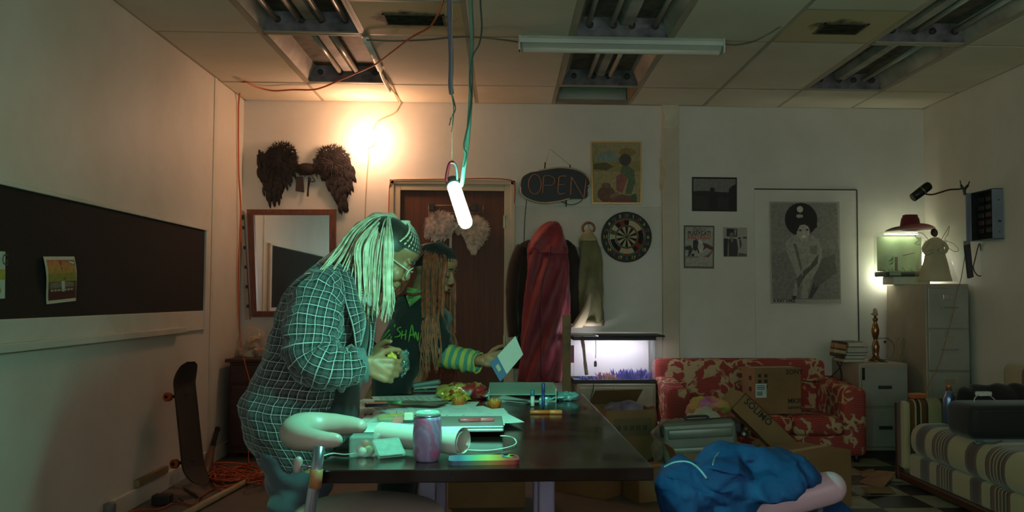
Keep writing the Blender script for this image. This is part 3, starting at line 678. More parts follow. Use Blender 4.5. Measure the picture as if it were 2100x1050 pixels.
# ------------------------------------------------------------------ dartboard
dc = P(1285, 486, YB-.04); R_ = (P(1336.5, 486, YB-.04)-dc).length
db = thing('dartboard', 'round dartboard with coloured rings and numbers', 'dartboard', (dc.x, YB, dc.z-R_))
Mr = Matrix.Translation((dc.x, YB-.012, dc.z)) @ Matrix.Rotation(PI/2, 4, 'X')
build('board', MB().lathe([(R_*.97, 0), (R_, .006), (R_, .03), (R_*.98, .034)], 48, M=Mr), mat('#1d1210', .6), db)
m = MB(); mc = ['#17120f', '#b5a883', '#8c2a20', '#2f5f3c', '#c9b040']
def sect(r0, r1, a0, a1, mi_, z):
    m.m = mi_; pts = [(r0, a0), (r1, a0), (r1, (a0+a1)/2), (r1, a1), (r0, a1)] if r0 > .001 else [(0, a0), (r1, a0), (r1, a1)]
    m.poly([Mr @ Vector((R_*r*math.cos(a), R_*r*math.sin(a), z)) for r, a in pts])
for k in range(20):
    a0, a1 = 2*PI*(k-.5)/20, 2*PI*(k+.5)/20; e = k % 2
    sect(.06, .40, a0, a1, 0 if e else 1, .0345); sect(.40, .47, a0, a1, 2 if e else 3, .0345); sect(.47, .67, a0, a1, (0, 1, 2, 3)[(k*7) % 4] if k % 3 == 0 else (0 if e else 1), .0345); sect(.67, .74, a0, a1, 2 if e else 3, .0345)
    sect(0, .035, a0, a1, 2, .0352); sect(.035, .07, a0, a1, 3, .0350)
build('scoring_face', m, [mat(c, .8, var=.1) for c in mc], db)
nums = [6, 13, 4, 18, 1, 20, 5, 12, 9, 14, 11, 8, 16, 7, 19, 3, 17, 2, 15, 10]
for k, nn in enumerate(nums):
    m = MB(); a = 2*PI*k/20; text_into(m, str(nn), Mr @ Matrix.Translation((R_*.85*math.cos(a), R_*.85*math.sin(a)-.012, .0348)), size=.036, align='CENTER', bold=.001)
    build('numeral', m, mat('#b9a24a' if k % 2 == 0 else '#3f6a48', .6), db)
m = MB()
for r in (.40, .47, .67, .74): m.tube([Mr @ Vector((R_*r*math.cos(a), R_*r*math.sin(a), .0355)) for a in [2*PI*k/40 for k in range(41)]], .0008, 4, False)
build('wire_spider', m, mat('#8a8478', .3, .8), db)
# ------------------------------------------------------------------ paper on the wall
L = [('#14110f', rect(0, 0, 1, 1)), ('#77716c', rect(.03, .05, .97, .46)), ('#302422', rect(.03, .44, .97, .95)), ('#241a19', [(.03, .42), (.3, .4), (.97, .47), (.97, .6), (.03, .55)]), ('#18110f', [(.82, .95), (.82, .35), (.88, .26), (.97, .2), (.97, .95)]), ('#1c1413', ell(.45, .37, .055, .075)), ('#1b1413', [(.36, .95), (.38, .55), (.43, .45), (.49, .45), (.55, .55), (.57, .95)])]
wall_sheet('photograph', 'dark landscape photograph of lone figure pinned beside pilaster', 'photo', [(1419, 363), (1511, 364), (1511, 434), (1419, 433)], un, (0, -1, 0), L, '#14110f')
L = [('#6d675c', rect(.03, .03, .97, .97)), ('#aaa294', rect(.05, .04, .95, .95)), ('#3c3330', [(.3, .36), (.42, .32), (.5, .42), (.46, .55), (.38, .6), (.3, .56)]), ('#3a4140', [(.03, .5), (.22, .46), (.3, .56), (.2, .72), (.14, .72), (.16, .58), (.04, .57)]), ('#5c3a34', [(.6, .4), (.75, .42), (.97, .5), (.95, .58), (.75, .52), (.62, .58)]), ('#c9c0b0', [(.5, .34), (.6, .36), (.66, .5), (.6, .62), (.5, .66), (.44, .56)]), ('#41302c', [(.4, .5), (.46, .52), (.52, .64), (.48, .66)]), ('#2e2624', ell(.3, .69, .05, .035)), ('#8a5648', [(.62, .72), (.8, .68), (.94, .56), (.95, .6), (.82, .74)]), ('#49423c', rect(.05, .73, .5, .745)), ('#8c837a', rect(.07, .8, .93, .805)), ('#8c837a', rect(.07, .85, .93, .855)), ('#8c837a', rect(.07, .89, .93, .895))]
fp, at = wall_sheet('poster', 'small film poster with red lettering pinned under the landscape photograph', 'poster', [(1402, 462), (1465, 463), (1464, 551), (1402, 550)], un, (0, -1, 0), L, '#5b554d')
AX = Matrix(((1, 0, 0, 0), (0, 0, -1, 0), (0, 1, 0, 0), (0, 0, 0, 1)))
def txt(parent, at, u, v, s, body, c, size, shear=0, align='CENTER', bold=0, sx=1, name='lettering'):
    m = MB(); text_into(m, body, Matrix.Translation(at(u, v, .004)) @ AX, size=size, shear=shear, align=align, bold=bold, sx=sx); return build(name, m, mat(c, .6, var=0), parent)
txt(fp, at, .5, .125, 0, 'Faster', '#4a332c', .042, .3)
txt(fp, at, .5, .225, 0, 'PUSSYCAT!', '#2f2a28', .046, .1, bold=.001, sx=.82)
txt(fp, at, .5, .315, 0, 'KILL! KILL!', '#b5442c', .044, .1, bold=.001, sx=.95)
L = [('#2c2220', [(.14, .04), (.58, .05), (.58, .32), (.14, .31)]), ('#8f887c', [(.45, .07), (.54, .07), (.54, .28), (.48, .28)]), ('#2a2422', [(.02, .38), (.2, .38), (.18, .98), (.02, .98)]), ('#6d665c', ell(.35, .26, .1, .09)), ('#3a332e', [(.2, .42), (.3, .36), (.45, .38), (.56, .4), (.62, .7), (.6, .98), (.22, .98), (.22, .6)]), ('#7c746a', [(.3, .36), (.42, .36), (.4, .5), (.33, .5)]), ('#26211f', rect(.62, .34, .74, .39)), ('#26211f', rect(.82, .32, .98, .37)), ('#57504a', [(.66, .4), (.74, .42), (.78, .6), (.7, .75)]), ('#5c554e', [(.64, .86), (.98, .9), (.98, .98), (.62, .98)])]
wall_sheet('photograph', 'small square photograph of person in dark dress right of film poster', 'photo', [(1483, 466), (1532, 467), (1532, 527), (1483, 527)], un, (0, -1, 0), L, '#a29a8c')
def pu(x, y): return ((x-1577)/147, (y-413)/209)
def pp_(*a): return [pu(x, y) for x, y in a]
L = [('#8b877c', pp_((1580, 416), (1719, 416), (1722, 614), (1581, 614))), ('#827e73', pp_((1580, 520), (1722, 510), (1722, 614), (1581, 614))), ('#4b463f', pp_((1672, 560), (1690, 540), (1712, 536), (1700, 560), (1682, 580), (1664, 610), (1655, 612))),
     ('#6b665b', pp_((1660, 540), (1712, 520), (1716, 560), (1670, 590))), ('#221c19', ell(*pu(1643, 450), .232, .165, 24)), ('#1b1614', ell(*pu(1643, 452), .215, .15, 24)), ('#1b1614', pp_((1612, 440), (1620, 424), (1660, 422), (1676, 440), (1676, 466), (1660, 474), (1622, 470), (1611, 455))),
     ('#b5ab9c', ell(*pu(1647, 476), .095, .085, 18)), ('#b0a697', pp_((1640, 490), (1658, 488), (1654, 500), (1644, 500))), ('#2a221e', ell(*pu(1641, 472), .02, .009)), ('#2a221e', ell(*pu(1655, 471), .02, .009)), ('#e0d8ca', ell(*pu(1648, 485), .034, .012)), ('#231c1a', pp_((1632, 462), (1640, 455), (1660, 458), (1664, 468), (1650, 460), (1640, 462), (1634, 476))), ('#c4bdae', ell(*pu(1641, 429), .045, .032)), ('#aba394', ell(*pu(1640, 443), .05, .018)),
     ('#a19b8c', pp_((1610, 496), (1618, 486), (1632, 480), (1644, 494), (1654, 494), (1664, 482), (1678, 490), (1685, 510), (1685, 528), (1676, 552), (1662, 574), (1656, 592), (1654, 612), (1640, 612), (1644, 580), (1634, 590), (1630, 612), (1622, 612), (1624, 600), (1632, 566), (1618, 530), (1609, 510))),
     ('#726c60', pp_((1626, 500), (1632, 500), (1644, 550), (1640, 556))), ('#5c564c', pp_((1645, 556), (1660, 545), (1678, 520), (1676, 540), (1650, 565), (1644, 576))), ('#857f72', pp_((1660, 503), (1676, 504), (1675, 522), (1660, 520))), ('#3a342e', pp_((1622, 606), (1631, 606), (1629, 613), (1622, 613))), ('#645e53', pp_((1630, 572), (1642, 560), (1646, 572), (1634, 592)))]
un2 = lambda x, y: P(x, y, YB-.011)
bp, at = wall_sheet('poster', 'large black and white poster of smiling person with big curly hair', 'poster', [(1577, 413), (1721, 414), (1725, 622), (1580, 623)], un2, (0, -1, 0), L, '#a8a394')
txt(bp, at, .035, .985, 0, 'A KAY OPEZ', '#1c1815', .032, align='LEFT', bold=.0012)
build('caption_line', MB().prism([at(.28, .978, .001), at(.5, .978, .001), at(.5, .981, .001), at(.28, .981, .001)], (0, -.0005, 0)), mat('#5a554b', .6), bp)
# ------------------------------------------------------------------ coats
def cloth(c, d, rough=.8, s=40, sheen=.2, bs=300):
    t = NT('cloth_' + c[1:]); t.base(t.ramp(t.noise(s*.15, 4), [(.3, C(d)), (.7, C(c))])); t.b.inputs['Roughness'].default_value = rough; t.b.inputs['Sheen Weight'].default_value = sheen; t.bump(t.noise(bs, 2), .15, .002); return t.m
rc = thing('hooded_coat', 'long red hooded puffer coat hung on back wall', 'coat', P(1118, 785, YB))
st = smooth_st([(498, 1086, 1158, .09), (520, 1083, 1163, .11), (556, 1081, 1167, .12), (600, 1078, 1167, .12), (650, 1074, 1166, .12), (700, 1069, 1162, .12), (745, 1066, 1158, .12), (782, 1064, 1156, .12)], 5)
m = MB(); m.smooth = True; m.rings(loft(st, YB-.15, 52, folds=.2, kf=6, seed=1.2)); build('coat_body', m, cloth('#8e2a34', '#701c28', .55), rc)
st = smooth_st([(454, 1126, 1141, .025, .02), (458, 1117, 1146, .05, .015), (466, 1107, 1151, .08, .01), (480, 1096, 1156, .105, .0), (496, 1087, 1160, .12, -.01), (510, 1083, 1163, .125, -.012), (520, 1083, 1164, .118, -.01)], 4)
m = MB(); m.smooth = True; m.rings(loft(st, YB-.15, 40, folds=.13, kf=5, seed=1.0)); build('hood', m, cloth('#963038', '#7c242c', .55), rc)
m = MB().tube(curve([P(1130, 505, YB-.29), P(1124, 540, YB-.30), P(1112, 580, YB-.30), P(1110, 640, YB-.305), P(1110, 780, YB-.3)]), .006, 6); build('zip', m, mat('#5a1620', .5), rc)
dj = thing('jacket', 'dark brown jacket hung behind the red coat', 'coat', P(1115, 700, YB))
M_dj = cloth('#33241c', '#20150f', .9)
st = smooth_st([(492, 1082, 1165, .03), (505, 1064, 1176, .05), (540, 1058, 1180, .055), (620, 1060, 1178, .055), (690, 1062, 1170, .05), (755, 1050, 1160, .045)], 4)
m = MB(); m.smooth = True; m.rings(loft(st, YB-.055, 28, folds=.08, kf=6)); build('jacket_body', m, M_dj, dj)
for s, pts in ((0, [(1072, 505), (1056, 545), (1050, 600), (1050, 650), (1054, 690)]), (1, [(1166, 505), (1178, 545), (1180, 600), (1180, 640), (1179, 664)])):
    m = MB().tube(curve([P(x, y, YB-.075) for x, y in pts], 5), [.045]+[.052]*10+[.045]*(5*4-10), 14); build('sleeve', m, M_dj, dj)
gc = thing('hooded_robe', 'olive green robe with cream lining on a ring hanger', 'coat', P(1210, 670, YB))
st = smooth_st([(474, 1203, 1211, .02), (482, 1198, 1216, .035), (492, 1189, 1224, .05), (520, 1188, 1232, .06), (560, 1187, 1234, .07), (610, 1186, 1236, .07), (650, 1186, 1238, .07), (662, 1184, 1238, .07)], 5)
m = MB(); m.smooth = True; m.rings(loft(st, YB-.09, 40, folds=.26, kf=5, seed=2)); build('robe_body', m, cloth('#837c54', '#5f5a3a', .85), gc)
m = MB(); m.smooth = True; m.rings(loft(smooth_st([(470, 1202, 1212, .02, -.01), (480, 1196, 1217, .045, -.01), (491, 1188, 1225, .062, -.01), (494, 1190, 1224, .055, -.01)], 3), YB-.09, 24)); build('collar', m, cloth('#b3a27a', '#9c8c66'), gc)
m = MB(); m.smooth = True; m.rings(loft(smooth_st([(600, 1206, 1214, .02, -.07), (630, 1196, 1210, .03, -.07), (655, 1180, 1204, .035, -.06), (672, 1170, 1194, .03, -.05)], 3), YB-.09, 18, folds=.1)); build('lining', m, cloth('#b9a884', '#a09070'), gc)
m = MB(); m.smooth = True; m.rings(loft([(656, 1184, 1238, .078), (663, 1183, 1239, .082), (668, 1184, 1238, .078)], YB-.09, 30, folds=.1, kf=7)); build('hem', m, cloth('#b3a684', '#9c8f70'), gc)
hg = thing('ring_hanger', 'curved brown wooden hanger hook above olive robe', 'hanger', P(1207, 478, YB))
build('hook', MB().tube(curve([P(1207+12*math.cos(a), 468+12*math.sin(a)*.95, YB-.07) for a in [math.radians(x) for x in range(-220, 41, 20)]]), .009, 8), mat('#7a4520', .4), hg)
build('stem', MB().tube([P(1207, 456, YB-.06), P(1208, 482, YB-.075)], .0035, 6), mat('#b9a98c', .4), hg)
# ================================================================== right side of the room
def obj_mat_floral():
    t = NT('floral_red'); co = t.co('Object')
    w = t.n('ShaderNodeTexNoise'); w.inputs['Scale'].default_value = 7; w.inputs['Detail'].default_value = 2; t.t.links.new(co, w.inputs['Vector'])
    mx = t.n('ShaderNodeMix', data_type='VECTOR'); mx.inputs[0].default_value = .16; t.t.links.new(co, mx.inputs[4]); t.t.links.new(w.outputs['Color'], mx.inputs[5])
    v = t.n('ShaderNodeTexVoronoi', feature='DISTANCE_TO_EDGE'); v.inputs['Scale'].default_value = 12; t.t.links.new(mx.outputs[1], v.inputs['Vector'])
    big = t.noise(6.5, 2, mx.outputs[1])
    stem = t.ramp(v.outputs['Distance'], [(.07, (1, 1, 1)), (.10, (0, 0, 0))])
    blot = t.ramp(big, [(.5, (0, 0, 0)), (.54, (1, 1, 1))])
    core = t.ramp(t.noise(15, 1, mx.outputs[1]), [(.58, (0, 0, 0)), (.60, (1, 1, 1))])
    msk = t.math('MAXIMUM', t.math('MULTIPLY', stem, blot), t.math('MULTIPLY', core, blot))
    ln = t.n('ShaderNodeTexWave', wave_type='BANDS', bands_direction='Z'); ln.inputs['Scale'].default_value = 26; ln.inputs['Distortion'].default_value = 3; t.t.links.new(co, ln.inputs['Vector'])
    red = t.mix(t.ramp(ln.outputs['Fac'], [(.55, (0, 0, 0)), (.9, (.6, .6, .6))]), C('#8e2b2a'), C('#b8604a'))
    t.base(t.mix(msk, red, C('#b89c74'))); t.b.inputs['Roughness'].default_value = .85; t.bump(t.noise(250, 2), .3, .002); return t.m
M_flor = obj_mat_floral()
xl, xr = P(1346, 790, 6.62).x+.012, 2.58; yf, yk = 6.22, 6.99
sf = thing('sofa', 'red sofa with cream floral pattern against back wall', 'sofa', ((xl+xr)/2, (yf+yk)/2, 0))
zt_ = P(1500, 736, 6.86).z; za = P(1750, 796, 6.28).z
build('base', MB().bevbox(xl+.02, xr-.02, yf+.03, yk-.05, .05, .20, .02), M_flor, sf)
nC = 3; xa, xb = xl+.17, xr-.17
for k in range(nC):
    a = xa+(xb-xa)*k/nC; m = MB().bevbox(a+.002, a+(xb-xa)/nC-.002, yf, yk-.2, .20, .33, .04); m.sm = [True]*len(m.f); build('seat_cushion', m, M_flor, sf)
m = MB().bevbox(xl+.01, xr-.08, yk-.2, yk, .2, zt_, .05); m.sm = [True]*len(m.f)
for v in m.v:
    if v.z > .4: v.y += .02
build('backrest', m, M_flor, sf)
for a, b in ((xl, xl+.17), (xr-.17, xr)):
    m = MB().bevbox(a, b, yf+.01, yk-.12, .05, za, .045, n=3); m.sm = [True]*len(m.f)
    for v in m.v:
        if v.z > .3: v.z += .05*(v.y-yf)/.7
    build('arm', m, M_flor, sf)
for a in (xl+.06, xr-.06):
    for b in (yf+.08, yk-.1): build('leg', MB().lathe([(.018, 0), (.026, .06)], 10, (a, b, 0)), mat('#2a1a10', .4), sf)
cable('black_cable', 'black cord lying over right end of floral sofa back', [P(1722, 738, 6.9), P(1724, 752, 6.74), P(1700, 775, 6.7), P(1675, 783, 6.7), P(1645, 780, 6.7)], .004, '#14100e')
# --- aquarium and its cabinet
M_metalcab = mat('#a39c88', .45, .1, var=.1)
x0, x1 = P(1183, 790, 6.62).x, P(1346, 790, 6.62).x; zc = P(1260, 788, 6.62).z
cbn = thing('metal_cabinet', 'low grey two door metal cabinet under the aquarium', 'cabinet', ((x0+x1)/2, 6.82, 0))
build('body', MB().bevbox(x0, x1, 6.63, 7.03, 0, zc, .006), M_metalcab, cbn)
xm = P(1259, 800, 6.62).x
for a, b in ((x0+.02, xm-.002), (xm+.002, x1-.02)):
    d = build('cabinet_door', MB().bevbox(a, b, 6.615, 6.632, .05, zc-.025, .004), mat('#a8a18c', .45, .1), cbn)
    kx = b-.03 if b < xm else a+.03; build('handle', MB().bevbox(kx-.006, kx+.006, 6.60, 6.616, zc*.5, zc*.5+.08, .003), mat('#8a8474', .3, .8), d)
ax0, ax1 = P(1177, 740, 6.66).x, P(1344, 740, 6.66).x; az1 = P(1260, 691, 6.66).z
aq = thing('aquarium', 'bright glass aquarium with purple plastic plants on cabinet', 'aquarium', ((ax0+ax1)/2, 6.82, zc))
y0, y1 = 6.66, 6.98
rim = mat('#17130f', .5)
for nm, a, b in (('bottom_rim', zc, zc+.03), ('top_rim', az1-.025, az1)):
    m = MB(); m.bevbox(ax0-.006, ax1+.006, y0-.006, y0+.012, a, b, .003).bevbox(ax0-.006, ax1+.006, y1-.012, y1+.006, a, b, .003).bevbox(ax0-.006, ax0+.012, y0, y1, a, b, .003).bevbox(ax1-.012, ax1+.006, y0, y1, a, b, .003)
    if nm == 'bottom_rim': m.box(ax0, ax1, y0, y1, zc+.002, zc+.012)
    build(nm, m, rim, aq)
t = NT('aquarium_glass'); t.b.inputs['Alpha'].default_value = .10; t.b.inputs['Roughness'].default_value = .02; t.base((.9, .95, .95, 1)); M_glass = t.m
for a in (MB().box(ax0, ax1, y0, y0+.004, zc+.012, az1-.01), MB().box(ax0, ax0+.004, y0, y1, zc+.012, az1-.01), MB().box(ax1-.004, ax1, y0, y1, zc+.012, az1-.01)): build('glass_pane', a, M_glass, aq)
build('back_sheet', MB().box(ax0, ax1, y1-.006, y1-.002, zc+.012, az1-.01), mat('#e9e6e6', .6, var=.02), aq)
lid = build('lid', MB().bevbox(P(1226, 690, 6.66).x, P(1364, 690, 6.6).x, 6.60, 6.97, az1+.002, az1+.014, .004), rim, aq)
t = NT('tank_light'); t.b.inputs['Emission Color'].default_value = (.92, .88, 1, 1); t.b.inputs['Emission Strength'].default_value = TANK_W
build('light_bar', MB().box(ax0+.06, ax1-.04, 6.80, 6.85, az1-.02, az1-.012), t.m, lid)
rnd = random.Random(11)
def plants(x0_, x1_, n, cols, hh, seed):
    m = MB(); rr = random.Random(seed)
    for k in range(n):
        bx, by = rr.uniform(x0_, x1_), rr.uniform(y0+.03, y1-.05); m.m = rr.randrange(len(cols))
        for j in range(4):
            h = hh*rr.uniform(.4, 1.1); a = rr.uniform(0, 2*PI); q = Vector((bx+.03*math.cos(a), by+.03*math.sin(a), zc+.012+h))
            s = Vector((-math.sin(a), math.cos(a), 0))*.006; b = Vector((bx, by, zc+.012)); mid = (b+q)/2+Vector((0, 0, .012))
            m.poly([b+s*.4, b-s*.4, mid-s, q, mid+s])
    o = build('plastic_plants', m, [mat(c, .5) for c in cols], aq); o['kind'] = 'stuff'
xx = lambda p: P(p, 740, 6.75).x
plants(xx(1262), xx(1335), 60, ['#4f49b8', '#6a5cd6', '#8a6ac8', '#3a3aa0'], .085, 1)
plants(xx(1228), xx(1262), 22, ['#c98a78', '#b56a9a', '#d8b08c'], .06, 2)
plants(xx(1190), xx(1225), 16, ['#4a4690', '#5a58b0'], .02, 3)
m = MB(); rr = random.Random(5)
m.grid(lambda u, v: Vector((ax0+.01+(ax1-ax0-.02)*u, y0+.01+(y1-y0-.03)*v, zc+.016+.008*mnoise.noise(Vector((u*14, v*6, 0))))), 24, 8); build('gravel', m, mat('#4a4a8c', .7, var=.4, vs_=120), aq)
build('heater', MB().lathe([(.009, 0), (.011, .005), (.011, .035), (.004, .045)], 10, P(1221, 752, 6.7)), mat('#1c1a1c', .4), aq)
build('air_hose', MB().tube(curve([P(1221, 735, 6.7), P(1222, 715, 6.7), P(1221, 694, 6.7)]), .0025, 6), mat('#3c3a3c', .4), aq)
# driftwood stick, wooden plank, pink strip beside the tank
m = MB().tube(curve([P(1193, 690, 6.72), P(1197, 715, 6.74), P(1200, 745, 6.76), P(1203, 768, 6.78)]), [.014]*6+[.011]*6+[.014]*7, 8); build('driftwood', m, mat('#8a6a4c', .8, var=.3, vs_=40), aq)
pk = thing('wooden_plank', 'upright wooden plank standing between red coat and aquarium', 'plank', (P(1163, 800, 6.5).x, 6.52, 0))
p0, p1 = P(1154, 645, 6.5), P(1171, 645, 6.5)
build('plank', MB().bevbox(p0.x, p1.x, 6.5, 6.53, 0, p0.z, .004), mat('#8d7648', .6, var=.25, vs_=8), pk)
build('pink_strip', MB().box(P(1172, 0, 6.5).x, P(1178, 0, 6.5).x, 6.49, 6.5, P(0, 745, 6.5).z, P(0, 708, 6.5).z), mat('#b24a70', .5), pk)
cable('tank_cable', 'thin dark cord hanging from tank down cabinet front', [P(1217, 786, 6.60), P(1216, 800, 6.59), P(1212, 815, 6.59), P(1209, 835, 6.59), P(1207, 860, 6.59)], .0028, '#2a2722')
# --- filing cabinets
M_fc = mat('#9c9a8c', .42, .15, var=.08); M_fcs = mat('#a08a72', .5, .1, var=.08)
M_chrome = mat('#b8b2a4', .25, .9, var=.05)
def filecab(name, label, x0, x1, y0, y1, z0, z1, n, hstyle=0, first=None):
    o = thing(name, label, 'cabinet', ((x0+x1)/2, (y0+y1)/2, z0))
    build('body', MB().bevbox(x0, x1, y0+.02, y1, z0, z1, .005), mat('#a39480', .48, .1, var=.08), o)
    H = (z1-z0-.05)/n
    for k in range(n):
        a = z0+.025+H*k; dd = build('drawer', MB().bevbox(x0+.012, x1-.012, y0, y0+.03, a+.006, a+H-.006, .005), M_fc, o)
        cx = (x0+x1)/2
        if hstyle == 0:
            build('label_holder', MB().bevbox(cx-.04, cx+.04, y0-.004, y0+.002, a+H-.09, a+H-.055, .002), M_chrome, dd)
            build('handle', MB().tube(curve([(cx-.055, y0, a+H*.52), (cx-.05, y0-.02, a+H*.52), (cx+.05, y0-.02, a+H*.52), (cx+.055, y0, a+H*.52)]), .005, 6), M_chrome, dd)
        else:
            build('handle', MB().bevbox(cx-.05, cx+.05, y0-.014, y0+.002, a+H*.5-.012, a+H*.5+.012, .004), mat('#2c2a26', .5), dd)
    return o
tx0, tx1 = P(1900, 600, 6.36).x, P(1996, 600, 6.36).x; tz1 = P(1950, 582, 6.36).z
filecab('filing_cabinet', 'tall grey four drawer filing cabinet in the corner', tx0, min(tx1, XR-.02), 6.36, 7.04, 0, tz1, 4)
sx0, sx1 = P(1764, 760, 6.46).x, P(1864, 760, 6.46).x; sz1 = P(1815, 746, 6.46).z
small = filecab('filing_cabinet', 'low two drawer filing cabinet beside the floral sofa', sx0, sx1, 6.46, 7.03, .05, sz1, 2, 1)
build('plinth', MB().box(sx0+.02, sx1-.02, 6.5, 7.0, 0, .05), mat('#2a2620', .7), small)
build('drawer_gap', MB().box(sx0+.014, sx0+.034, 6.456, 6.461, sz1-.12, sz1-.03), mat('#15120f', .8), small)
# books on it
bk = [('#b9a890', '#5a6a5c', 1730, 1771, 735, 742, 'green bound thin book at bottom of stack on low cabinet'), ('#b5b09c', '#3c4238', 1734, 1775, 727, 734, 'dark bound book second from bottom of stack on low cabinet'), ('#a9a698', '#55605a', 1736, 1778, 721, 727, 'slim grey book in middle of stack on low cabinet'), ('#aca796', '#4a3a34', 1738, 1781, 709, 721, 'thick book with pale page edges below top of stack'), ('#bdb49c', '#7a4030', 1740, 1770, 698, 709, 'paperback lying on top of stack beside lamp base')]
for k, (pg, cv, a, b, yt, yb_, lab) in enumerate(bk):
    p0, p1 = P(a, yb_, 6.6), P(b, yt, 6.6); b0 = thing('book', lab, 'book', ((p0.x+p1.x)/2, 6.7, p0.z), group='books stacked on low cabinet')
    z0 = sz1+.0005 if k == 0 else ztop+.0005; ztop = z0+(p1.z-p0.z)*.97
    c = mat(cv, .5); build('cover', MB().box(p0.x, p1.x, 6.6, 6.82, z0, z0+.003).box(p0.x, p1.x, 6.6, 6.82, ztop-.003, ztop).box(p0.x, p1.x, 6.815, 6.82, z0, ztop), c, b0)
    build('pages', MB().box(p0.x+.004, p1.x-.004, 6.604, 6.815, z0+.003, ztop-.003), mat(pg, .8), b0)
ob = thing('tin_box', 'orange and brown printed box leaning on left end of books', 'box', P(1725, 740, 6.62))
M = Matrix.Translation(P(1724, 716, 6.62)) @ Matrix.Rotation(.15, 4, 'Y')
build('box_body', MB().bevbox(-.045, .045, 0, .1, -.06, .06, .01, M), mat('#3a2618', .5), ob)
build('label_band', MB().bevbox(-.047, .047, -.002, .1, .0, .045, .01, M), mat('#a8703c', .5), ob)
build('lower_band', MB().bevbox(-.05, .05, -.003, .1, -.035, -.005, .01, M), mat('#b59a6c', .5), ob)
build('strap', MB().tube(curve([P(1716, 742, 6.6), P(1722, 752, 6.58), P(1726, 770, 6.56), P(1724, 790, 6.55)]), .007, 6), mat('#1c1510', .7), ob)
# candlestick lamp base
lb = P(1796, 742, 6.75); px = (P(1, 700, 6.75)-P(0, 700, 6.75)).length
la = thing('table_lamp', 'ornate brass lamp base without shade on low cabinet', 'lamp', (lb.x, 6.75, sz1))
prof = [(15, 0), (15, 3), (9, 6), (6, 12), (7.5, 22), (8.5, 32), (6, 42), (4, 46), (6, 52), (8, 60), (8.5, 68), (6, 80), (3.5, 86), (5.5, 90), (6.5, 93), (2.5, 96), (2.5, 100)]
build('column', MB().lathe([(r*px, h*px) for r, h in prof], 18, (lb.x, 6.75, sz1)), mat('#9a6a3c', .25, .8, var=.1), la)
build('socket', MB().lathe([(r*px, h*px) for r, h in [(4, 100), (6, 102), (6, 106), (4.5, 108), (4.5, 114), (2, 117)]], 14, (lb.x, 6.75, sz1)), mat('#b39a86', .4, .3), la)
build('switch', MB().tube([(lb.x-6*px, 6.75, sz1+104*px), (lb.x-9*px, 6.75, sz1+104*px)], 1.3*px, 6), mat('#2c241c', .4), la)
# wire ring ornament
wr_ = thing('wire_hoop', 'round wire hoop with red bead standing behind lamp base', 'ornament', P(1815, 742, 6.62))
c = P(1812, 715, 6.62); r = 24*px
build('hoop', MB().tube([c+Vector((r*math.cos(a), 0, r*math.sin(a))) for a in [2*PI*k/28 for k in range(29)]], .004, 6), mat('#7c8070', .3, .5), wr_)
build('bead', MB().ball(c+Vector((.01, -.004, r*.62)), .011, 10, 8), mat('#7a2a1c', .4), wr_)
build('foot', MB().lathe([(.03, 0), (.03, .004), (.006, .01), (.006, .014)], 14, (c.x, 6.62, sz1)), mat('#6a5a40', .4, .6), wr_)
m = MB()
for k in range(7): a = rnd.uniform(0, 40); m.tube(curve([P(1832+a*.5, 742, 6.7), P(1836+a*.7, 722, 6.72), P(1830+a, 700+a*.3, 6.74), P(1842+a*.6, 690+a*.2, 6.74)]), .0018, 5)
o = build('wire_tangle', m, mat('#8a7a54', .5)); tag(o, 'loose tangle of thin brown wires on low cabinet', 'wire'); o['kind'] = 'stuff'
# --- terrarium on tall cabinet
M_clear = NT('clear_plastic'); M_clear.b.inputs['Alpha'].default_value = .22; M_clear.b.inputs['Roughness'].default_value = .12; M_clear.base(C('#dfe8dc')); M_clear = M_clear.m
bx0, bx1 = P(1813, 500, 6.72).x, P(1922, 500, 6.72).x; bz0 = P(1860, 568, 6.7).z; bz1 = P(1860, 474, 6.7).z
te = thing('plastic_terrarium', 'glowing clear plastic pet tank on tall filing cabinet', 'tank', ((bx0+bx1)/2, 6.82, tz1))
ty0, ty1 = 6.70, 6.94
m = MB().bevbox(bx0, bx1, ty0, ty1, bz0+.01, bz1, .03, n=3); m.sm = [True]*len(m.f); build('tank_shell', m, M_clear, te)
build('base_tray', MB().bevbox(bx0+.008, bx1-.008, ty0+.004, ty1-.004, bz0+.004, bz0+.045, .012), mat('#3c4230', .5), te)
build('foot_light', MB().bevbox(bx0+.07, bx1-.06, ty0+.02, ty1-.02, tz1, bz0+.004, .004), mat('#cfd0b8', .5), te)
build('inner_back', MB().box(bx0+.03, bx1-.03, ty1-.02, ty1-.016, bz0+.05, bz1-.03), mat('#c4d8a4', .5, var=.2, vs_=6), te)
build('vent_panel', MB().bevbox(bx0+.03, bx0+.12, ty0-.003, ty0+.002, bz0+.01, bz0+.035, .004), mat('#9aa68a', .5), te)
m = MB(); rr = random.Random(3)
for k in range(40):
    b = Vector((rr.uniform(bx0+.03, bx1-.03), rr.uniform(ty0+.03, ty1-.04), bz0+.045)); e = b+Vector((rr.uniform(-.05, .05), rr.uniform(-.02, .02), rr.uniform(.01, .05))); s = Vector((.004, 0, .003)); m.poly([b-s, b+s, e])
o = build('moss', m, mat('#8c9a2c', .6, var=.3), te); o['kind'] = 'stuff'
build('bark_post', MB().tube([P(1838, 560, 6.78), P(1838, 527, 6.78)], .012, 8), mat('#8a6a44', .8), te)
build('green_leaf', MB().poly([P(1821, 538, 6.76), P(1832, 525, 6.76), P(1832, 534, 6.75)]).poly([P(1822, 543, 6.77), P(1834, 534, 6.77), P(1830, 542, 6.76)]), mat('#4a8a3c', .5), te)
build('red_stick', MB().tube([P(1852, 524, 6.75), P(1875, 519, 6.75)], .003, 6), mat('#9a2a24', .4), te)
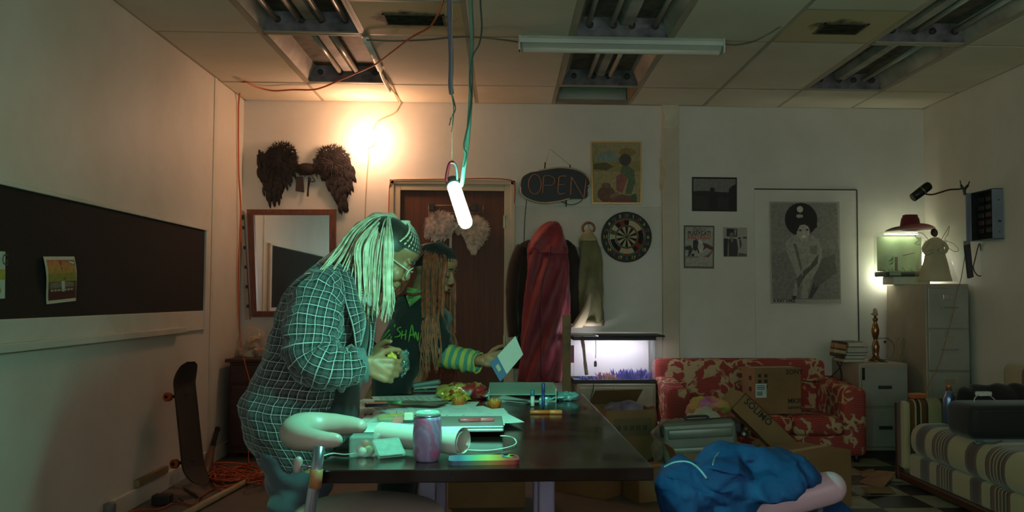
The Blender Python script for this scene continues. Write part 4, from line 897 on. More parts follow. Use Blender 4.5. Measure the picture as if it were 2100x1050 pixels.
t = NT('terrarium_light'); t.b.inputs['Emission Color'].default_value = (.93, 1, .82, 1); t.b.inputs['Emission Strength'].default_value = TERR_W
build('light_strip', MB().tube([(bx0+.07, 7.0, tz1+.07), (XR-.07, 7.0, tz1+.07), (XR-.07, 6.98, tz1+.10), (XR-.07, 6.96, tz1+.26)], .012, 8), t.m, te)
t2 = NT('inner_fill_glow'); t2.b.inputs['Emission Color'].default_value = (.9, 1, .75, 1); t2.b.inputs['Emission Strength'].default_value = 13
build('inner_fill', MB().box(bx0+.08, bx1-.08, ty1-.07, ty1-.04, bz1-.012, bz1-.008), t2.m, te)  # extra emitter added to brighten the tank interior
# red hat
ht = thing('cowboy_hat', 'red felt cowboy hat on top of pet tank', 'hat', P(1868, 472, 6.8))
hc = P(1867, 475.5, 6.8); a_, b_ = .175, .13; m = MB(); m.smooth = True
def brim(u, v):
    t_ = 2*PI*u; r = .40+.60*v; x = a_*r*math.cos(t_)*1.12; y = b_*r*math.sin(t_)
    z = .045*v*v*abs(math.sin(t_))**2 - .012*v*abs(math.cos(t_)) + (.02*v if math.cos(t_) > 0 else 0)*abs(math.cos(t_)); return hc+Vector((x, y, z+.012))
m.grid(brim, 36, 8); m2 = [v-Vector((0, 0, .004)) for v in m.v]; k = len(m.v); nf = len(m.f)
build('brim', m, mat('#7d1a1e', .75, sheen=.3), ht)
m = MB(); m.smooth = True
def crown(u, v):
    t_ = 2*PI*u; r = (.44-.10*v)*(1 if v < .9 else .9); x = a_*r*math.cos(t_)*1.12; y = b_*r*math.sin(t_)*1.1*(1-.25*v); z = .122*v-(.02*max(0, 1-abs(math.sin(t_))*2) if v > .7 else 0); return hc+Vector((x, y, z+.012))
m.grid(crown, 30, 10)
def ctop(u, v): 
    t_ = 2*PI*u; r = .34*.9*v; return hc+Vector((a_*r*math.cos(t_)*1.12, b_*r*math.sin(t_)*.825*1.1, .134-.035*(1-v)**1.0-(.02*max(0, 1-abs(math.sin(t_))*2) if v > .9 else 0)))
m.grid(ctop, 30, 5); build('crown', m, mat('#6d1418', .75, sheen=.3), ht)
build('hat_band', MB().lathe([(.001, 0), (.001, .001)], 4, hc).tube([hc+Vector((a_*.445*1.12*math.cos(t_), b_*.445*1.1*math.sin(t_), .022)) for t_ in [2*PI*k/30 for k in range(31)]], .006, 6), mat('#4a0e12', .6), ht)
# robed doll
do = thing('robed_figurine', 'cream robed figurine wrapped in clear film on tall cabinet', 'figurine', P(1920, 578, 6.5))
st = smooth_st([(487, 1912, 1924, .02), (497, 1898, 1936, .035), (508, 1900, 1934, .045), (530, 1897, 1938, .06), (555, 1890, 1944, .075), (577, 1886, 1950, .085)], 4)
m = MB(); m.smooth = True; m.rings(loft(st, 6.5, 28, folds=.1, kf=7, flatback=1)); build('robe', m, mat('#c9b78c', .8), do)
hc2 = P(1917, 478, 6.5); build('head', MB().ball(hc2, (.022, .024, .03), 12, 8), mat('#5a4030', .7), do)
build('hair', MB().ball(hc2+Vector((-.003, .006, .006)), (.024, .026, .03), 12, 8), mat('#2c1c14', .8), do)
for pts in ([(1902, 497), (1894, 510), (1900, 520), (1912, 515)], [(1934, 497), (1942, 508), (1936, 518), (1924, 512)]): build('arm', MB().tube(curve([P(x, y, 6.45) for x, y in pts]), .014, 8), mat('#bfae88', .8), do)
for pts in ([(1930, 492), (1940, 475), (1947, 464), (1944, 480), (1938, 492), (1956, 500), (1966, 512), (1958, 516), (1940, 505)], [(1904, 492), (1890, 478), (1876, 482), (1884, 492), (1876, 500), (1888, 502)]): build('wing_wire', MB().tube(curve([P(x, y, 6.5) for x, y in pts]), .0022, 5), mat('#a89a78', .4, .5), do)
m = MB(); m.smooth = True; m.rings(loft(smooth_st([(492, 1896, 1940, .05), (520, 1888, 1944, .07), (550, 1882, 1952, .09), (578, 1880, 1958, .1)], 4), 6.5, 30, folds=.16, kf=6, flatback=1), cap=False)
t = NT('clear_film'); t.b.inputs['Alpha'].default_value = .22; t.b.inputs['Roughness'].default_value = .15; t.base(C('#d8d0b8')); build('film_wrap', m, t.m, do)
# --- electric box on right wall
Yn = PX(2058, 440, XR).y; d_ = XR-P(2035, 440, Yn).x; Yf = PX(1991, 440, XR-d_).y; ez0, ez1 = PX(2058, 490, XR).z, PX(2058, 386, XR).z
eb = thing('electric_box', 'open grey electrical box mounted on right wall', 'electrical box', (XR, (Yn+Yf)/2, ez0))
M_eb = mat('#7e8692', .5, .2, var=.12)
m = MB().box(XR-d_, XR, Yn, Yn+.004, ez0, ez1).box(XR-d_, XR, Yf-.004, Yf, ez0, ez1).box(XR-d_, XR, Yn, Yf, ez0, ez0+.004).box(XR-d_, XR, Yn, Yf, ez1-.004, ez1); build('shell', m, M_eb, eb)
build('inside_panel', MB().box(XR-.02, XR-.004, Yn+.004, Yf-.004, ez0+.004, ez1-.004).box(XR-d_+.002, XR-.02, Yf-.008, Yf-.0045, ez0+.004, ez1-.004).box(XR-d_+.002, XR-.02, Yn+.0045, Yn+.007, ez0+.004, ez1-.004), mat('#171513', .7, var=.4, vs_=30), eb)
for k in range(5):
    for j in range(2):
        zz = ez0+.05+k*.055; yy = Yn+.07+j*.1; build('breaker', MB().bevbox(XR-.05, XR-.02, yy, yy+.07, zz, zz+.035, .004), mat(('#2a2420', '#1c1a18', '#4a201c', '#1e2a22')[(k+j) % 4], .5), eb)
build('box_door', MB().bevbox(XR-d_-.035, XR-d_, Yf, Yf+.008, ez0, ez1, .003), M_eb, eb)
build('latch', MB().tube([Vector((XR-.03, Yn, ez0+.12)), Vector((XR-.03, Yn-.02, ez0+.12)), Vector((XR-.05, Yn-.022, ez0+.125))], .004, 6), mat('#4a4640', .4, .6), eb)
for k in range(2): build('screw', MB().lathe([(.006, 0), (.004, .003)], 8, M=Matrix.Translation((XR-.03, Yn, ez0+.05+.22*k)) @ Matrix.Rotation(PI/2, 4, 'X')), mat('#55524c', .4, .7), eb)
# clip lamp
YL = 6.2
cl = thing('clip_lamp', 'black gooseneck clip lamp clamped to electrical box', 'lamp', P(1976, 385, YL))
build('gooseneck', MB().tube(curve([P(x, y, YL) for x, y in ((1898, 398), (1912, 399), (1930, 394), (1948, 389), (1965, 388), (1976, 386))]), .006, 8), mat('#3c362c', .4, .4), cl)
h0, h1 = P(1903, 382, YL), P(1872, 406, YL); dd = (h1-h0).normalized()
build('lamp_head', MB().tube([h0-dd*.02, h0-dd*.012, h0, h0+dd*.09, h1], [.02, .03, .033, .033, .031], 16), mat('#2b2822', .35, .4), cl)
build('lens', MB().tube([h1, h1+dd*.004], [.029, .026], 14), mat('#6a6a60', .15), cl)
build('switch_band', MB().tube([h0+dd*.05, h0+dd*.06], [.0345, .0345], 16), mat('#a8a090', .2, .9), cl)
for pts in ([(1969, 370), (1971, 380), (1976, 388), (1979, 400)], [(1988, 372), (1985, 380), (1979, 388), (1979, 400)]): build('clamp_jaw', MB().tube(curve([P(x, y, YL) for x, y in pts]), [.004]*6+[.009]*13, 6), mat('#1c1a16', .4), cl)
cable('orange_cable', 'thin orange cord hanging from electrical box over filing cabinet front', [P(1990, 400, 6.25), P(1986, 440, 6.25), P(1984, 490, 6.27), P(1978, 530, 6.28), P(1970, 575, 6.3), P(1962, 600, 6.31), P(1955, 640, 6.31), P(1945, 680, 6.31), P(1936, 710, 6.31), P(1928, 740, 6.31), P(1905, 790, 6.28), P(1893, 812, 6.1)], .003, '#a06a34')
hp = thing('power_strip', 'dark power strip dangling below electrical box', 'power strip', P(1990, 570, 6.22))
q = [P(1980, 502, 6.22), P(1990, 500, 6.22), P(1997, 568, 6.22), P(1988, 571, 6.22)]
build('strip_body', MB().prism(q, (0, .03, 0)), mat('#35333a', .5), hp)
build('cord_end', MB().prism([P(1980, 494, 6.22), P(1990, 493, 6.22), P(1990, 502, 6.22), P(1980, 503, 6.22)], (0, .028, 0)), mat('#8a8a88', .5), hp)
build('cable_loop', MB().tube(curve([P(x, y, 6.24) for x, y in ((1995, 550), (2000, 530), (2008, 500), (2012, 515), (2020, 545), (2018, 560), (2008, 566), (1999, 558), (1996, 548))]), .004, 6), mat('#2c2a24', .5), hp)
# ================================================================== striped sofa along the right wall
t = NT('striped_velour'); s = t.sep(t.co('Object')); u = t.math('FRACT', t.math('MULTIPLY', t.math('ADD', s[1], 10.03), 1/.58))
cr, br, dk, mid = C('#a3946c'), C('#5e3b1c'), C('#3a2412'), C('#6d5a3a')
stops = [(0, cr), (.17, br), (.20, dk), (.235, cr), (.25, dk), (.29, cr), (.305, br), (.345, cr), (.36, dk), (.40, cr), (.415, br), (.47, dk), (.49, cr), (.64, br), (.68, dk), (.80, br), (.84, cr), (.99, cr)]
t.base(t.ramp(u, stops, 'CONSTANT')); t.b.inputs['Roughness'].default_value = .9; t.b.inputs['Sheen Weight'].default_value = .3; t.bump(t.noise(260, 2), .3, .002); M_str = t.m
M_dw = mat('#4a2a16', .4, var=.2, vs_=12)
fx, yE, yN = 2.52, 5.62, 3.3
ss = thing('striped_sofa', 'brown and cream striped sofa along the right wall', 'sofa', ((fx+XR)/2, (yE+yN)/2, 0))
m = MB().bevbox(fx+.02, XR-.06, yN, yE-.1, .06, .20, .02); m.sm = [True]*len(m.f); build('base', m, M_str, ss)
m = MB().bevbox(fx-.005, XR-.2, yN+.02, yE-.13, .195, .40, .085, n=5); m.sm = [True]*len(m.f)
for v in m.v:
    if v.z > .3: v.z += .02*(v.x-fx)
build('seat_cushion', m, M_str, ss)
m = MB().bevbox(XR-.24, XR-.03, yN, yE-.02, .2, P(2075, 747, 5.4).z, .06, n=4); m.sm = [True]*len(m.f); build('backrest', m, M_str, ss)
az = P(1880, 817, 5.55).z
t = NT('striped_velour_arm'); s = t.sep(t.co('Object')); u = t.math('FRACT', t.math('MULTIPLY', t.math('ADD', s[0], 10.46), 1/.58)); t.base(t.ramp(u, stops, 'CONSTANT')); t.b.inputs['Roughness'].default_value = .9; M_str2 = t.m
m = MB().bevbox(fx+.03, XR-.1, yE-.13, yE-.01, .1, az, .05, n=4); m.sm = [True]*len(m.f); build('arm', m, M_str2, ss)
build('arm_facing', MB().bevbox(fx-.01, fx+.035, yE-.12, yE-.015, .1, az-.015, .02, n=3), M_str, ss)
build('arm_trim', MB().bevbox(fx-.012, fx+.03, yE-.015, yE+.02, .02, az-.03, .006), M_dw, ss)
build('plinth_rail', MB().bevbox(fx, fx+.04, yN, yE, .02, .07, .01), M_dw, ss)
# --- dark bag, garment, bottle, charger on it
bg = thing('black_bag', 'black soft bag lying on striped sofa seat', 'bag', P(2050, 906, 4.85))
bx = P(1985, 880, 4.75).x; m = MB().bevbox(bx, bx+.55, 4.72, 5.0, .40, .40+.20, .05, n=4); m.sm = [True]*len(m.f); jitter(m, .02, 7, 2); build('bag_body', m, cloth('#16100f', '#0d090a', .7), bg)
build('bag_strap', MB().tube(curve([P(1998, 908, 4.68), P(2010, 905, 4.62), P(2035, 909, 4.6), P(2055, 904, 4.62)]), .006, 6), mat('#4a5a56', .6), bg)
build('zip_line', MB().tube(curve([(bx+.05, 4.715, .56), (bx+.25, 4.71, .565), (bx+.5, 4.715, .56)]), .003, 5), mat('#3a3230', .4), bg)
gm = thing('dark_garment', 'dark brown garment bundled behind the black bag', 'clothing', P(2020, 850, 5.2))
m = MB()
for c, r in ((P(1982, 825, 5.18), (.08, .06, .09)), (P(2005, 815, 5.22), (.12, .09, .08)), (P(2045, 820, 5.2), (.13, .1, .09)), (P(2085, 825, 5.2), (.12, .1, .1)), (P(2000, 840, 5.18), (.16, .08, .08))): m.ball(c, r)
m = blob(m, .014, 4); jitter(m, .022, 9, 4); build('folds', m, cloth('#241a17', '#140f0e', .95), gm)
bo = P(1947, 868, 5.28); h = P(1947, 786, 5.28).z-bo.z
bt = thing('water_bottle', 'tall silver blue metal bottle standing on striped sofa', 'bottle', (bo.x, 5.28, .42))
build('bottle_body', MB().lathe([(.034, 0), (.037, .008), (.037, h*.62), (.030, h*.72), (.018, h*.8), (.016, h*.84)], 20, (bo.x, 5.28, .42)), mat('#7f86a8', .25, .7, var=.1), bt)
build('bottle_cap', MB().lathe([(.018, h*.84), (.018, h*.95), (.012, h)], 16, (bo.x, 5.28, .42)), mat('#b07a4c', .35, .5), bt)
ch = thing('charger', 'white charger block with looped cable on black bag', 'charger', P(2025, 842, 4.85))
c0 = P(2020, 840, 4.84); M = Matrix.Translation((c0.x, 4.86, .63)) @ Matrix.Rotation(.25, 4, 'Z')
build('block', MB().bevbox(-.035, .045, -.022, .022, 0, .024, .005, M), mat('#c9c9bc', .4), ch)
build('cable_loop', MB().tube(curve([P(x, y, 4.86) for x, y in ((2036, 836), (2046, 830), (2042, 822), (2030, 812), (2012, 809), (2000, 815), (1998, 826), (2004, 833), (1994, 836), (2012, 830), (2040, 832))]), .0026, 6), mat('#c4c6bc', .4), ch)
cable('teal_lanyard', 'thin teal lanyard lying at foot of the black bag', [P(1996, 902, 4.66), P(2004, 909, 4.62), P(2020, 904, 4.62), P(2034, 909, 4.6), P(2058, 905, 4.62)], .0028, '#6f9a92')
og = thing('orange_box', 'small orange box lying on striped sofa arm', 'box', P(1885, 815, 5.56)); M = Matrix.Translation((P(1880, 815, 5.56).x, 5.55, az+.001)) @ Matrix.Rotation(.2, 4, 'Z')
build('box_body', MB().bevbox(-.045, .045, -.03, .03, 0, .03, .004, M), mat('#a8562a', .5), og); build('lid_edge', MB().bevbox(-.046, .046, -.031, .031, .022, .031, .003, M), mat('#c07038', .5), og)
# ================================================================== boxes and clutter
def card(c='#8d6a42'):
    t = NT('cardboard'); t.base(t.ramp(t.noise(5, 5), [(.3, C('#7c5c38')), (.7, C(c))])); t.b.inputs['Roughness'].default_value = .8
    w = t.n('ShaderNodeTexWave'); w.inputs['Scale'].default_value = 60; t.t.links.new(t.co(), w.inputs['Vector']); t.bump(w.outputs['Fac'], .05, .001); return t.m
M_card = card(); M_tape = mat('#a88a5c', .35); M_ink = mat('#2a1f16', .7, var=0); M_lab = mat('#c3ccc4', .5)
def cbox(label, loc, rz, w, d, h, flaps=(), name='cardboard_box', rot=None, closed=True, group=None, tape=True):
    o = thing(name, label, 'box', loc, rz, rot=rot); T = .004
    for nm, b in (('side', (-w/2, w/2, -d/2, -d/2+T, 0, h)), ('side', (-w/2, w/2, d/2-T, d/2, 0, h)), ('side', (-w/2, -w/2+T, -d/2+T, d/2-T, 0, h)), ('side', (w/2-T, w/2, -d/2+T, d/2-T, 0, h)), ('bottom', (-w/2+T, w/2-T, -d/2+T, d/2-T, 0, T))):
        build(nm, MB().box(*b), M_card, o, local=True)
    if closed:
        for s in (-1, 1): build('flap', MB().box(-w/2, w/2, min(0.002*s, s*d/2), max(.002*s, s*d/2), h, h+.004), M_card, o, local=True)
        if tape: build('tape', MB().box(-w/2-.0006, w/2+.0006, -.025, .025, h+.004, h+.0048), M_tape, o, local=True)
    for ax, ang in flaps:
        if ax in ('f', 'b'):
            s = -1 if ax == 'f' else 1; M = Matrix.Translation((0, s*d/2, h)) @ Matrix.Rotation(s*ang, 4, 'X'); build('flap', MB().box(-w/2, w/2, -.002, .002, 0, d*.48, M), M_card, o, local=True)
        else:
            s = -1 if ax == 'l' else 1; M = Matrix.Translation((s*w/2, 0, h)) @ Matrix.Rotation(-s*-ang, 4, 'Y') if s == 1 else Matrix.Translation((s*w/2, 0, h)) @ Matrix.Rotation(-ang, 4, 'Y'); build('flap', MB().box(-.002, .002, -d/2, d/2, 0, w*.48, M), M_card, o, local=True)
    return o
def face_text(o, body, x, z, y, size, align='LEFT', bold=.001):
    m = MB(); text_into(m, body, Matrix.Translation((x, y, z)) @ AX, size=size, align=align, bold=bold); build('lettering', m, M_ink, o, local=True)
# box on sofa
a, b = P(1547, 848, 6.36), P(1642, 848, 6.36); bw_ = b.x-a.x; bh = P(1600, 757, 6.36).z-.335
o = cbox('cardboard box with white shipping label standing on floral sofa', ((a.x+b.x)/2-.045, 6.36+.13, .335), .16, bw_+.02, .22, bh); o.location.x += .04
face_text(o, 'SONY', bw_*.18, bh-.04, -.1115, .05); face_text(o, 'MKIII', bw_*.22, .075, -.1115, .05); face_text(o, 'camera', bw_*.22, .035, -.1115, .036)
build('shipping_label', MB().box(-bw_*.52, -bw_*.27, -.1125, -.1105, .12, .22), M_lab, o, local=True)
for k, zz in enumerate((.205, .193, .181, .16, .15, .14)): build('label_print', MB().box(-bw_*.49, -bw_*(.31 if k < 3 else .36), -.1132, -.1124, zz-.004, zz+.003), mat('#4a6a6a', .6), o, local=True)
for k in range(3):
    for j in range(2): build('handling_mark', MB().box(-bw_*.46+.04*j*1.2, -bw_*.46+.04*j*1.2+.024, -.1120, -.1112, bh-.06-.04*k, bh-.036-.04*k), M_ink, o, local=True)
for zz in (.16, .24): build('hand_hole', MB().box(-bw_*.5-.0115, -bw_*.5-.009, -.05, -.01, zz, zz+.03), M_ink, o, local=True)
# leaning SOLIMO box
c = [P(1529, 806, 5.62), P(1503, 842, 5.62), P(1606, 935, 5.62), P(1640, 912, 5.62)]
ux = (c[3]-c[0]).normalized(); uz = Vector((0, -1, 0)).cross(ux); uz = uz if uz.z > 0 else -uz
lb_ = thing('cardboard_box', 'long cardboard box leaning diagonally against the floral sofa', 'box', c[2])
W_ = (c[3]-c[0]).length; H_ = abs((c[1]-c[0]).dot(uz)); O_ = c[0]-uz*H_
Ml = Matrix((ux.to_4d(), Vector((0, 1, 0, 0)), uz.to_4d(), Vector((0, 0, 0, 1)))).transposed(); Ml.translation = O_
for i in range(3): Ml[3][i] = 0
I = Matrix.Translation(lb_.location).inverted() @ Ml
for nm, bb in (('front', (0, W_, 0, .004, 0, H_)), ('back', (0, W_, .2, .204, 0, H_)), ('top', (0, W_, 0, .204, H_-.004, H_)), ('bottom', (0, W_, 0, .204, 0, .004)), ('end', (0, .004, 0, .204, 0, H_)), ('end', (W_-.004, W_, 0, .204, 0, H_))): build(nm, MB().box(*bb, I), M_card, lb_, local=True)
build('end_flap', MB().box(-.09, 0, 0, .004, 0, H_*.8, I @ Matrix.Rotation(-.5, 4, 'Z')), M_card, lb_, local=True)
m = MB(); text_into(m, 'SOLIMO', I @ Matrix.Translation((.03, -.001, H_*.62)) @ AX, size=.062, bold=.0012); build('lettering', m, M_ink, lb_, local=True)
# box under stool side
n0 = P(1702, 938, 4.75)
o = cbox('closed cardboard box on floor behind the blue jacket', (n0.x-.06, 4.75+.24, 0), .62, .40, .34, n0.z, flaps=()); bx4 = o
# boxes right of the table
q = PZ(1268, 1025, 0); o = cbox('low cardboard box on floor half hidden under table edge', (q.x-.14, q.y+.24, 0), -.72, .40, .26, .27)
q = P(1283, 842, 5.75); o = cbox('tall open cardboard box with printed panel beside aquarium cabinet', (q.x, 5.95, 0), .22, .34, .36, q.z, closed=False, flaps=(('b', .9),))
build('printed_panel', MB().box(-.12, .14, -.1815, -.18, q.z*.62, q.z*.88), mat('#6d5a3c', .7), o, local=True)
for k in range(5): build('faded_print', MB().box(-.1+.045*k, -.1+.045*k+.03, -.1824, -.1816, q.z*.7, q.z*.7+.035), mat('#54452e', .7), o, local=True)
m = MB().ball(Vector((q.x+.02, 5.92, q.z-.02)), (.13, .12, .06)); m = blob(m, .014, 3); jitter(m, .03, 12, 6); bgm = build('garment_bundle', m, cloth('#9a8ca8', '#3c3448', .9)); tag(bgm, 'grey lilac cloth sticking out of tall cardboard box', 'clothing')
q = PZ(1345, 1030, 0); o = cbox('small greenish cardboard box on floor beside blue jacket', (q.x-.02, q.y+.12, 0), .35, .24, .2, .18)
q = PZ(998, 1042, 0); o = cbox('plain cardboard box on floor seen beneath the table', (q.x, q.y+.15, 0), 0, .43, .28, .34)
# open box in front of suitcase
q = P(1450, 905, 5.0); o = cbox('open cardboard box with raised flaps before the suitcase', (q.x, 5.05, 0), .1, .30, .2, q.z-.15, closed=False, flaps=(('f', .5), ('l', .5), ('r', .5)))
# suitcase
q0, q1 = P(1370, 880, 5.3), P(1522, 862, 5.3)
su = thing('suitcase', 'grey green hard shell suitcase standing on its side', 'suitcase', ((q0.x+q1.x)/2, 5.42, 0), rot=(0, -.06, -.05))
w = q1.x-q0.x; h = q1.z-.012; M_su = mat('#7c8478', .35, .3, var=.1)
m = MB().bevbox(-w/2, w/2, -.11, .11, .03, h, .03, n=3); build('shell', m, M_su, su, local=True)
for zz in (h*.35, h*.6, h*.85): 
    m = MB().bevbox(-w/2+.03, w/2-.03, -.118, -.1, zz-.03, zz+.03, .012); m.sm = [True]*len(m.f); build('rib', m, M_su, su, local=True)
build('edge_band', MB().bevbox(-w/2-.006, w/2+.006, -.012, .012, .025, h+.006, .005), mat('#1c1a18', .5), su, local=True)
for sx in (-1, 1):
    build('corner_guard', MB().bevbox(sx*w/2-.03, sx*w/2+.03, -.10, .10, h-.08, h-.01, .012) if sx > 0 else MB().bevbox(-w/2-.012, -w/2+.02, -.1, .1, h-.08, h-.01, .012), mat('#1d1b19', .5), su, local=True)
for zz in (h-.09, .1):
    build('wheel', MB().lathe([(.012, -.012), (.024, -.012), (.024, .012), (.012, .012)], 14, M=Matrix.Translation((w/2+.045, -.06, zz)) @ Matrix.Rotation(PI/2, 4, 'X')), mat('#22201e', .5), su, local=True)
    build('wheel_hub', MB().lathe([(.009, -.014), (.009, .014)], 10, M=Matrix.Translation((w/2+.045, -.06, zz)) @ Matrix.Rotation(PI/2, 4, 'X')), mat('#b9bab4', .3, .6), su, local=True)
build('carry_handle', MB().tube(curve([(-.07, 0, h), (-.06, 0, h+.02), (.06, 0, h+.02), (.07, 0, h)]), .007, 6), mat('#1c1a18', .5), su, local=True)
# clothes on the suitcase
def bundle(name, label, balls, Y, mt, seed, amt=.022, sc_=13, vox=.010):
    m = MB()
    for (x, y, rx, ry, rz_) in balls: m.ball(P(x, y, Y), (rx, ry, rz_))
    m = blob(m, vox, 3); jitter(m, amt, sc_, seed); jitter(m, amt*.4, sc_*2.6, seed+3)
    o = build(name, m, mt); return tag(o, label, 'clothing', 'clothes heaped behind suitcase')
t = NT('tie_dye'); v = t.ramp(t.noise(9, 3), [(.2, C('#7a4a8c')), (.38, C('#b56a8c')), (.5, C('#b98a3c')), (.6, C('#8aa04a')), (.72, C('#b5522c')), (.85, C('#9a8ab0'))]); t.base(v); t.b.inputs['Roughness'].default_value = .85
bundle('shirt', 'purple orange and green tie dye cloth heaped behind suitcase', [(1420, 842, .05, .07, .05), (1440, 830, .08, .09, .06), (1470, 830, .08, .08, .05), (1487, 838, .05, .06, .04)], 5.62, t.m, 2)
bundle('shirt', 'cream cloth folded on top of the suitcase', [(1425, 858, .06, .06, .035), (1445, 850, .05, .05, .05), (1460, 857, .045, .05, .035)], 5.48, cloth('#b8ac98', '#94886f'), 5)
bundle('blanket', 'beige and brown blanket draped left of suitcase', [(1362, 872, .05, .07, .04), (1352, 892, .045, .07, .06), (1352, 925, .05, .07, .10), (1390, 866, .06, .05, .025)], 5.42, cloth('#8c7c66', '#4a3a30'), 8)
bundle('dark_cloth', 'dark plum cloth on floor between boxes and suitcase', [(1348, 965, .07, .09, .09), (1365, 990, .08, .08, .08)], 5.6, cloth('#2c2024', '#1c1418'), 9)
bundle('red_cloth', 'coral red cloth hanging at end of floral sofa', [(1341, 850, .035, .05, .06), (1342, 872, .035, .05, .06)], 6.0, cloth('#9a4a3c', '#7c3428'), 10)
# flat scraps on the floor
def scrap(label, pts, z=.004, lift=(0, 0, 0, 0), c=M_card):
    q = [PZ(x, y, .006) for x, y in pts]; q = [v+Vector((0, 0, l)) for v, l in zip(q, lift)]
    m = MB().prism(q, (0, 0, .004)); build_o = build('cardboard_sheet', m, c); return tag(build_o, label, 'cardboard', 'cardboard scraps on floor')
scrap('large flat cardboard sheet on floor before striped sofa', [(1760, 990), (1800, 972), (1838, 985), (1810, 1003)], lift=(0, .02, .05, 0))
scrap('curled brown cardboard piece on floor near the sofa corner', [(1765, 1010), (1825, 1000), (1838, 1012), (1780, 1022)], lift=(.03, 0, 0, .03))
scrap('small cardboard flap on floor behind the closed box', [(1762, 968), (1790, 962), (1800, 972), (1770, 980)])
# ================================================================== left side
t = NT('dark_wood'); co = t.co('Object', (3, 3, 14)); t.base(t.ramp(t.noise(3, 6, co), [(.3, C('#2c130c')), (.7, C('#4a2213'))])); t.b.inputs['Roughness'].default_value = .42; M_dark = t.m
cx1 = P(640, 800, 6.62).x; cz = P(490, 736, 6.62).z
dc_ = thing('wood_cabinet', 'dark reddish wood cabinet in left corner below mirror', 'cabinet', ((XL+.03+cx1)/2, 6.82, 0))
build('body', MB().bevbox(XL+.06, cx1, 6.64, 7.05, .03, cz-.025, .005), M_dark, dc_)
build('top_board', MB().bevbox(XL+.035, cx1+.02, 6.60, 7.055, cz-.025, cz, .006), M_dark, dc_)
xm = (XL+.06+cx1)/2
for a, b in ((XL+.08, xm-.003), (xm+.003, cx1-.02)):
    d = build('cabinet_door', MB().bevbox(a, b, 6.622, 6.642, .08, cz-.19, .005), M_dark, dc_); build('door_inset', MB().bevbox(a+.06, b-.06, 6.616, 6.624, .14, cz-.25, .004), M_dark, d)
    kx = b-.03 if b < xm else a+.03; build('knob', MB().ball((kx, 6.612, cz*.55), .012, 10, 6), mat('#6a5030', .3, .7), d)
    d = build('drawer', MB().bevbox(a, b, 6.622, 6.642, cz-.175, cz-.045, .005), M_dark, dc_); build('knob', MB().ball(((a+b)/2, 6.612, cz-.11), .012, 10, 6), mat('#6a5030', .3, .7), d)
for a in (XL+.09, cx1-.04): build('foot', MB().box(a-.025, a+.025, 6.66, 6.7, 0, .03), M_dark, dc_)
# bag of cloth
pb = thing('plastic_bag', 'clear plastic bag of pale cloth scraps on dark cabinet', 'bag', P(515, 733, 6.8))
for k, (x, y, r, cc) in enumerate(((500, 722, .05, '#cdb496'), (515, 706, .055, '#d8c0a2'), (530, 720, .05, '#c4a888'), (512, 728, .04, '#e0cdb2'), (536, 728, .035, '#b59a7c'), (522, 694, .035, '#cbb08e'), (490, 729, .03, '#d5bd9f'))):
    c = P(x, y, 6.8); c.z = max(c.z, cz+r*.66); m = MB().ball(c, (r, r, r*.65), 14, 10); jitter(m, .03, 28, k); build('cloth_scrap', m, cloth(cc, '#8a6e54'), pb)
st = smooth_st([(668, 505, 520, .015), (676, 500, 538, .05), (690, 492, 548, .09), (710, 486, 550, .11), (732, 482, 550, .11)], 4)
m = MB(); m.smooth = True; m.rings(loft(st, 6.8, 30, folds=.12, kf=7, flatback=1)); jitter(m, .012, 20, 3)
for v in m.v: v.z = max(v.z, cz+.001)
t = NT('bag_film'); t.b.inputs['Alpha'].default_value = .25; t.b.inputs['Roughness'].default_value = .1; t.base(C('#cdb9a0')); build('film', m, t.m, pb)
# skateboard
sk0, sk1 = P(400, 996, 5.42), P(374, 745, 5.50)
sk = thing('skateboard', 'dark skateboard standing on its tail against left wall', 'skateboard', sk0)
L_ = (sk1-sk0).length; ez = (sk1-sk0).normalized(); ny = Vector((.95, -.32, 0)).normalized(); ny = (ny-ez*ny.dot(ez)).normalized(); ex = ez.cross(ny)
def deck(u, v, off=0):
    s = v*2-1; wv = .095*(1-max(0, abs(s)-.72)**2*9)**.5 if abs(s) < 1 else .03
    z = L_*v; kick = max(0, abs(s)-.66)**1.5*.30; return sk0+ez*z+ex*(u*2-1)*wv+ny*(kick+.006*(u*2-1)**2+off)
m = MB(); m.grid(lambda u, v: deck(u, v), 8, 40); m.grid(lambda u, v: deck(1-u, v, -.011), 8, 40)
k = 9*41
for j in range(40): m.face((j*9, k+j*9+8, k+(j+1)*9+8, (j+1)*9)); m.face((j*9+8, (j+1)*9+8, k+(j+1)*9, k+j*9))
build('deck', m, mat('#3a2a20', .8, var=.15), sk)
for f in (.2, .74):
    c = sk0+ez*L_*f-ny*.012
    tr_ = build('truck', MB().capsule(c, .016, c-ny*.04, .012).tube([c-ny*.045-ex*.075, c-ny*.045+ex*.075], .008, 8), mat('#3c3834', .4, .7), sk)
    for s in (-1, 1):
        p = c-ny*.045+ex*s*.085; w_ = build('wheel', MB().tube([p-ex*.016, p-ex*.012, p+ex*.012, p+ex*.016], [.02, .027, .027, .02], 16), mat('#a3441f', .5), tr_)
    build('bearing', MB().tube([c-ny*.045-ex*.104, c-ny*.045+ex*.104], .010, 10), mat('#1c1816', .4, .5), tr_)
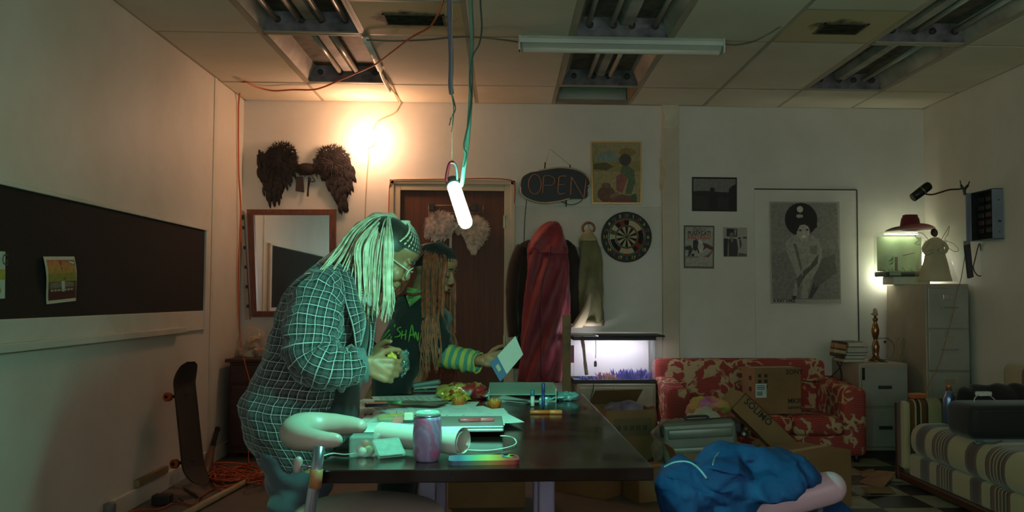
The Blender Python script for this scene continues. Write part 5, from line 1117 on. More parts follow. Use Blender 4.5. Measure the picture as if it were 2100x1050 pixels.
# rods
def rod(name, label, a, b, r, c, cat='rod'):
    o = build(name, MB().tube([a, a*.5+b*.5, b], r, 8), mat(c, .5)); return tag(o, label, cat)
bt_ = thing('wooden_bat', 'slim dark bat leaning in left corner beside cabinet', 'bat', PZ(420, 985, 0))
a, b = PZ(418, 984, .02), P(446, 880, 6.55); d = (b-a)
build('barrel', MB().tube([a, a+d*.02, a+d*.35, a+d*.6], [.02, .03, .03, .018], 10), mat('#5a3a24', .5), bt_); build('grip', MB().tube([a+d*.6, a+d*.97, a+d*.98, b], [.018, .014, .02, .02], 10), mat('#17120f', .8), bt_)
rod('wooden_pole', 'long pale wooden pole lying across floor at left', PZ(372, 1058, .02), PZ(566, 955, .02), .019, '#b09470', 'pole')
rod('thin_stick', 'short brown stick on floor beside the skateboard', PZ(378, 1000, .01), PZ(412, 1022, .01), .008, '#5a4028', 'stick')
# orange cord heap
rnd = random.Random(21); m = MB()
for k in range(16):
    cx_, cy_ = rnd.uniform(440, 545), rnd.uniform(958, 985); pts = []
    for j in range(9):
        a = j*.9+rnd.uniform(0, 1); rx, ry = rnd.uniform(18, 60), rnd.uniform(5, 16); pts.append(PZ(cx_+rx*math.cos(a), min(1000, cy_+ry*math.sin(a)), .012+rnd.random()*.05))
    m.tube(curve(pts, 4), .005, 5)
o = build('extension_cable', m, mat('#b5481f', .5, var=.1)); tag(o, 'heap of tangled orange extension cord on floor by dark cabinet', 'cord'); o['kind'] = 'stuff'
cable('orange_cable', 'orange cord trailing from heap towards the camera at left', [PZ(450, 985, .01), PZ(470, 1005, .01), PZ(462, 1014, .01), PZ(445, 1000, .01), PZ(410, 1020, .01), PZ(400, 1035, .01), PZ(360, 1030, .01), PZ(330, 1043, .01), PZ(280, 1047, .01), PZ(250, 1058, .01)], .005, '#a8441f')
cable('orange_cable', 'orange cord hanging down the front of the dark cabinet', [P(500, 735, 6.57), P(505, 755, 6.56), P(512, 780, 6.56), P(520, 800, 6.56), P(516, 850, 6.56), P(512, 900, 6.56), PZ(510, 945, .01), PZ(520, 960, .01)], .005, '#b04a22')
pa = thing('power_adapter', 'small black power adapter on floor at left', 'adapter', PZ(330, 1035, 0)); c = PZ(332, 1036, 0)
build('adapter_body', MB().bevbox(c.x-.05, c.x+.05, c.y-.03, c.y+.04, 0, .06, .008), mat('#14110f', .5), pa); build('adapter_cord', MB().tube(curve([c+Vector((.05, 0, .02)), c+Vector((.1, .05, .01)), c+Vector((.05, .12, .01))]), .004, 6), mat('#14110f', .5), pa)
ws = P(255, 0, 1); q = PX(300, 990, XL+.024); bs_ = build('wood_batten', MB().box(XL+.001, XL+.03, PX(274, 1002, XL).y, PX(335, 970, XL).y, .105, .145), mat('#8a7450', .7)); tag(bs_, 'short bare wood batten resting on left baseboard', 'batten')
lf = thing('foil_bag', 'crumpled clear plastic wrapper behind the skateboard', 'wrapper', PZ(372, 985, 0)); c = PZ(372, 980, .05); m = MB().ball(c, (.07, .07, .06), 16, 10); jitter(m, .03, 18, 3)
t = NT('clear_wrap'); t.b.inputs['Alpha'].default_value = .4; t.b.inputs['Roughness'].default_value = .15; t.base(C('#b5a698')); build('wrap', m, t.m, lf)
rn = build('rubber_stopper', MB().lathe([(.02, 0), (.03, .01), (.03, .05), (.015, .06)], 14, PX(225, 1042, XL+.035)-Vector((0, 0, .03))), mat('#6a6a66', .5)); tag(rn, 'small grey rubber stopper at end of left baseboard', 'stopper')
# ================================================================== table and what is on it
A_, B_, C_ = PZ(645, 965, TZ), PZ(1341, 959, TZ), PZ(1193, 806, TZ); D_ = A_+C_-B_
tb = thing('work_table', 'long glossy dark wood table covered with papers', 'table', ((A_+C_)/2).xy.to_3d())
t = NT('table_gloss'); co = t.co('Object', (5, .6, 5)); t.base(t.ramp(t.noise(4, 6, co), [(.3, C('#140a07')), (.7, C('#24130c'))])); t.set(t.b.inputs['Roughness'], t.ramp(t.noise(5, 5), [(.35, (.10, .10, .10)), (.75, (.30, .30, .30))])); M_tab = t.m
m = MB().prism([A_, B_, C_, D_], (0, 0, -.031)); bm_ = bmesh.new(); vs2 = [bm_.verts.new(v) for v in m.v]
for f in m.f: bm_.faces.new([vs2[i] for i in f])
bmesh.ops.recalc_face_normals(bm_, faces=bm_.faces); bmesh.ops.bevel(bm_, geom=list(bm_.edges), offset=.003, segments=2, profile=.5, affect='EDGES'); m = MB(); m.bm(bm_)
build('tabletop', m, M_tab, tb)
M_leg = mat('#8c86a0', .4, .5, var=.06)
for lx in (-.235, .135):
    for ly in (2.82, 3.32): build('leg', MB().bevbox(lx-.026, lx+.026, ly-.026, ly+.026, .03, TZ-.031, .006), M_leg, tb)
    build('foot', MB().bevbox(lx-.03, lx+.03, 2.55, 3.6, 0, .03, .008), M_leg, tb)
    build('top_rail', MB().bevbox(lx-.024, lx+.024, 2.6, 3.6, TZ-.06, TZ-.0315, .004), M_leg, tb)
# papers
M_paper = mat('#f0f0ea', .7, var=.02)
rnd = random.Random(31); zz = TZ+.0006
def paper(cx, cy, ang, w=.216, h=.279, label='loose white paper sheet in the pile on table', name='paper_sheet', group='loose paper sheets on the table', m_=M_paper, curl=.0, th=.0004, lines=True):
    global zz
    c = PZ(cx, cy, TZ); o = thing(name, label, 'paper', (c.x, c.y, zz), ang, group)
    m = MB(); m.grid(lambda u, v: Vector(((u-.5)*w, (v-.5)*h, curl*(max(0, u-.75)*4)**2)), 8, 4); m.grid(lambda u, v: Vector(((.5-u)*w, (v-.5)*h, -th+curl*(max(0, .25-u)*4)**2)), 8, 4)
    build('sheet', m, m_, o, local=True)
    if lines:
        m = MB()
        for k in range(9): y = h*.4-k*.026; m.box(-w*.4, w*rnd.uniform(.1, .4), y-.0012, y+.0012, .0002, .0004)
        q = build('print_lines', m, mat('#8a8f8c', .7, var=0), o, local=True); q['kind'] = 'stuff'
    zz += .0011; return o
for cx, cy, a, cu in ((800, 826, 1.4, 0), (840, 818, 1.8, 0), (900, 832, 1.5, 0), (790, 842, 1.3, .01), (815, 836, 1.9, 0), (875, 842, .6, 0), (850, 852, 1.7, 0), (830, 866, 1.55, 0), (905, 848, .2, .012), (955, 852, .35, .01), (975, 857, .1, .012), (960, 862, -.15, .01), (985, 866, .25, .008), (950, 868, 1.5, 0), (900, 866, 1.45, 0), (940, 874, 1.62, 0)):
    paper(cx, cy, a, curl=cu*.2)
paper(800, 889, 1.5, w=.2, h=.30, label='large white sheet under clear plastic box at front of pile', name='paper_sheet', lines=False)
# magazine
mg = paper(862, 838, 1.2, .13, .18, 'colour printed magazine lying among papers near the chip bag', 'magazine', None, mat('#9a8c7a', .45, var=.6, vs_=14), th=.004, lines=False); mg['category'] = 'magazine'; mg.location.z = TZ+.02
# laptop
c0, c1 = PZ(792, 899, TZ), PZ(1031, 897, TZ); lw = c1.x-c0.x
lp = thing('laptop', 'closed silver laptop at front of the paper pile', 'laptop', ((c0.x+c1.x)/2, c0.y+.11, TZ+.016), .03)
M_al = mat('#b9bdb9', .35, .6, var=.03)
build('lower_case', MB().bevbox(-lw/2, lw/2, -.11, .11, 0, .010, .004), M_al, lp, local=True)
build('screen_lid', MB().bevbox(-lw/2, lw/2, -.11, .11, .0105, .017, .003), M_al, lp, local=True)
build('hinge', MB().bevbox(-lw*.35, lw*.35, .104, .112, .004, .014, .003), mat('#2a2a2a', .5), lp, local=True)
build('port', MB().box(lw/2-.001, lw/2+.001, -.09, -.08, .004, .008), mat('#222222', .5), lp, local=True)
cable('charging_cable', 'white laptop cable looping off front right of laptop', [PZ(1026, 894, TZ+.022), PZ(1042, 895, TZ+.02), PZ(1055, 900, TZ+.01), PZ(1058, 910, TZ+.005), PZ(1040, 918, TZ+.004), PZ(1000, 924, TZ+.004), PZ(960, 923, TZ+.004)], .0018, '#cfd3cb')
cable('charging_cable', 'thin white cable trailing off left front table edge', [PZ(642, 945, TZ+.004), PZ(660, 936, TZ+.004), PZ(682, 930, TZ+.004), PZ(705, 932, TZ+.004), PZ(730, 930, TZ+.004)], .0016, '#cfd3cb')
# white eraser block / adapter
c = PZ(838, 889, TZ); wb = thing('eraser', 'small cream block behind the tumbler', 'eraser', (c.x, c.y, TZ+.034)); build('block', MB().bevbox(c.x-.014, c.x+.014, c.y-.01, c.y+.01, TZ+.034, TZ+.062, .004), mat('#cfc9b0', .6), wb); build('sleeve', MB().bevbox(c.x-.015, c.x+.015, c.y-.011, c.y+.011, TZ+.034, TZ+.042, .003), mat('#3a4a44', .6), wb)
# paper roll
r0, r1 = PZ(782, 920, TZ), PZ(950, 938, TZ); R2 = .030
rl = thing('paper_roll', 'rolled up white poster paper lying behind the tumbler', 'paper roll', ((r0+r1)/2))
ax = (r1-r0).normalized(); sd = Vector((-ax.y, ax.x, 0)); m = MB(); N = 40; K = 14
def roll(u, v):
    th = 2*PI*1.8*u - .6; r = R2*(.72+.40*u)+R2*.18*max(0, v-.75)*4*u; c_ = r0+(r1-r0)*v+Vector((0, 0, R2*1.32)); return c_+(sd*math.cos(th)+Vector((0, 0, 1))*math.sin(th))*r
m.grid(roll, N, K); build('rolled_sheet', m, mat('#c9c6ba', .7, var=.04), rl)
# tumbler
c = PZ(876, 945, TZ); hh = .117
tu = thing('tumbler', 'purple pink marbled tumbler cup on front of table', 'cup', (c.x, c.y, TZ))
t = NT('marble_purple'); co = t.co('Object'); w = t.n('ShaderNodeTexWave', wave_type='BANDS', bands_direction='DIAGONAL'); w.inputs['Scale'].default_value = 9; w.inputs['Distortion'].default_value = 9; w.inputs['Detail'].default_value = 3; w.inputs['Detail Scale'].default_value = 1.2; t.t.links.new(co, w.inputs['Vector'])
t.base(t.ramp(w.outputs['Fac'], [(.0, C('#877599')), (.6, C('#9a88a8')), (.85, C('#7c6a90')), (.96, C('#a8688c')), (1, C('#a05a80'))])); t.b.inputs['Roughness'].default_value = .35
build('cup_body', MB().lathe([(.024, 0), (.028, .003), (.0325, .02), (.0355, .05), (.0355, .07), (.033, .10), (.032, .108)], 32, (c.x, c.y, TZ)), t.m, tu)
build('steel_rim', MB().lathe([(.032, .108), (.0325, .112), (.031, .113), (.0295, .111)], 32, (c.x, c.y, TZ)), mat('#9aa6a8', .2, .9), tu)
t = NT('clear_lid'); t.b.inputs['Alpha'].default_value = .45; t.b.inputs['Roughness'].default_value = .1; t.base(C('#a8c4b8')); build('lid', MB().lathe([(.031, .112), (.031, .118), (.027, .121), (.024, .117), (.001, .117)], 32, (c.x, c.y, TZ)), t.m, tu)
build('slider', MB().bevbox(c.x-.008, c.x+.008, c.y-.006, c.y+.006, TZ+.117, TZ+.123, .002), mat('#d8dcd0', .3), tu)
# phone in rainbow case
p0, p1 = PZ(920, 949, TZ), PZ(1064, 947, TZ); c = (p0+p1)/2; pw = (p1-p0).length
ph = thing('phone', 'phone in rainbow striped case lying face down on table front', 'phone', (c.x, c.y, TZ+.0003), .04)
t = NT('rainbow_case'); s = t.sep(t.co('Generated')); t.base(t.ramp(s[0], [(0, C('#5a6a7a')), (.14, C('#3f5a78')), (.27, C('#4f8a86')), (.42, C('#7aa06a')), (.56, C('#a8ac58')), (.7, C('#b5883c')), (.84, C('#a8482c')), (1, C('#8c2a34'))])); t.b.inputs['Roughness'].default_value = .45
def rounded(w, h, r, n=5): return [Vector((sx*(w/2-r)+r*math.cos(a), sy*(h/2-r)+r*math.sin(a), 0)) for sx, sy, a0 in ((1, 1, 0), (-1, 1, PI/2), (-1, -1, PI), (1, -1, 1.5*PI)) for a in [a0+PI/2*k/n for k in range(n+1)]]
build('case', MB().prism(rounded(pw, .08, .016), (0, 0, .011)), t.m, ph, local=True)
build('camera_bump', MB().prism([v*1+Vector((pw*.36, .012, .011)) for v in rounded(.034, .036, .009)], (0, 0, .002)), t.m, ph, local=True)
for dx, dy in ((-.007, .007), (.007, -.007)): build('camera_lens', MB().lathe([(.006, 0), (.006, .002), (.004, .0025)], 12, (pw*.36+dx, .012+dy, .013)), mat('#18181c', .15), ph, local=True)
# clear box and clear case
M_clr = NT('clear_box_plastic'); M_clr.b.inputs['Alpha'].default_value = .28; M_clr.b.inputs['Roughness'].default_value = .06; M_clr.base(C('#c4dcd0')); M_clr = M_clr.m
c = PZ(748, 934, TZ); pb = thing('plastic_box', 'small clear plastic box with candies at left table corner', 'box', (c.x, c.y, TZ))
build('box_walls', MB().bevbox(c.x-.035, c.x+.035, c.y-.03, c.y+.03, TZ+.0005, TZ+.052, .004), M_clr, pb)
for k, (dx, dy, dz, cc) in enumerate(((-.012, 0, .014, '#a8442c'), (.008, .006, .013, '#b5a03c'), (-.004, -.012, .012, '#c9c4b4'), (.016, -.01, .012, '#5a7a3c'), (0, .012, .028, '#b56a4c'))): build('candy', MB().ball((c.x+dx, c.y+dy, TZ+dz), .011, 10, 7), mat(cc, .4), pb)
c = PZ(797, 938, TZ); cc_ = thing('plastic_case', 'tilted clear flat case shining beside the plastic box', 'case', (c.x, c.y, TZ)); M = Matrix.Translation((c.x, c.y, TZ+.024)) @ Matrix.Rotation(.5, 4, 'Z') @ Matrix.Rotation(.62, 4, 'X')
build('case_shell', MB().bevbox(-.036, .036, -.03, .03, -.005, .005, .003, M), M_clr, cc_); build('foil_insert', MB().box(-.031, .031, -.025, .025, -.001, .001, M), mat('#b9c9c2', .12, .8, var=.2, vs_=60), cc_)
# pens
def pen(name, label, a, b, r, c, cap, cat='pen', z=.0):
    a, b = Vector(a), Vector(b); d = b-a; o = thing(name, label, cat, (a+b)/2)
    build('barrel', MB().tube([a+d*.03, a+d*.05, a+d*.62], [r*.7, r, r], 10), mat(c, .35), o); build('cap', MB().tube([a+d*.62, a+d*.63, a+d*.97, b], [r*1.02, r*1.12, r*1.1, r*.7], 10), mat(cap, .35), o); build('tip', MB().tube([a, a+d*.03], [r*.25, r*.7], 8), mat('#2a2a2a', .4), o); return o
pen('pen', 'coral pink pen lying on the white papers', PZ(940, 862, TZ+.0392), PZ(1013, 860, TZ+.0392), .0055, '#c4505a', '#cf5c66')
pen('marker', 'orange marker lying on bare glossy tabletop', PZ(1085, 845, TZ+.007), PZ(1153, 845, TZ+.007), .0072, '#c86a34', '#d47a40', 'marker')
c = PZ(1092, 834, TZ); pen('marker', 'teal and white marker standing upright on table', (c.x, c.y, TZ), (c.x, c.y, TZ+.062), .0075, '#cfd3c8', '#3f6f8c', 'marker')
c = PZ(1114, 836, TZ); pen('marker', 'blue marker standing upright beside the teal one', (c.x, c.y, TZ), (c.x, c.y, TZ+.09), .0062, '#2c3f7a', '#2a3a70', 'marker')
pen('highlighter', 'green highlighter lying on far left papers', PZ(766, 825, TZ+.022), PZ(824, 826, TZ+.022), .007, '#3fae6a', '#48b872', 'marker')
c = PZ(861, 812, TZ); st_ = thing('paper_scrap', 'bright yellow green paper scrap near the chip bag', 'paper', (c.x, c.y, TZ+.02)); m = MB(); m.grid(lambda u, v: Vector((c.x-.028+.056*u, c.y-.012+.024*v+.012*u, TZ+.021+.012*math.sin(u*PI))), 8, 3); build('scrap', m, mat('#b5c23c', .6), st_)
# oranges
def orange(cx, cy, label, seed, open_=True):
    c = PZ(cx, cy, TZ); r = .024; o = thing('mandarin', label, 'fruit', (c.x, c.y, TZ)); rr = random.Random(seed)
    k = Vector((c.x, c.y, TZ+r*.9))
    for j in range(8):
        a = 2*PI*j/8; m = MB().ball(k+Vector((.0095*math.cos(a), .0095*math.sin(a), 0)), (.0095, .0055, .019), 8, 8, Matrix.Rotation(a, 3, 'Z')); build('segment', m, mat('#c9963c', .45), o)
    m = MB()
    for j in range(5):
        a0 = 2*PI*j/5+rr.uniform(-.1, .1); 
        if j == 1: continue
        m.grid(lambda u, v: k+Vector((math.cos(a0+(u-.5)*1.15), math.sin(a0+(u-.5)*1.15), 0))*r*math.sin(PI*(.02+.62*v))*(1+.35*max(0, v-.6))-Vector((0, 0, r*math.cos(PI*(.02+.62*v)))), 6, 8)
    build('peel', m, mat('#c4681c', .5, bump=.3, bs=300), o); return o
orange(941, 834, 'half peeled mandarin in front of the chip bag', 1); orange(1014, 840, 'half peeled mandarin standing alone on tabletop', 4)
# chip bag
def crumple(name, label, cat, balls, mt, part, amt=.012, s=28, seed=1, vox=.005, scale=None):
    m = MB()
    for c, r in balls: m.ball(c, r, 16, 10)
    m = blob(m, vox, 2); jitter(m, amt, s, seed); jitter(m, amt*.5, s*2.3, seed+4); b = min(v.z for v in m.v)
    for v in m.v: v.z = max(v.z, TZ+.001)
    c0 = balls[0][0]; o = thing(name, label, cat, (c0[0], c0[1], TZ)); build(part, m, mt, o); return o
t = NT('chip_bag_print'); t.base(t.ramp(t.noise(11, 2), [(.3, C('#b8a040')), (.46, C('#c4b060')), (.5, C('#a8302c')), (.58, C('#b0403c')), (.62, C('#8aa894')), (.75, C('#c9cfc0'))])); t.b.inputs['Roughness'].default_value = .25; t.b.inputs['Metallic'].default_value = .2
c = PZ(945, 818, TZ); cb_ = crumple('snack_bag', 'open yellow and red snack bag spilling yellow chips', 'snack bag', [((c.x, c.y, TZ+.03), (.07, .05, .035)), ((c.x+.05, c.y+.02, TZ+.028), (.06, .05, .03)), ((c.x+.11, c.y-.0, TZ+.012), (.04, .03, .012)), ((c.x-.05, c.y+.01, TZ+.025), (.05, .04, .025))], t.m, 'bag')
rr = random.Random(6)
for k in range(34):
    q = PZ(rr.uniform(912, 962), rr.uniform(817, 831), TZ)+Vector((0, 0, .008+rr.random()*.024)); a = Matrix.Rotation(rr.uniform(0, 6), 3, 'Z') @ Matrix.Rotation(rr.uniform(-.8, .8), 3, 'X'); m = MB(); m.grid(lambda u, v: q+a @ Vector(((u-.5)*.026, (v-.5)*.018, .006*math.cos((u-.5)*3))), 4, 3); build('chip', m, mat('#c9a838', .6), cb_)
# zip bag with yellow peel
t = NT('zip_film'); t.b.inputs['Alpha'].default_value = .3; t.b.inputs['Roughness'].default_value = .08; t.base(C('#c9d8c4'))
c = PZ(800, 874, TZ); zb = crumple('zip_bag', 'clear zip bag with yellow fruit peel on papers', 'bag', [((c.x, c.y, TZ+.02), (.06, .05, .018)), ((c.x+.03, c.y+.01, TZ+.018), (.05, .04, .015)), ((c.x-.05, c.y-.01, TZ+.016), (.04, .03, .01))], t.m, 'film', .006)
build('fruit_peel', MB().capsule((c.x-.03, c.y, TZ+.028), .008, (c.x+.035, c.y+.01, TZ+.032), .006).capsule((c.x-.03, c.y-.015, TZ+.025), .009, (c.x+.05, c.y-.02, TZ+.024), .006), mat('#b59a34', .5), zb)
# stapler
c = PZ(876, 804, TZ); sp = thing('stapler', 'grey green stapler at back left of table', 'stapler', (c.x, c.y, TZ)); a = Matrix.Translation((c.x, c.y, TZ)) @ Matrix.Rotation(.1, 4, 'Z')
build('base', MB().bevbox(-.06, .06, -.018, .018, 0, .010, .003, a), mat('#4c5a54', .5), sp); build('magazine_rail', MB().bevbox(-.055, .055, -.012, .012, .014, .026, .003, a @ Matrix.Rotation(-.06, 4, 'Y')), mat('#8a9a94', .3, .6), sp)
m = MB().bevbox(-.058, .062, -.016, .016, .024, .046, .009, a @ Matrix.Rotation(-.14, 4, 'Y'), n=3); build('handle', m, mat('#6a7c74', .45), sp)
# open box with lid
c = PZ(1072, 826, TZ); xb = thing('paper_box', 'open white paper box with lifted lid on table back', 'box', (c.x, c.y+.1, TZ)); bw2 = .13; M_pb = mat('#b9c4b8', .6); M_red = mat('#6a2a22', .5)
y0b = c.y+.03
build('tray_base', MB().box(c.x-bw2, c.x+bw2, y0b, y0b+.2, TZ+.0005, TZ+.003), M_pb, xb)
for b in ((c.x-bw2, c.x-bw2+.003, y0b, y0b+.2), (c.x+bw2-.003, c.x+bw2, y0b, y0b+.2), (c.x-bw2, c.x+bw2, y0b+.197, y0b+.2)): build('tray_side', MB().box(*b, TZ+.003, TZ+.05), M_pb, xb)
M = Matrix.Translation((c.x, y0b+.2, TZ+.052)) @ Matrix.Rotation(.12, 4, 'X'); build('lid', MB().box(-bw2, bw2, -.21, .0, 0, .004, M), mat('#8fae9c', .5), xb)
build('red_panel', MB().box(c.x+bw2*.35, c.x+bw2*.95, y0b+.19, y0b+.196, TZ+.006, TZ+.046), M_red, xb)
build('front_flap', MB().prism([PZ(998, 819, TZ+.002), PZ(1010, 806, TZ+.03), PZ(1085, 822, TZ+.018), PZ(1080, 828, TZ+.002)], (0, .004, .001)), M_pb, xb)
t = NT('foil_mint'); t.base(C('#7fb8b4')); t.b.inputs['Roughness'].default_value = .3; t.b.inputs['Metallic'].default_value = .3
c = PZ(1150, 822, TZ); crumple('foil_wrapper', 'crumpled mint foil wrapper at back right table corner', 'wrapper', [((c.x, c.y+.02, TZ+.012), (.07, .04, .016)), ((c.x+.03, c.y+.02, TZ+.015), (.045, .035, .017)), ((c.x-.05, c.y+.01, TZ+.01), (.04, .03, .012))], t.m, 'foil', .012, 40, 3)
c = PZ(790, 845, TZ); wl_ = thing('wallet', 'dark leather wallet on papers left of table', 'wallet', (c.x-.02, c.y, TZ+.021)); M = Matrix.Translation((c.x-.02, c.y, TZ+.021)) @ Matrix.Rotation(.2, 4, 'Z'); build('outer', MB().bevbox(-.05, .03, -.03, .03, 0, .006, .002, M), mat('#15110f', .5), wl_); build('inner', MB().bevbox(-.048, .028, -.028, .028, .0065, .012, .002, M), mat('#1f1714', .5), wl_)
# ================================================================== stools
M_vinyl = mat('#a8988c', .4, var=.05); M_chr = mat('#b0a8b8', .2, .9, var=.05)
lsx, lsy = PZ(640, 1000, .6).x, 2.06
ls = thing('padded_stool', 'pale vinyl stool with curved arm pad at left table corner', 'stool', (-.36, 2.45, 0))
zp = .835; path = [PZ(x, y, zp) for x, y in ((738, 874), (700, 872), (655, 872), (618, 876), (603, 886), (612, 896), (645, 902), (688, 903))]
pc = curve(path, 4); m = MB()
for i in range(len(pc)-1):
    r0_ = .018+.020*math.sin(PI*min(1, (i+1)/len(pc)*1.02)); r1_ = .018+.020*math.sin(PI*min(1, (i+2)/len(pc)*1.02)); m.capsule(pc[i], r0_, pc[i+1], r1_, 12)
m = blob(m, .006, 3); build('arm_pad', m, M_vinyl, ls)
pt, pbm = PZ(652, 905, zp-.02), P(628, 1075, 2.05)
pt = P(655, 915, 2.06)
build('arm_post', MB().tube([pt, P(646, 985, 2.05), P(634, 1060, 2.05), Vector((P(634, 1060, 2.05).x, 2.06, .42)), Vector((-.42, 2.2, .36)), Vector((-.36, 2.42, .35))], .013, 12), M_chr, ls)
build('post_label', MB().tube([P(649.5, 962, 2.05), P(645.5, 1000, 2.05)], .0145, 12), mat('#9a6a40', .5), ls)
build('knob', MB().capsule(P(612, 945, 2.07), .010, P(610, 962, 2.07), .010, 10), mat('#a09088', .4), ls)
build('knob_stem', MB().tube([P(612, 955, 2.07), P(648, 957, 2.06)], .004, 6), M_chr, ls)
sc0 = PZ(772, 1030, .585); m = MB().ball((sc0.x, 2.46, .585), (.205, .17, .05), 24, 12); m = blob(m, .01, 2); build('seat', m, M_vinyl, ls)
build('gas_lift', MB().lathe([(.03, .1), (.03, .33), (.02, .34), (.02, .545)], 14, (sc0.x, 2.46, 0)), M_chr, ls)
for k in range(5):
    a = 2*PI*k/5+.3; lg = build('base_leg', MB().tube([(sc0.x, 2.46, .12), (sc0.x+.24*math.cos(a), 2.46+.24*math.sin(a), .07)], .014, 8), M_chr, ls); build('caster', MB().ball((sc0.x+.24*math.cos(a), 2.46+.24*math.sin(a), .03), .03, 10, 8), mat('#1c1a1c', .5), lg)
# right stool under the blue jacket
Yr = 2.8; rs = thing('padded_stool', 'pale vinyl stool carrying the blue jacket at lower right', 'stool', (P(1640, 1010, Yr).x, Yr, 0))
m = MB(); c0 = P(1570, 1035, Yr); c1 = P(1702, 1000, Yr)
m.capsule(c0, .055, c1, .052, 16); m.capsule(c0+Vector((-.12, .02, -.02)), .055, c0, .055, 16); m.capsule(c0+Vector((0, .18, -.01)), .05, c1+Vector((-.03, .13, 0)), .05, 16); m.ball(c0+Vector((.03, .1, -.01)), (.14, .14, .045)); m = blob(m, .008, 4); build('seat', m, mat('#c9aab4', .4, var=.05), rs)
sx_ = (c0.x+c1.x)/2; build('gas_lift', MB().tube([(P(1683, 1040, Yr).x, Yr+.02, c1.z-.05), (P(1683, 1040, Yr).x, Yr+.05, .36), (sx_, Yr+.08, .34), (sx_, Yr+.08, .1)], .016, 12), mat('#6a6a7c', .3, .8), rs)
for k in range(5):
    a = 2*PI*k/5; lg = build('base_leg', MB().tube([(sx_, Yr+.08, .12), (sx_+.26*math.cos(a), Yr+.08+.26*math.sin(a), .07)], .014, 8), M_chr, rs); build('caster', MB().ball((sx_+.26*math.cos(a), Yr+.08+.26*math.sin(a), .03), .03, 10, 8), mat('#1c1a1c', .5), lg)
# blue jacket
bj = thing('blue_jacket', 'blue nylon jacket with white piping draped over right stool', 'jacket', P(1500, 1050, Yr-.05))
t = NT('blue_nylon'); t.base(t.ramp(t.noise(4, 4), [(.3, C('#123060')), (.7, C('#1c4f80'))])); t.b.inputs['Roughness'].default_value = .72; t.b.inputs['Specular IOR Level'].default_value = .25; t.bump(t.noise(26, 5), .5, .012); M_bj = t.m
m = MB(); W2 = lambda x, y, dy=0: P(x, y, Yr-.05+dy)
for (x, y, dy, r) in ((1480, 955, .05, (.08, .10, .06)), (1530, 945, .08, (.11, .12, .055)), (1590, 955, .05, (.11, .12, .05)), (1640, 968, .03, (.06, .10, .04)), (1400, 975, .0, (.075, .10, .055)), (1380, 1010, -.02, (.055, .10, .09)), (1420, 1030, -.05, (.09, .10, .09)), (1480, 1000, -.05, (.12, .10, .09)), (1560, 1000, -.06, (.11, .09, .05)), (1390, 1070, -.02, (.06, .1, .12)), (1470, 1075, -.05, (.12, .1, .10)), (1610, 985, -.05, (.07, .08, .035))): m.ball(W2(x, y, dy), r, 14, 10)
m = blob(m, .009, 3)
for v in m.v:
    q = Vector((v.x*5, v.y*3, v.z*9)); n_ = mnoise.ridged_multi_fractal(q, 1., 2., 3, 1., 2.) - 1.0
    n2 = mnoise.ridged_multi_fractal(Vector((v.x*7+v.z*9, v.y*5, v.z*5-v.x*4)), 1., 2.1, 4, 1., 2.)-1.; v += Vector((mnoise.noise(v*11)*.02, -abs(mnoise.noise(v*8+Vector((3, 1, 2))))*.03+.02*n2, .026*n_+.012*n2))
build('jacket_body', m, M_bj, bj)
from mathutils.bvhtree import BVHTree
def stroke_on(bvh, pts, r, n=5, lift=.001, sub=4):
    out = []
    P2 = curve([Vector((x, y, 0)) for x, y in pts], sub)
    for q in P2:
        d = ray(q.x, q.y).normalized(); h = bvh.ray_cast(CAM, d)
        if h[0] is not None: out.append(h[0]-d*lift)
    return out
bv = BVHTree.FromPolygons([v[:] for v in m.v], m.f)
q = stroke_on(bv, [(1362, 958), (1385, 948), (1412, 948), (1432, 960), (1450, 982)], .004); build('piping', MB().tube(q, .0034, 6), mat('#8aa8b4', .6), bj)
q = stroke_on(bv, [(1462, 955), (1466, 940), (1475, 928)], .004); build('zip', MB().tube(q, .003, 6), mat('#8a98a8', .4, .5), bj)
m = MB().ball(P(1715, 1060, Yr+.15), (.06, .08, .05), 14, 10).ball(P(1660, 1075, Yr+.15), (.08, .08, .05), 14, 10); m = blob(m, .01, 2); jitter(m, .015, 12, 5); build('hanging_sleeve', m, M_bj, bj)
# ================================================================== people
def plaid():
    t = NT('plaid_wool'); s = t.sep(t.co('UV')); per = .0265
    def lines(sock):
        f = t.math('FRACT', t.math('ADD', t.math('MULTIPLY', sock, 1/per), 50)); g = t.math('FRACT', t.math('ADD', t.math('MULTIPLY', sock, .5/per), 50))
        a = t.ramp(f, [(0, (.85, .85, .85)), (.08, (0, 0, 0)), (.40, (.0, .0, .0)), (.44, (.07, .07, .07)), (.80, (.07, .07, .07)), (.84, (0, 0, 0)), (.99, (0, 0, 0))], 'CONSTANT'); return a
    a, b = lines(s[0]), lines(s[1]); mx = t.n('ShaderNodeMix', data_type='RGBA', blend_type='ADD'); mx.inputs[0].default_value = 1; t.t.links.new(a, mx.inputs[6]); t.t.links.new(b, mx.inputs[7])
    t.base(t.mix(t.math('MINIMUM', mx.outputs[2], 1.0), C('#12181c'), C('#a8aaa4'))); t.b.inputs['Roughness'].default_value = .9; t.b.inputs['Sheen Weight'].default_value = .2; t.bump(t.noise(420, 2), .3, .001); return t.m
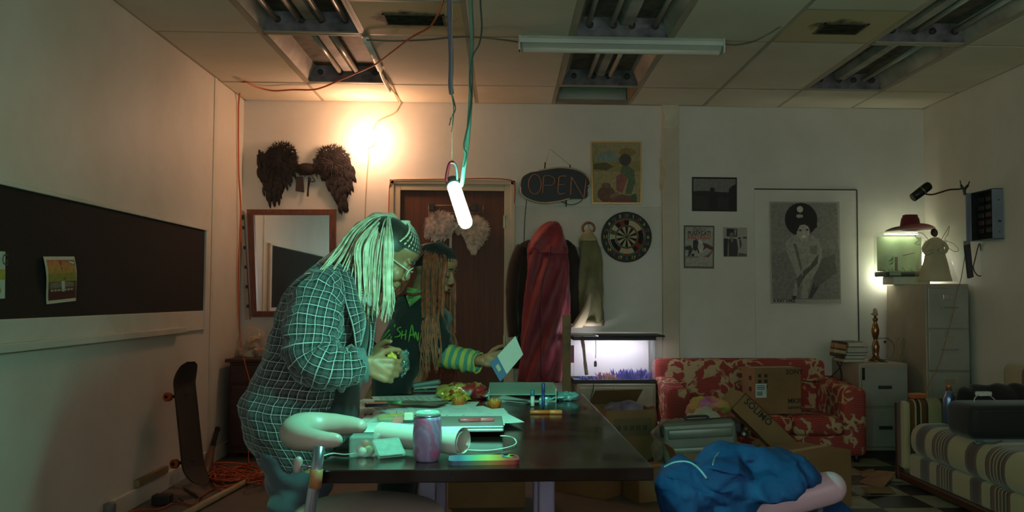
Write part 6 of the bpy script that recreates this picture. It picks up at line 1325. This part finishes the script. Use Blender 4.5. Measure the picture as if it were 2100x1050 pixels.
def arcs(st, Y, n=40, a0=.0, a1=2*PI, power=2.3, folds=0, seed=0, scale=1, closed=True):
    rg = []
    for i, q in enumerate(st):
        bx, by, fx_, fy, b = q[:5]; dy = q[5] if len(q) > 5 else 0
        B = P(bx, by, Y+dy); Fp = P(fx_, fy, Y+dy); c = (B+Fp)/2; h = (Fp-B)/2; ring = []
        for k in range(n):
            t_ = a0+(a1-a0)*k/(n if closed else n-1); cs, sn = math.cos(t_), math.sin(t_)
            ex = math.copysign(abs(cs)**(2/power), cs); ey = math.copysign(abs(sn)**(2/power), sn)
            p = c + h*ex*scale + Vector((0, -b*ey*scale, 0))
            if folds:
                w_ = folds*(mnoise.noise(Vector((cs*2.2+seed, sn*2.2, i*.16)))+.55*mnoise.noise(Vector((cs*5+seed, sn*5, i*.34))) + .3*mnoise.noise(Vector((cs*11, sn*11+seed, i*.5))))
                p += (h.normalized()*ex+Vector((0, -ey, 0)))*w_
            ring.append(p)
        rg.append(ring)
    return rg
def hand(mb, wrist, fwd, palm, size=1., curl=(.5, .6, .4), thumb=1, spread=.02, tc=.5, per=None):
    fwd = Vector(fwd).normalized(); palm = Vector(palm); palm = (palm-fwd*palm.dot(fwd)).normalized(); side = fwd.cross(palm)*thumb
    S = size; L = (.070, .078, .072, .056); kn = []
    for i in range(4):
        o = (1.5-i)*spread*S; k = wrist+fwd*(.088-.004*abs(i-1)-.004*(i == 3))*S+side*o
        mb.capsule(wrist+side*o*.55+fwd*.012*S, .0145*S, k, .0118*S, 10); kn.append(k)
    mb.capsule(wrist+side*.012*S+fwd*.03*S, .016*S, wrist+fwd*.07*S-side*.006*S, .014*S, 10)
    for i, k in enumerate(kn):
        p = k; d = fwd.copy(); cu = per[i] if per else curl
        d = (d+side*(1.5-i)*.05).normalized()
        for j, (fr, c_) in enumerate(zip((.46, .30, .24), cu)):
            d = (Matrix.Rotation(c_, 3, d.cross(palm).normalized()) @ d).normalized(); q = p+d*L[i]*fr*S
            mb.capsule(p, (.0094, .0084, .0076)[j]*S, q, (.0086, .0077, .0066)[j]*S, 10); p = q
    b = wrist+fwd*.028*S+side*.020*S; d = (fwd*.62+side*.75+palm*.35).normalized(); p = b
    for j, (l, r) in enumerate(((.042, .0125), (.032, .0104), (.026, .0088))):
        q = p+d*l*S; mb.capsule(p, r*S, q, r*.88*S, 10); p = q; ax = d.cross((fwd+palm*.6).normalized()); d = (Matrix.Rotation(tc, 3, ax.normalized()) @ d) if ax.length > .01 else d
    return kn
def head(mb, c, f, up, s=1.):
    f = Vector(f).normalized(); up = Vector(up); up = (up-f*up.dot(f)).normalized(); l = up.cross(f)
    R3 = Matrix((f, l, up)).transposed(); X = lambda x, y, z: Vector(c)+R3 @ Vector((x, y, z))*s
    def E(x, y, z, a, b, d): mb.ball(X(x, y, z), (a*s, b*s, d*s), 18, 12, R3)
    E(-.012, 0, .032, .094, .074, .082); E(.030, 0, -.018, .058, .060, .082); E(.036, 0, -.074, .046, .046, .034); E(.062, 0, -.094, .02, .022, .017)
    mb.capsule(X(.084, 0, .016), .0088*s, X(.103, 0, -.022), .0105*s, 10)
    for y in (-1, 1):
        E(.096, y*.012, -.03, .010, .0085, .0085); E(.080, y*.029, .026, .012, .022, .0075); E(.066, y*.036, -.028, .024, .022, .026); E(.076, y*.029, .004, .0125, .0155, .0105); E(-.004, y*.074, -.006, .018, .010, .031)
    E(.088, 0, -.053, .013, .022, .0065); E(.086, 0, -.064, .013, .019, .0075); E(.050, 0, .055, .046, .058, .04)
    return X, R3
def skin(c, d):
    t = NT('skin'); t.base(t.ramp(t.noise(18, 4), [(.3, C(d)), (.7, C(c))])); t.b.inputs['Roughness'].default_value = .48; t.b.inputs['Subsurface Weight'].default_value = .08; t.b.inputs['Subsurface Radius'].default_value = (.01, .004, .002); return t.m
def strands(name, paths, r, m_, parent, n=5, taper=.6, sub=4, twist=0):
    m = MB(); 
    for k, p in enumerate(paths):
        c = curve(p, sub); L = len(c); rs = [r[k % len(r)]*(1-(1-taper)*max(0, i/L-.6)/.4)*(1+(.22*math.sin(i*2.6) if twist else 0)) for i in range(L)]; m.tube(c, rs, n)
    o = build(name, m, m_, parent); o['kind'] = 'stuff'; return o
def jac(u, v): return random.uniform(u, v)
def finish(mb, vox=.005, sm=3): return blob(mb, vox, sm)
def hairmat(c, d, s=60):
    t = NT('hair'); t.base(t.ramp(t.noise(s, 3), [(.3, C(d)), (.7, C(c))])); t.b.inputs['Roughness'].default_value = .5; t.b.inputs['Sheen Weight'].default_value = .2; return t.m
rnd = random.Random(77)
# ------------------------------------------------------------------ person in plaid jacket
YA = 2.95
def WA(x, y, dy=0): return P(x, y, YA+dy)
pa_ = thing('person', 'person with long pale braids in plaid jacket and glasses leaning over table', 'person', (WA(600, 900).x, YA, 0))
sk_ = MB()
hc = WA(789, 522, -.005); XA, RA = head(sk_, hc, (.82, .10, -.56), (.56, .0, .83), 1.0)
sk_.capsule(WA(728, 585), .058, XA(-.03, 0, -.05), .052, 14)
for (x, y, r), (x2, y2, r2) in (((728, 590, .08), (690, 640, .12)), ((690, 640, .12), (640, 780, .12)), ((640, 780, .12), (618, 880, .13))): sk_.capsule(WA(x, y), r, WA(x2, y2), r2, 14)
sA, eA, wA = WA(655, 615, -.165), WA(636, 732, -.22), WA(744, 748, -.19)
sk_.capsule(WA(700, 615, -.05), .07, sA, .055); sk_.capsule(sA, .05, eA, .04); sk_.capsule(eA, .04, wA, .025)
sB, eB, wB = WA(705, 615, .165), WA(690, 730, .20), WA(752, 732, .03)
sk_.capsule(WA(700, 615, .05), .07, sB, .055); sk_.capsule(sB, .05, eB, .04); sk_.capsule(eB, .04, wB, .025)
hand(sk_, wA, (1, .12, -.22), (0, .9, -.1), 1.0, (.75, .75, .5), thumb=1, tc=.35)
hand(sk_, wB, (1, -.15, .0), (0, -.8, -.25), .98, (.45, .6, .5), thumb=-1, tc=.3)
hipx = WA(618, 885).x
for s_, kx in ((-1, .05), (1, -.02)):
    h_ = Vector((hipx, YA+s_*.09, WA(618, 885).z)); kn_ = Vector((hipx+kx, YA+s_*.10, .42)); an = Vector((hipx-.06+kx, YA+s_*.10, .06))
    sk_.capsule(h_, .085, kn_, .06, 12); sk_.capsule(kn_, .056, an, .036, 12); sk_.capsule(an+Vector((-.02, 0, -.03)), .03, an+Vector((.14, 0, -.035)), .025, 12)
m = finish(sk_, .0045, 3); build('body', m, skin('#a0714f', '#8c5f42'), pa_)
# black top
st = smooth_st([(565, 925, 700, 935, .165), (560, 860, 728, 870, .185), (575, 780, 738, 790, .18), (595, 700, 752, 712, .175), (640, 610, 755, 640, .165), (680, 560, 745, 600, .11)], 4)
m = MB(); m.smooth = True; m.rings(arcs(st, YA, 36, folds=.012, seed=3)); build('black_top', m, cloth('#151314', '#0b0a0b', .85), pa_)
# trousers
m = MB(); m.ball(WA(618, 895), (.15, .17, .13), 16, 12)
for s_, kx in ((-1, .05), (1, -.02)):
    h_ = Vector((hipx-.01, YA+s_*.09, WA(618, 900).z)); kn_ = Vector((hipx+kx-.01, YA+s_*.105, .42)); an = Vector((hipx-.06+kx, YA+s_*.105, .07)); m.capsule(h_, .098, kn_, .08, 14); m.capsule(kn_, .08, an, .075, 14)
m = blob(m, .011, 4)
for v in m.v: v += Vector((mnoise.noise(Vector((v.x*9, v.y*9, v.z*20))), mnoise.noise(Vector((v.x*9+5, v.y*9, v.z*20+v.x*12))), 0))*.032
build('jeans', m, cloth('#4a545c', '#2c343a', .9), pa_)
for s_, kx in ((-1, .05), (1, -.02)):
    m = MB().capsule((hipx-.10+kx, YA+s_*.105, .045), .045, (hipx+.09+kx, YA+s_*.105, .04), .04, 14)
    for v in m.v: v.z = max(v.z, .001)
    build('shoe', m, mat('#2a2624', .6), pa_)
# jacket
M_pl = plaid()
st = smooth_st([(548, 932, 682, 958, .17), (520, 884, 704, 908, .205), (506, 838, 716, 856, .215), (526, 785, 722, 802, .215), (547, 732, 728, 748, .21), (563, 690, 738, 702, .208), (582, 640, 746, 656, .212), (603, 600, 745, 622, .205), (630, 566, 740, 594, .17), (664, 545, 735, 576, .118), (690, 537, 731, 562, .085)], 5)
m = MB(); m.smooth = True; m.rings(arcs(st, YA, 64, a0=.16, a1=2*PI-.42, folds=.017, seed=1.5, closed=False), cap=False, closed=False, uv=True)
JV = m; jk = build('plaid_jacket', m, M_pl, pa_); md = jk.modifiers.new('thick', 'SOLIDIFY'); md.thickness = .008
bvA = BVHTree.FromPolygons([v[:] for v in m.v], m.f)
def limb(pts, r, n=22, folds=.01, seed=0, sub=6):
    c = curve(pts, sub); L = len(c); rr = []
    for i in range(L):
        f = i/(L-1)*(len(r)-1); k = min(int(f), len(r)-2); rr.append(r[k]*(1-f+k)+r[k+1]*(f-k))
    rg = []; up = Vector((0, 1, 0))
    for i, p in enumerate(c):
        d = (c[min(i+1, L-1)]-c[max(i-1, 0)]).normalized(); u = (up-d*up.dot(d)).normalized(); w = d.cross(u); ring = []
        for k in range(n):
            a = 2*PI*k/n; q = u*math.cos(a)+w*math.sin(a); f = folds*(mnoise.noise(Vector((math.cos(a)*1.6, math.sin(a)*1.6+seed, i*.42)))+.5*mnoise.noise(Vector((math.cos(a)*3, math.sin(a)*3+seed, i*.9)))); ring.append(p+q*(rr[i]+f))
        rg.append(ring)
    return rg
m = MB(); m.smooth = True; m.rings(limb([WA(668, 585, -.13), WA(652, 615, -.185), WA(640, 672, -.225), WA(640, 728, -.245), WA(668, 748, -.25), WA(705, 752, -.225), WA(730, 750, -.20)], [.055, .082, .085, .08, .074, .062, .053], folds=.022, seed=2), cap=False, uv=True)
o = build('sleeve', m, M_pl, pa_); o.modifiers.new('thick', 'SOLIDIFY').thickness = .006
m = MB(); m.smooth = True; m.rings(limb([WA(722, 750.5, -.207), WA(735, 750, -.197), WA(750, 748, -.19)], [.0545, .054, .053], folds=.004, seed=5), cap=False); o = build('cuff', m, cloth('#5c6a6c', '#465254', .8), pa_); o.modifiers.new('thick', 'SOLIDIFY').thickness = .008
m = MB(); m.smooth = True; m.rings(limb([WA(705, 590, .13), WA(708, 640, .19), WA(700, 700, .22), WA(700, 738, .21), WA(735, 736, .11), WA(756, 733, .04)], [.055, .078, .075, .07, .06, .05], folds=.015, seed=7), cap=False, uv=True); build('sleeve', m, M_pl, pa_)
# lapels, tail flap, buttons, pocket
def ribbon(pts_l, pts_r, Yf, parent, name, m_, th=.006, sub=5, uvs=True):
    a = curve([WA(*p) for p in pts_l], sub); b = curve([WA(*p) for p in pts_r], sub); m = MB(); k = m.add([q for p in zip(a, b) for q in (p[0], (p[0]+p[1])/2+Vector((0, -.004, 0)), p[1])]); m.smooth = True; v = 0
    for i in range(len(a)-1):
        dv = (a[i+1]-a[i]).length; w = (b[i]-a[i]).length
        for j in range(2): m.face((k+3*i+j, k+3*i+j+1, k+3*i+4+j, k+3*i+3+j), [(w*j/2, v), (w*(j+1)/2, v), (w*(j+1)/2, v+dv), (w*j/2, v+dv)])
        v += dv
    o = build(name, m, m_, parent); o.modifiers.new('thick', 'SOLIDIFY').thickness = th; return o
ribbon([(690, 545, -.09), (702, 580, -.155), (708, 620, -.195), (722, 670, -.205), (728, 712, -.19)], [(722, 555, -.095), (728, 590, -.14), (737, 622, -.17), (748, 655, -.16), (738, 712, -.16)], 0, pa_, 'lapel', M_pl)
ribbon([(748, 628, -.03), (757, 660, -.02), (758, 700, -.01), (748, 760, .0)], [(766, 630, .0), (768, 662, .01), (764, 705, .02), (754, 770, .02)], 0, pa_, 'far_lapel', M_pl)
ribbon([(560, 745, -.10), (530, 790, -.11), (508, 815, -.08), (488, 831, -.04)], [(575, 815, -.16), (548, 835, -.15), (526, 850, -.11), (507, 852, -.06)], 0, pa_, 'jacket_tail', M_pl)
q = stroke_on(bvA, [(612, 820), (635, 834), (662, 838)], .003); 
if len(q) > 2: build('pocket_welt', MB().tube(q, .005, 6), cloth('#1f2626', '#151a1a'), pa_)
for (x, y) in ((707, 852), (716, 800)):
    q = stroke_on(bvA, [(x, y), (x+1, y)], .003)
    if q: build('button', MB().lathe([(.010, 0), (.010, .003), (.006, .005)], 14, M=Matrix.Translation(q[0]) @ Matrix.Rotation(PI/2, 4, 'X')), mat('#2c1c14', .4), pa_)
# shirt collar
t = NT('striped_shirt'); s = t.sep(t.co('UV')); f = t.math('FRACT', t.math('ADD', t.math('MULTIPLY', s[1], 110), 50)); t.base(t.ramp(f, [(0, C('#7c6a66')), (.5, C('#b5aaa2'))], 'CONSTANT')); t.b.inputs['Roughness'].default_value = .85; M_sh = t.m
ribbon([(720, 540, -.075), (726, 565, -.10), (733, 595, -.12), (740, 620, -.12)], [(735, 540, -.07), (748, 575, -.09), (760, 600, -.08), (755, 622, -.08)], 0, pa_, 'shirt_collar', M_sh, .004)
m = MB(); m.grid(lambda u, v: WA(738+22*u, 602+24*v+3*math.sin(u*9), -.11+.012*math.sin(u*14)+.01*math.sin(v*7)), 14, 8); o = build('collar_ruffle', m, cloth('#b9aea4', '#94887f'), pa_); o.modifiers.new('thick', 'SOLIDIFY').thickness = .003
# hair
M_blond = hairmat('#d9ccb4', '#a89878', 40); M_brown = hairmat('#3a2a20', '#1e1510', 50)
m = MB(); m.smooth = True
def capf(u, v):
    a = 2*PI*u; th = v*1.9; x, y, z = math.sin(th)*math.cos(a), math.sin(th)*math.sin(a), math.cos(th); lim = 1.0
    d = Vector((x*.100, y*.081, z*.091)); return d
def cap(X, cut_front=.2):
    m = MB(); m.smooth = True
    def fn(u, v):
        a = 2*PI*u; mx_ = 1.25 if math.cos(a) > .5 else (1.55+(.5-math.cos(a))*.45); th = v*mx_
        return X(-.012+.101*math.sin(th)*math.cos(a), .081*math.sin(th)*math.sin(a), .034+.089*math.cos(th))
    m.grid(fn, 40, 14); return m
build('hair_cap', cap(XA), M_brown, pa_)
K = XA(-.005, 0, .125); Kx, Ky = 803, 456
paths = []
for k in range(30):      # cornrows from the hairline to the knot
    a = -1.25+2.5*k/29; p = []
    for f in (0, .25, .5, .75, 1):
        th = 1.28*(1-f)+.1*f; b = a*(1-.4*f); p.append(XA(-.012+.107*math.sin(th)*math.cos(b), .087*math.sin(th)*math.sin(b), .034+.094*math.cos(th)))
    paths.append(p)
strands('cornrows', paths, [.0052], M_brown, pa_, 6, 1, 5, twist=1)
strands('cornrow_highlights', [[q+Vector((0, -.0012, .0022)) for q in p] for p in paths[::2]], [.0042], M_blond, pa_, 5, 1, 5, twist=1)
paths = []
def lerp2(a, b, t): return tuple(x*(1-t)+y*t for x, y in zip(a, b))
for k in range(170):
    s = rnd.random(); near = -1 if rnd.random() < .72 else 1; jx = lambda d: rnd.uniform(-d, d)
    dz = (-.02-.085*rnd.random()) if near < 0 else .09*rnd.random()
    K0 = WA(Kx+jx(7), Ky+jx(5), rnd.uniform(-.03, .03))
    if s < .58:
        f = s/.58; xe = 808-f*78
        if near > 0: dz = .0+.06*rnd.random()
        ye = 668-55*f*rnd.random()-40*rnd.random()
        if f < .25: ye -= 0
        pts = [K0, WA(Kx-4-f*22+jx(3), Ky-8+jx(3)+f*4, dz*.5), WA(xe+6+jx(3)-f*4, 500+jx(6), dz-.035), WA(xe+jx(3), 560, dz-.03), WA(xe+jx(4), 615, dz-.03), WA(xe+jx(7)-2, ye, dz-.02)]
        if f < .3 and near < 0: pts[2] = WA(xe+2, 500, -.105-.015*rnd.random()); pts[3] = WA(xe, 560, -.105); pts[4] = WA(xe, 615, -.10)
    else:
        f = (s-.58)/.42; dz = rnd.uniform(-.10, .09)
        e = lerp2((716, 626), (606+rnd.random()*34, 550+rnd.random()*30), f)
        pts = [K0, WA(*lerp2((785, 446), (768, 441), f), dz*.35), WA(*lerp2((752, 478), (722, 468), f), dz*.8), WA(*lerp2((733, 530), (690, 507), f), dz-.02), WA(*lerp2((724, 580), (655+jx(6), 533+jx(4)), f), dz*1.1-.02), WA(e[0], e[1], dz*1.3)]
        if f > .7 and dz < -.03:
            pts[4] = WA(662+jx(6), 552+jx(5), -.14); pts[5] = WA(640+jx(20), 575+jx(14), -.185)
    paths.append(pts)
strands('braids', paths, [.0030, .0024, .0034, .0021], M_blond, pa_, 5, .5, 5, twist=1)
# hair mass beneath the braids
m = MB()
for (x, y, dy, r) in ((800, 452, 0, .028), (775, 462, 0, .045), (750, 485, 0, .055), (728, 515, .0, .05), (700, 525, 0, .03)): m.ball(WA(x, y, dy), r, 12, 8)
m.capsule(WA(775, 470, -.02), .04, WA(770, 560, -.06), .03); m = blob(m, .008, 4); build('hair_mass', m, M_blond, pa_)
m = MB()
for k in range(3): m.tube([XA(-.005, 0, .118)+Vector((.017*math.cos(a), .017*math.sin(a), .004*k)) for a in [2*PI*j/14 for j in range(15)]], .004, 6)
build('hair_tie', m, M_blond, pa_)
# glasses
gs = MB()
for y in (-1, 1): gs.tube([XA(.102-.006*abs(math.cos(a)), y*.031+.023*math.cos(a), -.004+.019*math.sin(a)) for a in [2*PI*j/20 for j in range(21)]], .0018, 6)
gs.tube(curve([XA(.102, -.01, .002), XA(.108, 0, .005), XA(.102, .01, .002)]), .0016, 6)
for y in (-1, 1): gs.tube(curve([XA(.098, y*.054, .002), XA(.06, y*.072, .004), XA(.0, y*.082, .004), XA(-.02, y*.08, -.012)]), .0018, 6)
build('glasses_frame', gs, mat('#cfc9bb', .25), pa_)
t = NT('lens'); t.b.inputs['Alpha'].default_value = .22; t.b.inputs['Roughness'].default_value = .05; t.base(C('#c4d8cc')); m = MB()
for y in (-1, 1): m.poly([XA(.101, y*.031+.022*math.cos(a), -.004+.018*math.sin(a)) for a in [2*PI*j/20 for j in range(20)]])
build('lenses', m, t.m, pa_)
for y in (-1, 1): build('eyebrow', MB().tube(curve([XA(.094, y*.014, .027), XA(.095, y*.03, .033), XA(.084, y*.046, .029)]), .0028, 6), M_brown, pa_)
# snack held in the hands
sn = thing('snack', 'yellow snack pieces held in hands of person in plaid jacket', 'snack', WA(800, 745, -.13)); k_ = 0
for (x, y, dy) in ((800, 728, -.15), (803, 740, -.15), (797, 735, -.13), (805, 733, -.12)):
    m = MB().ball(WA(x, y, dy), (.014, .008, .016), 10, 7); jitter(m, .012, 60, k_); k_ += 1; build('piece', m, mat('#c9a83a', .6), sn)
t = NT('foil_print'); t.base(t.ramp(t.noise(26, 3), [(.35, C('#4a544e')), (.5, C('#7c867e')), (.65, C('#b8c2ba'))])); t.b.inputs['Roughness'].default_value = .22; t.b.inputs['Metallic'].default_value = .5
m = MB().ball(WA(823, 746, .0), (.026, .022, .042), 22, 16); jitter(m, .03, 30, 2); jitter(m, .016, 70, 3); o = build('foil_bag', m, t.m); tag(o, 'shiny dark crumpled snack bag between the two people', 'snack bag')
# ------------------------------------------------------------------ person in dark sweatshirt
YP = 3.97
def WB(x, y, dy=0): return P(x, y, YP+dy)
pb_ = thing('person', 'person with long red brown braids in dark sweatshirt reaching over table', 'person', (WB(810, 900).x, YP, 0))
sk_ = MB(); hc = WB(889, 555, 0); XB, RB = head(sk_, hc, (.90, -.28, -.30), (.30, -.05, .95), .99)
sk_.capsule(WB(858, 622), .055, XB(-.025, 0, -.055), .05, 14)
for (x, y, r), (x2, y2, r2) in (((860, 632, .08), (850, 680, .12)), ((850, 680, .12), (820, 780, .11)), ((820, 780, .11), (806, 830, .13))): sk_.capsule(WB(x, y), r, WB(x2, y2), r2, 14)
sA, eA, wA = WB(885, 648, -.11), WB(908, 726, -.13), WB(990, 740, -.20)
sk_.capsule(WB(860, 645, -.03), .07, sA, .05); sk_.capsule(sA, .048, eA, .036); sk_.capsule(eA, .034, wA, .023)
sB, eB, wB = WB(880, 648, .16), WB(860, 730, .2), WB(850, 790, .12); sk_.capsule(WB(860, 645, .03), .07, sB, .05); sk_.capsule(sB, .048, eB, .036); sk_.capsule(eB, .036, wB, .024)
hand(sk_, wA, (1, .05, .12), (.1, .8, -.35), .95, (.3, .35, .3), thumb=1, tc=.25)
hand(sk_, wB, (.3, 0, -1), (1, 0, 0), .95, (.4, .5, .4), thumb=1)
hx = WB(806, 830).x
for s_ in (-1, 1):
    h_ = Vector((hx, YP+.05+s_*.09, WB(806, 830).z)); kn_ = Vector((hx+.03, YP+.05+s_*.1, .42)); an = Vector((hx, YP+.05+s_*.1, .06)); sk_.capsule(h_, .085, kn_, .058, 12); sk_.capsule(kn_, .054, an, .036, 12); sk_.capsule(an+Vector((-.02, 0, -.03)), .03, an+Vector((.14, 0, -.035)), .025, 12)
m = finish(sk_, .0045, 3); build('body', m, skin('#b5825f', '#a07050'), pb_)
st = smooth_st([(760, 822, 846, 822, .17), (766, 785, 853, 790, .185), (773, 745, 864, 758, .19), (783, 705, 886, 722, .195), (795, 665, 912, 690, .2), (808, 635, 925, 655, .19), (824, 612, 912, 632, .15), (840, 600, 890, 616, .095)], 5)
m = MB(); m.smooth = True; m.rings(arcs(st, YP, 44, folds=.016, seed=5)); build('sweatshirt', m, cloth('#1d2320', '#121614', .9), pb_)
bvB = BVHTree.FromPolygons([v[:] for v in m.v], m.f); M_let = mat('#6fae3c', .6, var=.1)
for pts in ([(810, 665), (808.5, 671)], [(822, 671), (815, 674), (817, 679), (821, 683), (819, 689), (809.5, 691.5)], [(825, 678), (823, 695)], [(833, 676), (831, 697)], [(824, 688), (832, 686)], [(838, 701), (845, 666), (848, 690)], [(841, 688), (847, 686)], [(850, 694), (852, 680), (857, 699), (858, 682)], [(777, 703), (788, 690), (799, 676)], [(781, 706), (790, 696), (800, 686)], [(803, 690), (799, 700)]):
    q = stroke_on(bvB, pts, .002, sub=3, lift=.003)
    if len(q) > 1: build('lettering_stroke', MB().tube(q, .0028, 5), M_let, pb_)
m = MB(); m.smooth = True; m.rings(limb([WB(868, 628, -.08), WB(882, 650, -.12), WB(896, 695, -.13), WB(906, 722, -.135), WB(914, 732, -.14)], [.045, .06, .058, .052, .048], folds=.014, seed=4), cap=False); o = build('sleeve', m, cloth('#1d2320', '#121614', .9), pb_)
m = MB(); m.smooth = True; m.rings(limb([WB(876, 630, .10), WB(880, 650, .17), WB(862, 730, .21), WB(852, 780, .14)], [.05, .07, .058, .045], folds=.014, seed=6), cap=False); build('sleeve', m, cloth('#1d2320', '#121614', .9), pb_)
t = NT('striped_sleeve'); s = t.sep(t.co('UV')); f = t.math('FRACT', t.math('ADD', t.math('MULTIPLY', s[1], 1/.034), 50.2)); t.base(t.ramp(f, [(0, C('#b5b254')), (.5, C('#4a8a78'))], 'CONSTANT')); t.b.inputs['Roughness'].default_value = .85
m = MB(); m.smooth = True; m.rings(limb([WB(896, 712, -.13), WB(912, 728, -.14), WB(945, 736, -.17), WB(972, 742, -.19), WB(982, 744, -.2)], [.05, .053, .05, .045, .043], folds=.01, seed=8), cap=False, uv=True); o = build('striped_sleeve', m, t.m, pb_); o.modifiers.new('thick', 'SOLIDIFY').thickness = .004
m = MB(); m.poly([WB(836, 590, -.09), WB(862, 596, -.12), WB(868, 606, -.13), WB(840, 630, -.185), WB(833, 610, -.14)]); o = build('shirt_collar', m, mat('#7fae62', .7, var=.4, vs_=40), pb_); o.modifiers.new('thick', 'SOLIDIFY').thickness = .004
q = stroke_on(bvB, [(822, 604), (840, 607), (862, 606)], .003); 
build('neck_strap', MB().tube(curve([WB(828, 600, -.12), WB(845, 604, -.16), WB(864, 602, -.14)]), .006, 6), mat('#7a3a2c', .6), pb_)
m = MB(); m.ball((hx, YP+.05, WB(806, 835).z), (.14, .18, .12), 14, 10)
for s_ in (-1, 1):
    h_ = Vector((hx, YP+.05+s_*.09, WB(806, 830).z)); kn_ = Vector((hx+.03, YP+.05+s_*.1, .42)); an = Vector((hx, YP+.05+s_*.1, .07)); m.capsule(h_, .105, kn_, .085, 14); m.capsule(kn_, .085, an, .075, 14)
m = blob(m, .012, 3); build('trousers', m, cloth('#1f2a2a', '#141b1b', .9), pb_)
for s_ in (-1, 1):
    m = MB().capsule((hx-.05, YP+.05+s_*.1, .045), .045, (hx+.15, YP+.05+s_*.1, .04), .04, 14)
    for v in m.v: v.z = max(v.z, .001)
    build('shoe', m, mat('#2a2624', .6), pb_)
M_red_ = hairmat('#b0552e', '#6a301c', 50); M_bk = hairmat('#241a16', '#120d0b', 50)
build('hair_cap', cap(XB), M_bk, pb_)
paths = []
for k in range(26):
    a = -1.9+3.8*k/25; p = []
    for f in (0, .3, .6, 1): th = (1.22+.25*abs(a)/1.9)*(1-f)+.12*f; b = a*(1-.1*f); p.append(XB(-.012+.106*math.sin(th)*math.cos(b), .086*math.sin(th)*math.sin(b), .034+.094*math.cos(th)))
    paths.append(p)
strands('cornrows', paths, [.0055], M_bk, pb_, 6, 1, 5, twist=1)
paths = []; waves = []
def jx(d): return rnd.uniform(-d, d)
near_x = (868, 871, 875, 879, 884, 889, 894, 900, 877, 886)
for k in range(58):
    g = rnd.random()
    if k < 10:       # near side, in front of the ear
        x = near_x[k]; dz = -.09-.03*(k % 3)/2
        pts = [WB(884+(x-884)*.4, 505+jx(3), -.03), WB(x+3+jx(2), 530+jx(3), -.088), WB(x+jx(1.5), 575, dz-.015), WB(x+jx(2), 625, dz-.075), WB(x+jx(3), 652, dz-.10)]
        for r_ in range(6): y2 = 690+rnd.random()*85; waves.append([pts[-2]*.2+pts[-1]*.8, WB(x+jx(5), 672, dz-.105+jx(.01)), WB(x+jx(7), (672+y2)/2, dz-.115), WB(x+jx(9), y2, dz-.12)])
    elif g < .30:    # beyond the face
        x = 920+jx(13); dz = .05+rnd.random()*.05; pts = [WB(890+jx(10), 503+jx(3), .03), WB(912+jx(6), 535, .09), WB(x, 580, .10), WB(x, 640, dz+.02), WB(x+jx(4), 672+rnd.random()*30, dz)]
        for r_ in range(3): waves.append([pts[-1], WB(x+jx(8), 715, dz), WB(x+jx(10), 735+rnd.random()*45, dz)])
    elif g < .36:    # strands beside the face
        x = 905+jx(3); dz = -.10; pts = [WB(905+jx(6), 512+jx(3), -.04), WB(x+8, 540, -.092), WB(x+2, 580, -.105), WB(x, 640, -.14), WB(x+jx(4), 690, -.17)]
    else:            # swept behind
        f = rnd.random(); dz = rnd.uniform(-.09, .07); pts = [WB(872+jx(10), 508+jx(5), dz*.4), WB(852+jx(5), 528+jx(5), dz), WB(842+jx(4)-f*8, 560+jx(6), dz*1.05), WB(828+jx(6)-f*8, 590+jx(6), dz*1.1-.02), WB(808+jx(10), 612+jx(8), dz*1.1-.03)]
    paths.append(pts)
strands('braids', paths, [.0072, .0064, .0078], M_red_, pb_, 6, .9, 5, twist=1)
strands('loose_ends', [[q+Vector((jx(.006), jx(.006), 0)) for q in p] for p in waves], [.0034, .0026], hairmat('#b56038', '#7a3c24', 50), pb_, 5, .4, 5)
for y in (-1, 1):
    build('eyebrow', MB().tube(curve([XB(.094, y*.012, .028), XB(.095, y*.03, .034), XB(.083, y*.047, .028)]), .003, 6), M_bk, pb_)
    build('eyelash', MB().tube(curve([XB(.0875, y*.018, -.003), XB(.090, y*.03, -.007), XB(.082, y*.043, -.003)]), .0018, 6), M_bk, pb_)
build('lips', MB().ball(XB(.099, 0, -.057), (.004, .017, .005), 10, 6, RB).ball(XB(.098, 0, -.065), (.0042, .015, .006), 10, 6, RB), mat('#7a4036', .45), pb_)
build('earring', MB().tube([XB(-.002, -.086, -.036)+Vector((.006*math.cos(a), 0, .006*math.sin(a))) for a in [2*PI*j/12 for j in range(13)]], .0012, 5), mat('#b8a060', .3, .9), pb_)
for i in range(1): pass
# booklet in the reaching hand
bk_ = thing('booklet', 'pale booklet with blue lower cover held in outstretched hand', 'booklet', WB(1038, 740, -.25))
Yk = YP-.235; q = [P(1057, 689, Yk), P(1073, 727, Yk), P(1026, 783, Yk-.03), P(1005, 746, Yk-.03)]
lp2 = lambda a, b, t: a*(1-t)+b*t
build('page', MB().prism([q[0], q[1], lp2(q[1], q[2], .72), lp2(q[0], q[3], .72)], (0, .004, 0)), mat('#c9d3c4', .7, var=.03), bk_)
build('cover', MB().prism([lp2(q[0], q[3], .72), lp2(q[1], q[2], .72), q[2], q[3]], (0, .004, 0)), mat('#2f6a94', .5), bk_)
build('cover_patch', MB().prism([lp2(lp2(q[0], q[1], .3), lp2(q[3], q[2], .3), .80), lp2(lp2(q[0], q[1], .62), lp2(q[3], q[2], .62), .80), lp2(lp2(q[0], q[1], .62), lp2(q[3], q[2], .62), .9), lp2(lp2(q[0], q[1], .3), lp2(q[3], q[2], .3), .9)], (0, -.001, 0)), mat('#b5b88c', .5), bk_)
